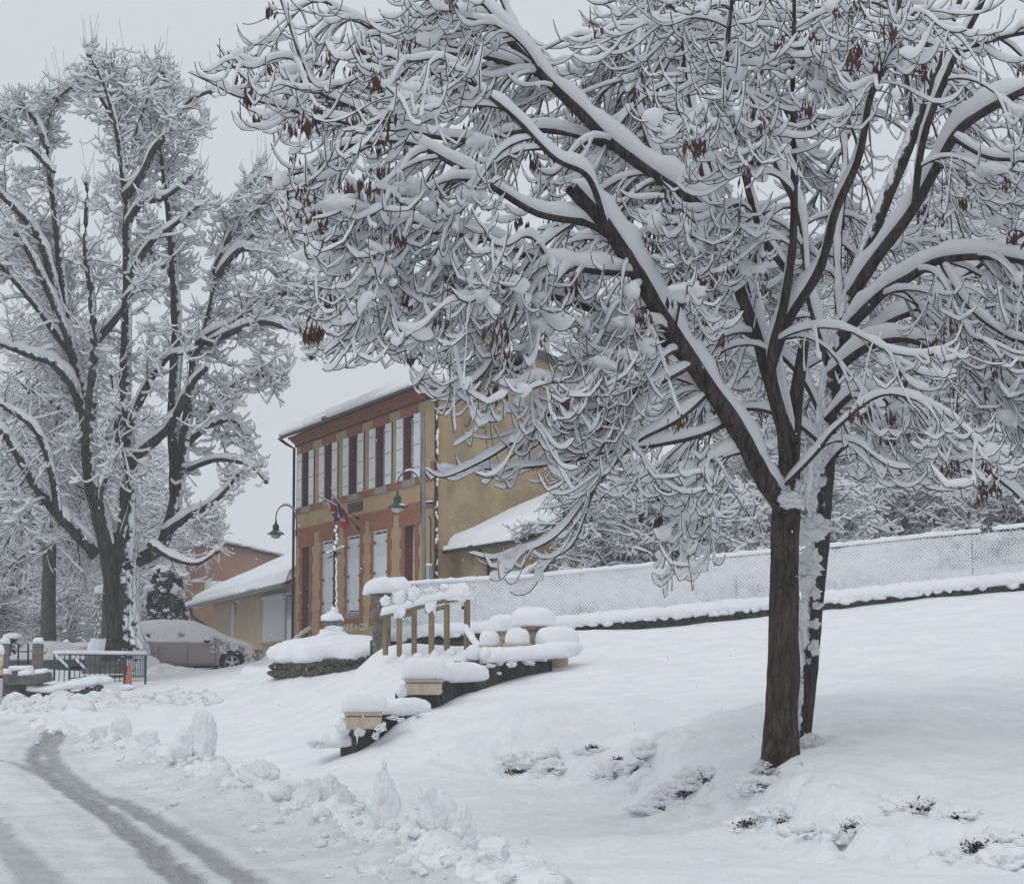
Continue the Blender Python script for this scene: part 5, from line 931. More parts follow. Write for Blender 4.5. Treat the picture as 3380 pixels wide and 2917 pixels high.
# ------------------------------------------------------------------ wire fence with low wall
def wire_fence():
    d = 40.0
    pts = [(750, 1303), (850, 1290), (960, 1283), (1060, 1279), (1170, 1268), (1300, 1256), (1500, 1238), (1700, 1219), (1900, 1198), (2072, 1182), (2250, 1164)]
    bot = np.array([P(x, y - 10, d + (.0 if x > 900 else .0)) for x, y in pts]); top = lambda p: p + np.array([0, 0, 1.02])
    xs = bot[:, 0]; zb = lambda x: np.interp(x, xs, bot[:, 2])
    x0, x1 = xs[0], xs[-1]
    W = thing('low_wall', 'low dark rubble wall under the wire fence, capped with a thick roll of snow', 'wall', (x0, d, 0))
    n = 300; X = np.linspace(x0, x1, n); V = []; rows = 6
    for j in range(rows + 1): 
        z = zb(X) - .02 - .62 * j / rows; y = d - .13 + .035 * fbm(np.stack([X * 7, z * 9, 0 * X], 1), 3); V.append(np.stack([X - x0, y - d, z], 1))
    V.append(np.stack([X - x0, 0 * X + .15, zb(X) - .64], 1)); V.insert(0, np.stack([X - x0, 0 * X + .15, zb(X) - .02], 1)); V = np.stack(V, 0); r = V.shape[0]; Ii = np.arange(r * n).reshape(r, n)
    q = np.stack([Ii[:-1, :-1], Ii[1:, :-1], Ii[1:, 1:], Ii[:-1, 1:]], -1).reshape(-1, 4); link('wall_face', raw_mesh('wall_face', V.reshape(-1, 3), [q], True), mat('dark_rubble', (.035, .033, .032), .95, (.09, .085, .08), 9, .03, 14), W)
    capp = [(x - x0, -.04, float(zb(x)) - .08) for x in np.linspace(x0 + .1, x1, 40)]; slab('snow_cap', capp, .46, .24, W, seed=4, amp=.14, step=.07, fs=7, sides=12)
    # ragged tongues of snow hanging over the wall face
    sp = [dict(c=(x - x0, -.2, float(zb(x)) - .04 - rng.uniform(0, .05)), r=(rng.uniform(.05, .16), .07, rng.uniform(.03, .08)), seed=k, amp=.4, sub=2) for k, x in enumerate(np.arange(x0 + .3, x1, .17) + rng.normal(0, .05, len(np.arange(x0 + .3, x1, .17))))]
    blobs('snow_drips', sp, SNOW, W, 'stuff')
    T = thing('wire_fence', 'snow clogged chain link fence climbing along the top of the lawn', 'fence', (x0, d, 0))
    xp = P(760, 1290, d)[0]; k = 0
    for px in (960, 1061, 1174, 1330, 1408, 1490, 1600, 1690, 1780, 1970, 2090, 2200):
        x = P(px, 1200, d)[0]; z = float(zb(x)); MB().box(x - x0 - .012, x - x0 + .012, .015, .05, z - .3, z + 1.0).build('post', mat('post_green', (.16, .175, .17), .6), T)
    # diamond mesh: woven wires with snow riding on each
    cell = .055; H = .98; Wr = []; Sn = []; L = x1 - x0
    segs = int(H / (cell * 2)); 
    def strand(sgn):
        s0 = np.arange(-H, L, cell * 1.25) if sgn > 0 else np.arange(0, L + H, cell * 1.25); t = np.linspace(0, H, 9)
        C = np.zeros((len(s0), 9, 3)); C[..., 0] = s0[:, None] + sgn * t[None]; C[..., 2] = t[None]; okc = (C[..., 0] > 0).all(1) & (C[..., 0] < L).all(1); C = C[okc]; C[..., 2] += np.interp(C[..., 0] + x0, xs, bot[:, 2]) - .02; C[..., 1] = .02 + .006 * sgn; return C
    for sgn in (1, -1):
        C = strand(sgn); Wr.append(sweep(C, np.full(C.shape[:2], .0035), 3))
        t = np.linspace(0, 8, 33); k0 = np.minimum(t.astype(int), 7); f = (t - k0)[None, :, None]; Cs = C[:, k0] * (1 - f) + C[:, k0 + 1] * f
        dens = .35 + .95 * noise(Cs * np.array([.7, 1, 2.0]) + 3) + .4 * noise(Cs * np.array([8.0, 1, 8.0])); hrel = (Cs[..., 2] - np.interp(Cs[..., 0] + x0, xs, bot[:, 2])) / H
        dens = dens + .25 * (1 - np.abs(hrel - .45) * 2) - .25 * np.exp(-((hrel - .78) / .09) ** 2)
        R = np.clip(.0150 + .014 * dens, .0085, .029) * (1 + .25 * noise(Cs * 30)); Cc = Cs.copy(); Cc[..., 2] += R * .7; Sn.append(sweep(Cc, R, 4))
    V, q = join(Wr); link('wire_mesh', raw_mesh('wire_mesh', V, [q]), mat('wire_grey', (.05, .055, .055), .6), T, 'stuff')
    V, q = join(Sn); link('mesh_snow', raw_mesh('mesh_snow', V, [q]), SNOW, T, 'stuff')
    slab('snow_cap', [(x - x0, .02, float(zb(x)) + .95) for x in np.linspace(x0 + .1, P(1385, 1200, d)[0], 30)], .13, .085, T, seed=7, amp=.2, step=.05, fs=9, sides=9)
    slab('snow_cap', [(x - x0, .02, float(zb(x)) + 1.0) for x in np.linspace(P(1395, 1200, d)[0], P(1990, 1200, d)[0], 30)], .13, .085, T, seed=17, amp=.2, step=.05, fs=9, sides=9)
    slab('snow_cap', [(x - x0, .02, float(zb(x)) + 1.02) for x in np.linspace(P(2010, 1200, d)[0], x1, 10)], .13, .085, T, seed=27, amp=.2, step=.05, fs=9, sides=9)
wire_fence()

# ------------------------------------------------------------------ wooden rail, pillar, cross on its mound
WOOD = mat('treated_wood', (.17, .135, .085), .85, (.27, .215, .13), 6, .003, 40, stretch=(1, 1, .15))
CONC = mat('weathered_concrete', (.085, .078, .070), .92, (.20, .19, .175), 5, .006, 30, detail=8)
def wooden_rail():
    d = 37.5; b = P(860, 1312, d); T = thing('wooden_railing', 'zigzag pale wooden handrail on round posts, loaded with snow, beside the buried steps', 'railing', tuple(b)); L = lambda x, y, dd=d: tuple(P(x, y, dd) - b); pm = d / 4138
    for x, yt, yb_, w in ((780, 1245, 1325, 11), (808, 1243, 1328, 11), (838, 1232, 1325, 11), (873, 1237, 1322, 12), (904, 1222, 1315, 12), (945, 1213, 1320, 13)): MB().tube([L(x, yb_), L(x, yt)], w * pm / 2, 12).build('post', WOOD, T)
    rails = [((768, 1249), (838, 1231)), ((800, 1249), (838, 1240)), ((832, 1232), (906, 1213)), ((860, 1237), (906, 1226)), ((900, 1217), (950, 1207))]
    for (a, c) in rails: MB().tube([L(*a), L(*c)], 4.6 * pm, 10).build('rail', WOOD, T)
    MB().box(-.03, .03, -.03, .03, -.03, .03).build('hook', IRON, T).location = L(937, 1229)
    for i, (a, c, w, h) in enumerate([((768, 1247), (838, 1228), .16, .16), ((832, 1229), (904, 1210), .16, .17), ((895, 1214), (952, 1204), .17, .22)]): slab('rail_snow', [L(*a), L(*c)], w, h, T, seed=i * 3, amp=.3, step=.04)
    sp = [dict(c=L(x, y, d + .0), r=(rx * pm, .10, rz_ * pm), seed=i, amp=.4, rough=.06, sub=4) for i, (x, y, rx, rz_) in enumerate([(780, 1215, 10, 11), (807, 1209, 12, 13), (840, 1202, 12, 12), (872, 1225, 13, 18), (810, 1238, 13, 15), (930, 1206, 24, 13), (873, 1196, 13, 9), (903, 1190, 13, 8)])]
    for i, s_ in enumerate(sp): blobs('snow_ball', [s_], SNOW, T)
    blobs('rail_foot_snow', [dict(c=L(x + 8, y), r=(.10, .12, .09), seed=i, amp=.2) for i, (x, y) in enumerate([(808, 1332), (838, 1329), (873, 1325), (904, 1320)])], SNOW, T, 'stuff')
    MB().tube([L(945, 1280, d - .2), L(975, 1325, d - .9)], .03, 8).build('brace', WOOD, T); slab('rail_snow', [L(940, 1272, d - .2), L(958, 1300, d - .5), L(972, 1320, d - .9)], .12, .14, T, seed=9, amp=.4, step=.04)
wooden_rail()
def pillar():
    d = 39.3; b = P(772, 1312, d); pm = d / 4138; T = thing('gate_pillar', 'weathered grey concrete pillar under a wide snow cushion, between the cross and the wooden rail', 'pillar', tuple(b)); h = (1312 - 1204) * pm
    MB().box(-.17, .17, -.15, .15, -.3, h).build('shaft', CONC, T, bevel=.03); MB().box(-.24, .26, -.2, .2, h, h + .06).build('cap', CONC, T, bevel=.01)
    slab('snow_cap', [(-.38, 0, h + .0), (.1, 0, h + .03), (.62, 0, h + .0)], .62, .32, T, seed=3, amp=.14, step=.04, sides=14, er=.9)
pillar()
def cross():
    d = 42.0; pm = d / 4138; c = P(673, 1305, d); g = c[2] - .1; mo = P(688, 1305, d)[0]
    M = thing('stone_mound', 'round stone edged mound buried in deep snow at the foot of the cross', 'mound', (mo, c[1], 0)); zt = P(675, 1300, d)[2]
    st = []; dark = mat('mossy_stone', (.06, .055, .045), .95, (.13, .12, .10), 12, .02, 25)
    rs = np.random.default_rng(3); ring = []
    for k in range(46):
        a = k / 46 * 2 * math.pi; 
        for lv in range(2):
            lx, ly = (1.30 - .03 * lv) * math.cos(a + lv * .07), (1.26 - .03 * lv) * math.sin(a + lv * .07); gz = hz(mo + lx, c[1] + ly); V, Fc = blob((lx, ly, max(gz + .02, zt - .62) + lv * .14), (rs.uniform(.09, .17), rs.uniform(.09, .15), rs.uniform(.07, .12)), seed=k + lv * 50, amp=.4, fs=2.2, sub=2); ring.append((V, Fc))
    for V, Fc in ring:
        if V[:, 1].mean() < .5: link('stone', raw_mesh('stone', V, [Fc], False), dark, M)
    V, Fc = ico(5); V = np.sign(V) * np.abs(V) ** np.array([.9, .9, .8]); V = V * np.array([1.38, 1.34, .40]); V[:, 2] = np.where(V[:, 2] < 0, V[:, 2] * .6, V[:, 2]); V *= (1 + .10 * fbm(V * 2.1 + 4, 4))[:, None]; V = V + np.array([0, 0, zt - .27]); V[:, 0] += .0
    link('snow_cap', raw_mesh('snow_cap', V, [Fc]), SNOW, M)
    blobs('snow_cap_lower', [dict(c=(.78, -.15, zt - .30), r=(.85, .9, .22), seed=4, amp=.1, sub=4), dict(c=(-.65, -.3, zt - .34), r=(.6, .8, .2), seed=9, amp=.2, sub=4), dict(c=(0, 0, zt - .04), r=(.95, .85, .22), seed=5, amp=.10, sub=4), dict(c=(.5, -.2, zt - .16), r=(.9, .85, .22), seed=15, amp=.10, sub=4)], SNOW, M, 'stuff')
    T = thing('wayside_cross', 'slender dark iron cross plastered with snow on a small stone pedestal', 'cross', tuple(c)); L = lambda x, y, dd=d: P(x, y, dd) - c
    z = lambda y: (P(673, y, d) - c)[2]
    MB().lathe([(.24, z(1302)), (.22, z(1290)), (.17, z(1278)), (.17, z(1266))], (0, 0, 0), 4).build('pedestal', CONC, T).rotation_euler = (0, 0, .6)
    MB().box(-.19, .19, -.19, .19, z(1266), z(1254)).build('pedestal_cap', CONC, T, bevel=.01)
    blobs('pedestal_snow', [dict(c=(0, 0, z(1254)), r=(.245, .24, .16), seed=2, amp=.15, flat=.25), dict(c=(.03, 0, z(1240)), r=(.08, .08, .13), seed=7, amp=.3)], SNOW, T, 'stuff')
    blobs('lower_snow', [dict(c=(.0, -.1, z(1288)), r=(.32, .26, .15), seed=12, amp=.25), dict(c=(-.18, -.05, z(1284)), r=(.12, .2, .10), seed=14, amp=.3), dict(c=(.02, -.12, z(1272)), r=(.18, .12, .10), seed=15, amp=.3)], SNOW, T, 'stuff')
    cx_ = L(678, 1100)[0]; MB().box(cx_ - .024, cx_ + .020, -.018, .018, z(1250), z(1066)).build('upright', IRON, T)
    a, e = L(662, 1120, d - .3), L(694, 1107, d + .3); MB().bar(a, e, .03, .035).bar(L(663, 1129, d - .3), L(690, 1117, d + .25), .02, .02).build('crossbar', IRON, T)
    sp = [dict(c=(cx_ + .034 + .008 * rs.normal(), -.02, z(y)), r=(.020, .02, rs.uniform(.022, .045)), seed=k, amp=.35, sub=2) for k, y in enumerate(np.arange(1245, 1130, -6.0))]
    sp += [dict(c=(cx_ + .01 + .02 * rs.normal(), -.02, z(y)), r=(.030, .028, .04), seed=k + 40, amp=.4, sub=2) for k, y in enumerate([1066, 1073, 1082, 1090, 1098, 1107])]
    sp += [dict(c=a * (1 - t) + e * t + np.array([0, -.02, .015]), r=(.036, .03, .026), seed=k + 60, amp=.4, sub=2) for k, t in enumerate([.05, .25, .45, .6, .8, .97])]
    blobs('stuck_snow', sp, SNOW, T, 'stuff')
cross()
def small_slab(name, label, px, py, d, w, dep, h, n=14, rot=0.0):
    c = P(px, py, d); pm = d / 4138; T = thing(name, label, 'wall', (c[0], c[1], c[2]), rot); dark = MATS['mossy_stone']; rs = np.random.default_rng(int(px))
    for k in range(n):
        x = (k + .5) / n * w - w / 2; V, Fc = blob((x, -dep / 2 + .08, -.02 + rs.normal(0, .015)), (w / n * .58, .12, .09), seed=k, amp=.25, sub=1); link('stone', raw_mesh('stone', V, [Fc], False), dark, T)
    slab('snow_cap', [(-w / 2 - .12, 0, .0), (w / 2 + .1, 0, .02)], dep * 1.15, h, T, seed=5, amp=.1, step=.05, sides=14); return T
small_slab('stone_kerb', 'short low stone kerb under a snow pillow in front of the car', 540, 1377, 47, 1.0, .7, .32, 10, -.1)
small_slab('stone_border', 'knobbly stone border under snow at the left foot of the cross mound', 584, 1332, 44.5, .55, .8, .34, 6)
c = P(640, 1292, 50); T = thing('handrail', 'slanting metal handrail with a strip of snow left of the mound', 'handrail', tuple(P(600, 1300, 58)))
b = np.array(T.location); a_, c_ = P(575, 1317, 57) - b, P(628, 1272, 60) - b; MB().tube([a_, c_], .03, 8).build('rail', ZINC, T); MB().tube([a_ * .5 + c_ * .5, a_ * .5 + c_ * .5 - np.array([0, 0, .7])], .025, 8).build('post', ZINC, T); slab('rail_snow', [a_, a_ * .4 + c_ * .6 + np.array([0, 0, .05]), c_], .10, .10, T, amp=.3)

# ------------------------------------------------------------------ stepped wall with planters and urns
POT = mat('cream_planter', (.47, .40, .31), .8, (.56, .48, .38), 7, .002, 60, detail=7)
URN = mat('stained_terracotta', (.28, .20, .13), .85, (.48, .39, .28), 9, .003, 50, detail=7, lo=.42, hi=.58)
MOSS = add_snow_patches(mat('mossy_wall', (.020, .026, .014), .95, (.055, .06, .035), 9, .02, 22), (0, -.2, 1), .86, 14, .35)
DARKW = add_snow_patches(mat('dark_wall', (.038, .034, .032), .95, (.085, .078, .07), 6, .015, 20, stretch=(1, 1, .4)), (0, -.2, 1), .86, 14, .35)
def stepped_wall():
    o = P(760, 1505, 27); T = thing('stepped_wall', 'dark mossy garden wall rising in steps beside the buried stairs, each step capped with snow', 'wall', tuple(o))
    # along-wall points (view px of face bottoms / tops, distance)
    secs = [((722, 1530), (776, 1530), 1472, 27.0, 27.3, DARKW), ((772, 1530), (850, 1530), 1446, 27.25, 28.1, MOSS), ((836, 1490), (898, 1480), 1403, 28.4, 28.9, DARKW), ((894, 1470), (968, 1450), 1378, 28.85, 29.9, DARKW), ((955, 1440), (1118, 1410), 1337, 31.0, 32.6, DARKW)]
    for (a, b_, yt, da, db, m_) in secs:
        A_ = P(a[0], a[1], da); B_ = P(b_[0], b_[1], db); zt = P(a[0], yt, da)[2]; A_ -= o; B_ -= o; zt -= o[2]; d_ = unit(np.array([B_[0] - A_[0], B_[1] - A_[1]])); n_ = np.array([-d_[1], d_[0]]) * .35; n = 40
        tt = np.linspace(0, 1, n); rows = []
        zl = min(A_[2], B_[2]) - .5
        for j, zf in enumerate(np.linspace(0, 1, 9)): 
            z = zt + (zl - zt) * zf; X = A_[0] + (B_[0] - A_[0]) * tt; Y = A_[1] + (B_[1] - A_[1]) * tt; w = .03 * fbm(np.stack([X * 8, Y * 8, np.full(n, z * 10)], 1), 3); rows.append(np.stack([X + d_[1] * w, Y - d_[0] * w, np.full(n, z)], 1))
        rows.insert(0, rows[0] + np.array([n_[0], n_[1], 0])); rows.append(rows[-1] + np.array([n_[0], n_[1], 0])); V = np.stack(rows, 0); r = V.shape[0]; Ii = np.arange(r * n).reshape(r, n); q = np.stack([Ii[:-1, :-1], Ii[1:, :-1], Ii[1:, 1:], Ii[:-1, 1:]], -1).reshape(-1, 4)
        caps = np.array([[Ii[0, 0], Ii[1, 0], Ii[-2, 0], Ii[-1, 0]], [Ii[-1, -1], Ii[-2, -1], Ii[1, -1], Ii[0, -1]]]); link('wall_section', raw_mesh('wall_section', V.reshape(-1, 3), [q, caps]), m_, T)
    # snow pillows on the steps
    for (x0, y0, d0, x1, y1, d1_, w, h) in ((778, 1449, 27.55, 845, 1446, 28.1, .62, .24), (892, 1381, 29.1, 962, 1377, 29.8, .62, .28), (640, 1512, 27.3, 716, 1509, 27.4, .7, .20), (965, 1342, 31.2, 1130, 1330, 32.9, .75, .22)):
        slab('step_snow', [P(x0 - 8, y0, d0) - o, P((x0 + x1) / 2, (y0 + y1) / 2, (d0 + d1_) / 2) - o, P(x1 + 4, y1, d1_) - o], w, h, T, seed=x0, amp=.10, step=.03, sides=14)
    sp = [dict(c=P(x, y, dd) - o, r=(rx * .75 * dd / 4138, .08, rz_ * .75 * dd / 4138), seed=i, amp=.6, fs=2.4, sub=4, rough=.2) for i, (x, y, dd, rx, rz_) in enumerate([(727, 1480, 26.8, 11, 9), (770, 1472, 26.8, 12, 9), (885, 1397, 28.6, 11, 6), (760, 1488, 26.8, 7, 8), (845, 1442, 27.4, 6, 7), (990, 1347, 30.6, 12, 4), (1035, 1345, 30.8, 9, 6), (1075, 1342, 31, 7, 4), (1010, 1362, 30.6, 5, 3), (812, 1456, 26.9, 9, 6), (795, 1452, 26.9, 14, 4), (640, 1505, 26.9, 16, 9)])]
    blobs('clinging_snow', sp, SNOW, T, 'stuff')
    # scalloped edging under the urns
    sp = [dict(c=P(x, y, dd) - o, r=(rx * dd / 4138, .2, rz_ * dd / 4138), seed=i + 60, amp=.08, sub=3) for i, (x, y, dd, rx, rz_) in enumerate([(958, 1322, 31.2, 17, 18), (982, 1325, 31.2, 16, 17), (1010, 1328, 31.5, 13, 19), (1036, 1328, 31.8, 13, 18), (1063, 1326, 32, 13, 19), (1092, 1320, 32.3, 22, 17), (1125, 1312, 32.6, 34, 15), (1150, 1312, 33, 30, 17)])]
    blobs('edging_snow', sp, SNOW, T, 'stuff')
stepped_wall()
def box_planter(label, x0, x1, yt, yb_, d, ys, snow_top):
    c = P((x0 + x1) / 2, yb_, d); pm = d / 4138; w = (x1 - x0) * pm; h = (yb_ - yt) * pm; T = thing('flower_box', label, 'planter', tuple(c), .12, 'planter boxes on the stepped wall')
    MB().prism([(-w / 2 * .90, 0), (w / 2 * .90, 0), (w / 2 * .95, h * .72), (-w / 2 * .95, h * .72)], 'y', -.13, .13).build('box', POT, T, bevel=.012)
    MB().box(-w / 2, w / 2, -.15, .15, h * .75, h).build('rim', POT, T, bevel=.012); MB().box(-w / 2 * .93, w / 2 * .93, -.137, .137, h * .72, h * .75).build('rim_groove', IRON, T)
    slab('snow_cap', [(-w / 2 - .05, 0, h - .01), (w / 2 + .08, .02, h - .01)], .44, snow_top, T, seed=x0, amp=.07, step=.02, sides=16, er=.45); blobs('foot_snow', [dict(c=(-w / 2 + .0, .08, .04), r=(.11, .12, .10), seed=3, amp=.3)], SNOW, T)
box_planter('cream planter box under a snow pillow on the lowest step of the dark wall', 697, 773, 1439, 1474, 26.9, 0, .24)
box_planter('cream planter box under a snow pillow on the middle step of the dark wall', 819, 895, 1372, 1405, 28.5, 0, .30)
def urn(label, x, yt, yb_, wt, d, capw, caph, m_=URN, sq=False):
    c = P(x, yb_, d); pm = d / 4138; h = (yb_ - yt) * pm; r = wt / 2 * pm; T = thing('urn', label, 'planter', tuple(c), 0, 'urns and pots in the row at the wall top')
    MB().lathe([(r * .50, -.15), (r * .52, 0), (r * .62, h * .12), (r * .72, h * .2), (r * .78, h * .5), (r * .84, h * .72), (r * .98, h * .78), (r, h), (r * .9, h)], (0, 0, 0), 24).build('bowl', m_, T, smooth=False)
    MB().lathe([(r * .86, h * .70), (r * .865, h * .76)], (0, 0, 0), 24).build('band', IRON, T)
    V, Fc = blob((0, 0, h * .98), (capw / 2 * pm, capw / 2 * pm * .9, caph * pm), seed=int(x), amp=.07, sub=4, flat=.12); Vn = V - np.array([0, 0, h * .98]); cr = capw / 2 * pm; rr_ = np.hypot(Vn[:, 0], Vn[:, 1]) / cr + 1e-9; Vn[:, :2] *= (np.minimum(rr_, 1.2) ** .72 / rr_)[:, None]; Vn[:, 2] = np.sign(Vn[:, 2]) * np.abs(Vn[:, 2] / (caph * pm)) ** .62 * caph * pm * np.where(Vn[:, 2] < 0, .5, 1); link('snow_cap', raw_mesh('snow_cap', Vn + np.array([0, 0, h * .98]), [Fc]), SNOW, T)
urn('tall stained terracotta urn carrying the highest snow cushion of the row', 1080, 1262, 1312, 54, 33.6, 92, 35)
urn('pale terracotta urn with rounded snow cap left behind the tallest urn', 1022, 1273, 1314, 44, 34.4, 68, 31)
urn('low pot under a wide snow cushion at the right end of the row', 1128, 1300, 1330, 84, 33.2, 90, 33, POT)
urn('squat pot with bulging snow between the two taller urns', 1047, 1302, 1330, 60, 33.0, 50, 32, POT)
urn('small pot nearly hidden by snow at the left end of the row', 990, 1305, 1332, 46, 33.2, 42, 30, POT)

# ------------------------------------------------------------------ ploughed snow chunks along the road
DIRTY = mat('ploughed_snow', (.70, .68, .64), .8, (.83, .85, .88), 2.2, .015, 18, lo=.36, hi=.46)
PL = mat('ploughed_snow_clean', (.78, .80, .82), .8, (.84, .86, .885), 2.5, .02, 16)
def low_dirt(m):
    nt = m.node_tree; b = nt.nodes['Principled BSDF']; t = nt.nodes.new('ShaderNodeTexCoord'); s = nt.nodes.new('ShaderNodeSeparateXYZ'); n = nt.nodes.new('ShaderNodeTexNoise'); n.inputs['Scale'].default_value = 7; n.inputs['Detail'].default_value = 6
    nt.links.new(t.outputs['Object'], s.inputs[0]); nt.links.new(t.outputs['Object'], n.inputs['Vector']); q = nt.nodes.new('ShaderNodeMath'); q.operation = 'MULTIPLY_ADD'; q.inputs[1].default_value = -1.6; nt.links.new(s.outputs[2], q.inputs[0]); nt.links.new(n.outputs[0], q.inputs[2])
    r = nt.nodes.new('ShaderNodeMapRange'); r.inputs[1].default_value = .28; r.inputs[2].default_value = .55; r.inputs[4].default_value = .75; nt.links.new(q.outputs[0], r.inputs[0]); mx = nt.nodes.new('ShaderNodeMix'); mx.data_type = 'RGBA'; nt.links.new(b.inputs['Base Color'].links[0].from_socket, mx.inputs[6]); mx.inputs[7].default_value = (.60, .56, .49, 1); nt.links.new(r.outputs[0], mx.inputs[0]); nt.links.new(mx.outputs[2], b.inputs['Base Color'])
low_dirt(DIRTY)
def chunk(label, x, yb_, w, h, seed, slabby=0.0, dirt=False, lean=0.0):
    g = onground(x, yb_); d = g[1]; pm = d / 4138; T = thing('snow_chunk', label, 'snow chunk', (g[0], g[1], hz(g[0], g[1]) - .04), 0, 'ploughed snow chunks along the road')
    V, Fc = ico(5); r = (w / 2 * pm, w / 2 * pm * (.55 if slabby else .8), h * pm * .56); V = V.copy()
    n = fbm(V * 1.9 + seed, 4); rd = 1 - np.abs(fbm(V * 2.6 + seed + 9, 3)); V = V.copy(); rp_ = np.random.default_rng(seed * 7)
    for _ in range(7): nn_ = rp_.normal(0, 1, 3); nn_[2] = nn_[2] * .35; nn_ /= np.linalg.norm(nn_); s_ = V @ nn_; V = V - np.maximum(s_ - rp_.uniform(.5, .8), 0)[:, None] * nn_[None] * .92
    V = V * 1.15; V = V * (1 + .14 * n + .10 * (rd - .7) + .06 * fbm(V * 6 + seed, 4) + .035 * (1 - 2 * np.abs(noise(V * 11 + seed))))[:, None]
    if slabby: V[:, 0] += .10 * np.sign(np.sin(V[:, 0] * 9 + seed)) * 0; V[:, 0] *= 1 - .30 * np.clip(V[:, 2], -.2, 1) ; V *= (1 + .07 * np.sign(np.sin(V[:, 2] * 7 + 2 * V[:, 0] + seed)) * np.abs(np.sin(V[:, 2] * 7 + 2 * V[:, 0] + seed)) ** .3)[:, None]
    V = V * np.array(r); V[:, 0] += lean * V[:, 2]; V[:, 2] += r[2] * .8
    link('lump', raw_mesh('lump', V, [Fc]), DIRTY if dirt else PL, T); rs = np.random.default_rng(seed); sp = []
    for k in range(14):
        s_ = rs.uniform(.02, .07) * (w * pm / .3) ** .5; a = rs.uniform(0, 6.28); rr_ = w / 2 * pm * rs.uniform(.8, 1.7); sp.append(dict(c=(rr_ * math.cos(a), rr_ * math.sin(a) * .7, s_ * .4), r=(s_, s_ * .9, s_ * .7), seed=k + seed, amp=.5, fs=2.5, sub=2))
    blobs('crumbs', sp, PL, T, 'stuff')
for a in [('ragged ploughed chunk stained brown underneath, standing alone before the bend', 372, 1560, 50, 62, 3, 1, True, .15), ('rounded ploughed block leaning on the brown stained chunk', 408, 1556, 54, 92, 5), ('small ploughed heap nearest the bend', 203, 1508, 38, 32, 7), ('ploughed heap with a peak at the bend', 243, 1502, 46, 48, 8), ('low ploughed heap after the bend', 302, 1518, 50, 36, 9),
          ('low broken ploughed block left of the long heap', 452, 1592, 44, 36, 13), ('long crumbling heap of ploughed snow in mid row', 525, 1606, 84, 48, 14), ('left ploughed block with a beige underside', 628, 1650, 62, 64, 15, 0, True), ('wide right block of the heap with the beige underside', 668, 1646, 84, 58, 16),
          ('narrow upright slab of ploughed snow standing like a tooth', 776, 1700, 52, 128, 17, 1, True, .02), ('tall pyramid chunk of ploughed snow right of the tooth', 880, 1736, 74, 112, 18, 1, True, -.1), ('rounded chunk behind the pyramid chunk', 922, 1730, 66, 84, 19), ('low heap of ploughed snow right of the pyramid', 1000, 1766, 80, 46, 20), ('foremost low heap of ploughed snow at the lower edge', 1075, 1800, 100, 50, 21)]: chunk(*a)
# loose crumbs
rs = np.random.default_rng(8); sp = []
for k in range(420):
    t = rs.random(); p = np.array([np.interp(t, np.linspace(0, 1, len(RIDGE)), RIDGE[:, i]) for i in range(2)]) + rs.normal(0, .38, 2); s_ = rs.gamma(2.0, .014) + .008; sp.append(dict(c=(p[0], p[1], hz(*p) + s_ * .2), r=(s_, s_, s_ * .7), seed=k, amp=.5, fs=2.5, sub=1 if s_ < .03 else 2))
o = blobs('snow_crumbs', sp, PL); tag(o, 'loose crumbs of ploughed snow scattered along the road edge', 'snow crumbs'); o['kind'] = 'stuff'
sp = []
for k in range(520):
    x = rs.uniform(0, 430); y = rs.uniform(1412 - x * .03, 1446 - x * .05); g = onground(x, y); s_ = rs.gamma(1.5, .024) + .018; sp.append(dict(c=(g[0], g[1], hz(g[0], g[1]) + s_ * .0), r=(s_ * 1.2, s_, s_ * .8), seed=k, amp=.5, fs=2.2, sub=2, rough=.16))
o = blobs('snow_windrow', sp, PL); tag(o, 'broken windrow of ploughed snow below the left wall and barrier', 'snow bank'); o['kind'] = 'stuff'
# dark openings in the snowed-over ground cover at the foot of the lawn
LEAF = mat('ground_cover_leaf', (.015, .018, .010), .8, (.045, .045, .03), 20)
holes = [(1045, 1551, 22, 9), (1100, 1556, 14, 12), (1128, 1562, 20, 10), (1258, 1558, 16, 9), (1298, 1557, 26, 9), (1362, 1615, 10, 7), (1385, 1612, 16, 5), (1418, 1603, 8, 8), (1330, 1640, 7, 6), (1625, 1690, 12, 12), (1583, 1664, 6, 5), (1725, 1724, 20, 13), (1960, 1745, 22, 16), (2010, 1740, 26, 12), (2040, 1752, 22, 14), (2066, 1738, 14, 12), (1850, 1695, 8, 7), (1940, 1718, 8, 9), (1508, 1676, 7, 5), (1240, 1572, 8, 5), (1200, 1545, 6, 5), (1868, 1697, 6, 5), (1540, 1625, 7, 5)]
Vs, Qs, nb, sp = [], [], 0, []
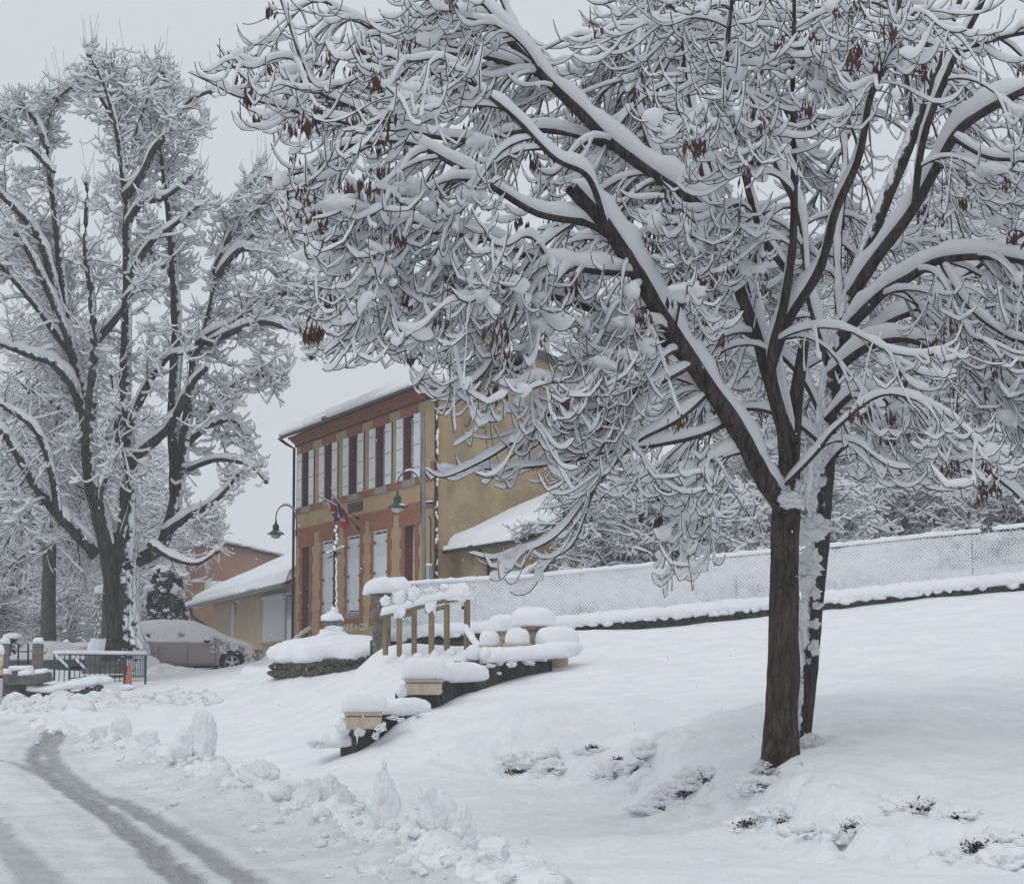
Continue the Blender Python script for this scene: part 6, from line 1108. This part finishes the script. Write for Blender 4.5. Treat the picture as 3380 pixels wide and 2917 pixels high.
for i, (x, y, w, h) in enumerate(holes):
    g = onground(x, y); pm = g[1] / 4138; zz_ = hz(g[0], g[1]); n = 210; m4 = max(2, int(w / 4)); cc = np.stack([rs.uniform(-.9, .9, m4) * w * pm, rs.uniform(-.02, .05, m4), rs.normal(0, h * pm * .25, m4)], 1); ss = rs.uniform(.012, .04, m4); kk = rs.integers(0, m4, n)
    c = cc[kk] + rs.normal(0, 1, (n, 3)) * ss[kk][:, None] * np.array([1.3, .6, .7]) + np.array([g[0], g[1] - .13, hz(g[0], g[1] - .13) + .035]); u = unit(rs.normal(0, 1, (n, 3))); w_ = unit(np.cross(u, rs.normal(0, 1, (n, 3)))); s_ = rs.uniform(.006, .018, (n, 1))
    Vs.append(np.stack([c - u * s_, c + w_ * s_ * .6, c + u * s_, c - w_ * s_ * .6], 1).reshape(-1, 3)); Qs.append(np.arange(n * 4).reshape(-1, 4) + nb); nb += n * 4
    for k in range(3): xx = g[0] + rs.uniform(-.8, .8) * w * pm; sp.append(dict(c=(xx, g[1] + .06, hz(xx, g[1] + .06) - .012), r=(rs.uniform(.12, .24), .20, rs.uniform(.07, .10)), seed=i * 7 + k, amp=.4, fs=2.2, sub=4, rough=.06))
o = link('ground_cover', raw_mesh('ground_cover', np.concatenate(Vs), [np.concatenate(Qs)], False), LEAF, None, 'stuff'); tag(o, 'dark leafy ground cover showing through gaps in the snow at the foot of the lawn', 'ground cover')
o = blobs('snow_tufts', sp, GS); tag(o, 'snow tufts overhanging the dark gaps at the foot of the lawn', 'snow tufts'); o['kind'] = 'stuff'

# ------------------------------------------------------------------ cars
def car(label, loc, rz, paint, seed, mirror_red=False):
    T = thing('parked_car', label, 'car', loc, rz); L_ = 4.3
    # side profile stations: x from rear 0 to front 4.3 ; (x, zbelt, zroof, halfw)
    st = [(0.0, .62, .66, .60), (.04, .80, .86, .72), (.12, .92, 1.02, .78), (.30, .95, 1.22, .83), (.60, .96, 1.40, .85), (1.0, .96, 1.47, .86), (1.5, .95, 1.49, .87), (2.0, .94, 1.47, .87), (2.35, .93, 1.41, .87), (2.7, .92, 1.27, .87), (3.0, .91, 1.12, .86), (3.25, .90, .99, .85), (3.5, .86, .91, .84), (3.8, .80, .84, .81), (4.05, .70, .75, .76), (4.2, .55, .60, .69), (4.29, .40, .45, .60)]
    V = []; ny = 21; ns = 60; xs = np.linspace(0, 4.29, ns); S = np.array(st); zb_ = np.interp(xs, S[:, 0], S[:, 1]); zr = np.interp(xs, S[:, 0], S[:, 2]); hw = np.interp(xs, S[:, 0], S[:, 3]); k3 = np.array([.25, .5, .25])
    for _ in range(2): zr[1:-1] = np.convolve(zr, k3, 'valid'); zb_[1:-1] = np.convolve(zb_, k3, 'valid'); hw[1:-1] = np.convolve(hw, k3, 'valid')
    for i in range(ns):
        w, b_, r_ = hw[i], zb_[i], zr[i]; tum = min((r_ - b_) * .42, .24); pr = [(w * .90, .20), (w * .97, .26), (w * 1.0, .42), (w * 1.01, .58), (w * .995, .72), (w * .97, b_ - .03), (w * .95, b_), (w * .93 - tum * .35, b_ + (r_ - b_) * .35), (w * .91 - tum * .75, b_ + (r_ - b_) * .72), (w * .85 - tum, r_ - .03 * (r_ > 1.1)), (w * .45, r_ + .02)]
        row = [(xs[i], -y, z) for y, z in pr] + [(xs[i], 0, r_ + .03)] + [(xs[i], y, z) for y, z in reversed(pr)]; V.append(row)
    V = np.array(V); ny = V.shape[1]; Ii = np.arange(ns * ny).reshape(ns, ny); q = np.stack([Ii[:-1, :-1], Ii[:-1, 1:], Ii[1:, 1:], Ii[1:, :-1]], -1); caps = [np.array([list(Ii[0, ::-1]), list(Ii[-1])])]; bot = np.stack([Ii[:-1, 0], Ii[1:, 0], Ii[1:, -1], Ii[:-1, -1]], 1)
    PA = mat(paint[0], paint[1], .35, spec=.5); me = raw_mesh('body', V.reshape(-1, 3), [q.reshape(-1, 4), bot, caps[0]]); me.materials.append(PA); me.materials.append(mat('arch_black', (.012, .012, .013), .9)); o = link('tmp', me)
    cutters = []
    for wx in (.72, 3.52):
        for s_ in (-1, 1):
            co = MB().tube([(wx, s_ * .60, .33), (wx, s_ * 1.05, .33)], .385, 28).build('c', MATS['arch_black']); cutters.append(co); md = o.modifiers.new('b', 'BOOLEAN'); md.operation = 'DIFFERENCE'; md.object = co; md.solver = 'EXACT'
    bpy.context.view_layer.update(); dg = bpy.context.evaluated_depsgraph_get(); me2 = bpy.data.meshes.new_from_object(o.evaluated_get(dg)); bpy.data.objects.remove(o)
    for co in cutters: bpy.data.objects.remove(co)
    link('body', me2, None, T)
    # glass sits just proud of the side between belt and roof
    for s_, c0, c1 in ((0, 6, 9), (1, ny - 10, ny - 7)):
        pass
    G = []; out = V.copy(); 
    for side_ in (1, -1):
        for (xa, xb) in ((.62, 1.35), (1.42, 2.15), (2.2, 2.85)):
            ii = [i for i in range(ns) if xa <= xs[i] <= xb]; cols = [6, 7, 8] if side_ > 0 else [ny - 7, ny - 8, ny - 9]; g = V[np.ix_(ii, cols)].copy(); g[..., 1] -= .006 * side_; g[:, 0, 2] += .03; n_, m_ = g.shape[:2]; Jj = np.arange(n_ * m_).reshape(n_, m_)
            link('side_window', raw_mesh('side_window', g.reshape(-1, 3), [np.stack([Jj[:-1, :-1], Jj[:-1, 1:], Jj[1:, 1:], Jj[1:, :-1]], -1).reshape(-1, 4)]), GLASS, T)
    seam = MB()
    def side_y(x, z): w = np.interp(x, xs, hw); return -(w * np.interp(z, [.2, .26, .42, .58, .72, .9], [.90, .97, 1.0, 1.01, .995, .96]) + .003)
    for x in (1.34, 2.20, 3.02):
        zz_ = np.linspace(.30, .90, 8); seam.tube([(x + (.0 if x > 1.4 else .0), side_y(x, z), z) for z in zz_], .006, 4)
    seam.tube([(1.0 + .34 * k / 6, side_y(1.0, .62 - .32 * k / 6), .62 - .32 * k / 6) for k in range(7)], .006, 4); seam.tube([(1.34, side_y(1.34, .30), .30), (3.02, side_y(3.0, .30), .30)], .007, 4)
    seam.build('door_seam', MATS['arch_black'], T)
    for x in (1.5, 2.36): MB().box(x - .09, x + .09, side_y(x, .78) - .03, side_y(x, .78), .77, .80).build('door_handle', PA, T, bevel=.01)
    for wx in (.72, 3.52):
        for s_ in (-1, 1):
            wh = MB().lathe([(.20, -.10), (.30, -.10), (.325, -.06), (.325, .06), (.30, .10), (.20, .10)], (0, 0, 0), 32).build('wheel', mat('tyre', (.02, .02, .021), .85), T); wh.location = (wx, s_ * .76, .32); wh.rotation_euler = (math.pi / 2 * (1 if s_ < 0 else -1), 0, 0)
            rm = MB(); 
            for k in range(5):
                a = k * 2 * math.pi / 5 + .3
                for da in (-.16, .16): rm.bar((.05 * math.cos(a + da), .05 * math.sin(a + da), .085), (.20 * math.cos(a + da * .9), .20 * math.sin(a + da * .9), .09), .030, .03)
            rm.lathe([(.195, .06), (.215, .06), (.215, .103), (.205, .103), (.195, .07)], (0, 0, 0), 32); rm.lathe([(.055, .05), (.055, .1), (.03, .11)], (0, 0, 0), 14); rm.build('rim', mat('alloy', (.55, .56, .57), .35, metal=.6), wh); MB().lathe([(.20, .02), (.20, .03)], (0, 0, 0), 24).build('brake_shadow', MATS['arch_black'], wh)
    mi = MB(); V_, F_ = blob((2.78, -.98, .97), (.10, .09, .06), amp=.02, sub=2); link('mirror', raw_mesh('mirror', V_, [F_]), mat('mirror_black', (.02, .02, .022), .5), T)
    MB().bar((2.78, -.86, .93), (2.78, -.95, .95), .04).build('mirror_arm', IRON, T)
    for s_ in (-1, 1):
        V_, F_ = blob((4.02, s_ * .66, .66), (.20, .09, .07), amp=.0, sub=2); link('headlight', raw_mesh('headlight', V_, [F_]), mat('lamp_clear', (.35, .36, .37), .15), T)
        V_, F_ = blob((.06, s_ * .68, .88), (.12, .12, .13), amp=.0, sub=2); link('tail_light', raw_mesh('tail_light', V_, [F_]), mat('tail_red', (.40, .015, .02), .3), T)
    MB().box(1.3, 3.1, -.865, -.80, .17, .24).build('sill_trim', MATS['arch_black'], T)
    # snow: shell over roof, bonnet and side glass, ragged along the belt line
    rows = np.arange(5, ny - 5); U = V[:, rows].copy(); ctr = np.array([0, 0, .8]); nrm = np.zeros_like(U); gx_ = np.gradient(U, axis=0); gy_ = np.gradient(U, axis=1); nrm = unit(np.cross(gx_, gy_)); nrm *= np.where(((U - np.array([2.1, 0, .6])) * nrm).sum(-1) < 0, -1, 1)[..., None]
    # densify
    def dens(A, n, ax): t = np.linspace(0, A.shape[ax] - 1, n); k = np.minimum(t.astype(int), A.shape[ax] - 2); f = (t - k); sh = [1] * A.ndim; sh[ax] = -1; f = f.reshape(sh); return np.take(A, k, ax) * (1 - f) + np.take(A, k + 1, ax) * f
    U = dens(dens(U, 200, 0), 90, 1); nrm = unit(dens(dens(nrm, 200, 0), 90, 1)); th_ = .035 + .07 * np.clip(nrm[..., 2], 0, 1) + .02 * fbm(U * 4 + seed, 3)
    edge = np.minimum(np.arange(90), 89 - np.arange(90))[None] + 2.0 * n2(U[..., 0], U[..., 2], 6, 3, seed) ; th_ = np.where(edge < 4, -.03, th_); xr = U[..., 0] / 4.29
    frontmask = (U[..., 0] > 2.95) & (nrm[..., 2] < .75) & (n2(U[..., 0] * 1.3, U[..., 1] + U[..., 2], 5, 3, seed + 4) > .05); th_ = np.where(frontmask, -.02, th_)
    gap = (fbm(U * np.array([3, 3, 7]) + 50 + seed, 3) > .78) & (U[..., 2] > 1.05) & (nrm[..., 2] < .6); th_ = np.where(gap, -.02, th_)
    U = U + nrm * th_[..., None]; Jj = np.arange(200 * 90).reshape(200, 90); link('snow', raw_mesh('snow', U.reshape(-1, 3), [np.stack([Jj[:-1, :-1], Jj[:-1, 1:], Jj[1:, 1:], Jj[1:, :-1]], -1).reshape(-1, 4)]), TSNOW, T)
    r = np.random.default_rng(seed); sp = [dict(c=(2.78, -.99, 1.06), r=(.14, .11, .085), seed=1, amp=.15)]
    for k in range(46):
        x = r.uniform(2.9, 3.7); z = r.uniform(.60, .88); sp.append(dict(c=(x, side_y(x, z) + .01, z), r=(r.uniform(.02, .07), .015, r.uniform(.015, .05)), seed=k, amp=.5, sub=2))
    for k in range(26):
        x = r.uniform(3.85, 4.15); z = r.uniform(.25, .7); sp.append(dict(c=(x, -np.interp(x, xs, hw) + .01, z), r=(.06, .03, r.uniform(.03, .1)), seed=k + 70, amp=.5, sub=2))
    for k in range(7): x = r.uniform(.2, .7); sp.append(dict(c=(x, side_y(x, .8) + .01, r.uniform(.72, .86)), r=(.07, .02, .03), seed=k + 99, amp=.4, sub=2))
    sp.append(dict(c=(.45, 0, 1.45), r=(.55, .65, .14), seed=31, amp=.2))
    blobs('stuck_snow', sp, TSNOW, T, 'stuff'); return T
cg = P(400, 1358, 62); fx = P(528, 1340, 62)[0]
car('mauve pink hatchback seen from the side, plastered with snow on roof and windows', (fx - 4.3, 62, cg[2] - .07), 0.02, ('mauve_paint', (.30, .24, .25)), 4)
cx2 = P(182, 1320, 60.0)[0]
car('blue grey car with a red tail light, almost buried under snow behind the barrier', (cx2, 61.0, P(200, 1352, 60)[2] - .5), math.pi + .25, ('slate_blue_paint', (.06, .075, .095)), 9).scale = (.9, .9, .8)

# ------------------------------------------------------------------ memorial, barrier, cone, left wall
GRAN = add_snow_patches(mat('granite', (.11, .115, .11), .85, (.19, .195, .19), 22, .003, 60), (-.6, -.4, .7), .88, 12)
def memorial():
    d = 57.2; c = P(208, 1345, d); pm = d / 4138; T = thing('war_memorial', 'grey granite obelisk with a snow hood half hidden behind the huge trunk', 'monument', tuple(c)); z = lambda y: (1345 - y) * pm
    MB().lathe([(.38, z(1302)), (.26, z(1203)), (.10, z(1192))], (-.02, .1, 0), 4).build('obelisk', GRAN, T).rotation_euler = (0, 0, 0)
    for ch in T.children: ch.rotation_euler = (0, 0, 0)
    blobs('snow_hood', [dict(c=(-.02, .05, z(1197)), r=(.27, .27, .22), seed=1, amp=.12, flat=.3)], SNOW, T)
    MB().box(-.38, .55, -.5, .4, z(1347), z(1322)).build('pedestal', GRAN, T, bevel=.02); MB().box(-.46, .62, -.62, .5, z(1362), z(1347)).build('plinth', CONC, T, bevel=.02)
    slab('pedestal_snow', [(-.42, -.1, z(1322)), (.62, -.1, z(1322))], .95, .42, T, seed=3, amp=.12, sides=14)
memorial()
def barrier():
    A_, B_, C_, D_ = P(109, 1389, 50.5), P(140, 1384, 48.5), P(252, 1376, 49.8), P(294, 1380, 52.5); T = thing('iron_barrier', 'dark green iron barrier with vertical bars and snowy top rail before the huge trunk', 'barrier', tuple(B_)); o = B_.copy()
    ht = lambda p, y: (1339 - y) / 4138 * p[1] + EYE
    ztop = [ht(A_, 1323), ht(B_, 1323), ht(C_, 1324), ht(D_, 1324)]; P_ = [A_, B_, C_, D_]
    for i, p in enumerate(P_): MB().tube([(*(p[:2] - o[:2]), p[2] - .25 - o[2]), (*(p[:2] - o[:2]), ztop[i] + .02 - o[2])], .028, 8).build('post', GREEN, T)
    for i, n in ((0, 3), (1, 11), (2, 12)):
        a, b_ = P_[i].copy(), P_[i + 1].copy(); ta, tb = ztop[i], ztop[i + 1]; at_ = np.array([*a[:2], ta]) - o; bt = np.array([*b_[:2], tb]) - o; MB().tube([at_, bt], .020, 8).build('top_rail', GREEN, T)
        zr_ = (-(ta - a[2]) * .80); 
        if i > 0: MB().tube([at_ + [0, 0, zr_], bt + [0, 0, -(tb - b_[2]) * .80]], .014, 6).build('lower_rail', GREEN, T)
        for k in range(1, n):
            t = k / n; p = at_ * (1 - t) + bt * t; MB().tube([p, p - np.array([0, 0, (ta - a[2]) * (.93 if i != 0 else 1.0)])], .0115, 5).build('bar', GREEN, T)
        slab('rail_snow', [at_ + [0, 0, .01], (at_ + bt) / 2 + [0, 0, .01], bt + [0, 0, .01]], .10, .085, T, seed=i, amp=.12, step=.04, sides=8)
    for (x0, y0, x1, y1) in ((111, 1326, 138, 1352), (142, 1325, 174, 1356)):
        a, b_ = P(x0, y0, 49.2) - o, P(x1, y1, 49.0) - o; MB().tube([a, b_], .016, 6).build('brace', GREEN, T); slab('rail_snow', [a, b_], .05, .07, T, amp=.1, step=.03, sides=7)
barrier()
def cone():
    d = 48.3; c = P(260, 1388, d); pm = d / 4138; T = thing('traffic_cone', 'orange traffic cone with grey reflective bands beside the iron barrier', 'cone', tuple(c)); h = 46 * pm; z = [0, 9.5, 22, 32, 46]; OR = mat('cone_orange', (.85, .10, .03), .5); GR = mat('reflective_grey', (.22, .21, .21), .5)
    r = lambda v: (13.5 - v * .245) * pm / 2 * 1.15
    for i, (nm, m_) in enumerate((('lower_band', GR), ('orange_band', OR), ('upper_band', GR), ('tip', OR))): MB().lathe([(r(z[i]), z[i] * pm), (r(z[i + 1]), z[i + 1] * pm)], (0, 0, 0), 20).build(nm, m_, T, smooth=False)
    blobs('foot_snow', [dict(c=(0, -.1, -.02), r=(.2, .12, .06), seed=2, amp=.3)], SNOW, T)
cone()
def left_wall():
    d = 46.0; pm = d / 4138; o = P(36, 1425, d); T = thing('parapet_wall', 'grey stained parapet wall with coping at the far left edge', 'wall', tuple(o)); L = lambda x, y, dd=d: P(x, y, dd) - o
    STW = mat('stained_wall', (.11, .10, .085), .92, (.20, .185, .16), 3, .01, 25, detail=8)
    a, b_ = L(-60, 1382), L(70, 1382, d + 1.5)
    MB().bar((a[0], a[1], L(0, 1405)[2]), (b_[0], b_[1], L(70, 1405, d + 1.5)[2]), .25, .75).build('wall_body', STW, T)
    for x0, x1 in ((-60, 3), (3.5, 23), (23.5, 44), (44.5, 66), (66.5, 103)): MB().bar(L(x0, 1376, d + .8), L(x1, 1374 - (6 if x0 > 60 else 0), d + .8), .34, .21).build('coping_stone', STONE if 0 else STW, T, bevel=.01)
    for x0, x1, y in ((-20, 24, 1363), (36, 68, 1365), (68, 100, 1362)): slab('coping_snow', [L(x0, y + 3, d + .8), L(x1, y + 1, d + .8)], .4, .13, T, seed=x1, step=.04)
    # rubble bed in front with snow
    R2 = thing('rubble_border', 'low border of rough stones half buried in snow below the iron barrier', 'border', tuple(P(150, 1405, 47))); oo = np.array(R2.location); r = np.random.default_rng(2); dk = mat('mossy_stone', (0, 0, 0))
    for k in range(60):
        x = r.uniform(75, 205); y = 1408 - max(0, (x - 130)) * .22 + r.uniform(-5, 7); V, Fc = blob(P(x, y, 46.8) - oo, (r.uniform(.04, .10), .08, r.uniform(.03, .06)), seed=k, amp=.3, sub=1); link('stone', raw_mesh('stone', V, [Fc], False), dk, R2)
    slab('snow_cap', [P(68, 1398, 47.2) - oo, P(110, 1402, 47.0) - oo, P(150, 1392, 47.0) - oo, P(215, 1382, 47.6) - oo], .9, .2, R2, seed=2, amp=.12, sides=14); blobs('snow_cap_upper', [dict(c=P(95, 1392, 48.2) - oo, r=(.5, .7, .18), seed=2, amp=.1, sub=4)], SNOW, R2)
    PIL = mat('stone_pillar', (.15, .13, .10), .92, (.24, .21, .165), 6, .01, 30)
    for lab, x0, x1, yt, yb_, dd in (('square stone pillar with a snow cap at the extreme left edge', 0, 17, 1303, 1370, 48.5), ('speckled square stone pillar beside the slim dark tree trunk', 66, 85, 1303, 1368, 48.5)):
        c = P((x0 + x1) / 2, yb_, dd); w = (x1 - x0) * dd / 4138 / 2; h = (yb_ - yt) * dd / 4138; Tp = thing('stone_pillar', lab, 'pillar', tuple(c)); MB().box(-w, w, -w, w, -.4, h).build('shaft', PIL, Tp, bevel=.015); slab('snow_cap', [(-w - .02, 0, h), (w + .03, 0, h)], .3, .16, Tp, seed=x0, step=.03)
    Tb = thing('stone_block', 'low round shouldered stone block with snow cushion between the two pillars', 'block', tuple(P(42, 1378, 47.6))); MB().box(-.3, .3, -.2, .2, -.1, .22).build('block', PIL, Tb, bevel=.04); slab('snow_cap', [(-.32, 0, .22), (.32, 0, .22)], .45, .14, Tb, seed=7)
    Tf = thing('iron_railing', 'thin dark iron railing between the two stone pillars', 'railing', tuple(P(47, 1365, 49))); of = np.array(Tf.location)
    for x in (37, 57): MB().tube([P(x, 1372, 49) - of, P(x, 1301, 49) - of], .022, 6).build('upright', IRON, Tf)
    for y in (1317, 1334, 1350): MB().tube([P(18, y + 1, 49) - of, P(66, y, 49) - of], .008, 5).build('wire', IRON, Tf)
    MB().tube([P(40, 1318, 49) - of, P(58, 1318, 49) - of], .014, 5).build('rail', IRON, Tf)
    Ts = thing('tree_stump', 'short thick dark trunk behind the left railing', 'stump', tuple(P(22, 1330, 60))); MB().tube([(0, 0, -.6), (0, 0, .2), (.05, 0, .55)], [.38, .33, .30], 14).build('trunk', BARKL, Ts); blobs('snow_cap', [dict(c=(.05, 0, .6), r=(.3, .3, .12), seed=3)], SNOW, Ts)
    Tp = thing('roadside_post', 'snow spattered tan and white post with dark red band at the left picture edge', 'post', tuple(P(-4, 1400, 40))); oo = np.array(Tp.location); pz = lambda y: (P(-4, y, 40) - oo)[2]
    for nm, y0, y1, m_ in (('upper_shaft', 1365, 1318, mat('tan_paint', (.42, .24, .12), .8, (.7, .66, .6), 9)), ('red_band', 1372, 1365, mat('dark_red_band', (.16, .02, .02), .6)), ('lower_shaft', 1425, 1372, mat('white_band', (.5, .52, .54), .7))): MB().lathe([(.085, pz(y0)), (.085, pz(y1))], (0, 0, 0), 16).build(nm, m_, Tp)
    blobs('snow_cap', [dict(c=(0, 0, pz(1316)), r=(.11, .11, .12), seed=2)], SNOW, Tp)
left_wall()

sp = [dict(c=P(x, y, 60.6), r=(rx * 60 / 4138, .9, rz_ * 60 / 4138), seed=k, amp=.14, sub=4, rough=.03) for k, (x, y, rx, rz_) in enumerate([(300, 1352, 26, 26), (318, 1362, 40, 20), (355, 1366, 60, 17), (420, 1372, 90, 17), (290, 1322, 10, 22), (243, 1355, 40, 22)])]
o = blobs('snow_bank', sp, SNOW); tag(o, 'shovelled snow bank against the rear wheel of the pink car', 'snow bank'); o['kind'] = 'stuff'

# falling snow
rs = np.random.default_rng(21); n = 2600; yy = rs.uniform(16, 64, n); c = np.stack([rs.uniform(-.42, .42, n) * yy, yy, rs.uniform(-.1, .30, n) * yy + 1.6], 1); s_ = rs.uniform(.004, .0085, n)[:, None, None]
O8 = np.array([(1, 0, 0), (0, 1, 0), (-1, 0, 0), (0, -1, 0), (0, 0, 1.5), (0, 0, -1.5)], float); F8 = np.array([(0, 1, 4), (1, 2, 4), (2, 3, 4), (3, 0, 4), (1, 0, 5), (2, 1, 5), (3, 2, 5), (0, 3, 5)])
V = (c[:, None] + O8[None] * s_).reshape(-1, 3); o = link('snowflakes', raw_mesh('snowflakes', V, [(F8[None] + (np.arange(n) * 6)[:, None, None]).reshape(-1, 3)]), TSNOW, None, 'stuff'); tag(o, 'sparse fine snowflakes falling through the air', 'snowflakes')
# ------------------------------------------------------------------ thin snowy air
hb = MB().box(-140, 190, -40, 260, -2.2, 38); hz_m = bpy.data.materials.new('haze'); hz_m.use_nodes = True; hn = hz_m.node_tree; hn.nodes.remove(hn.nodes['Principled BSDF'])
pv = hn.nodes.new('ShaderNodeVolumePrincipled'); pv.inputs['Density'].default_value = 0.0012; pv.inputs['Color'].default_value = (.93, .95, .98, 1); hn.links.new(pv.outputs[0], hn.nodes['Material Output'].inputs['Volume'])
ho = hb.build('haze', hz_m, None, kind='stuff'); tag(ho, 'thin cold winter haze filling the air of the whole scene', 'haze')
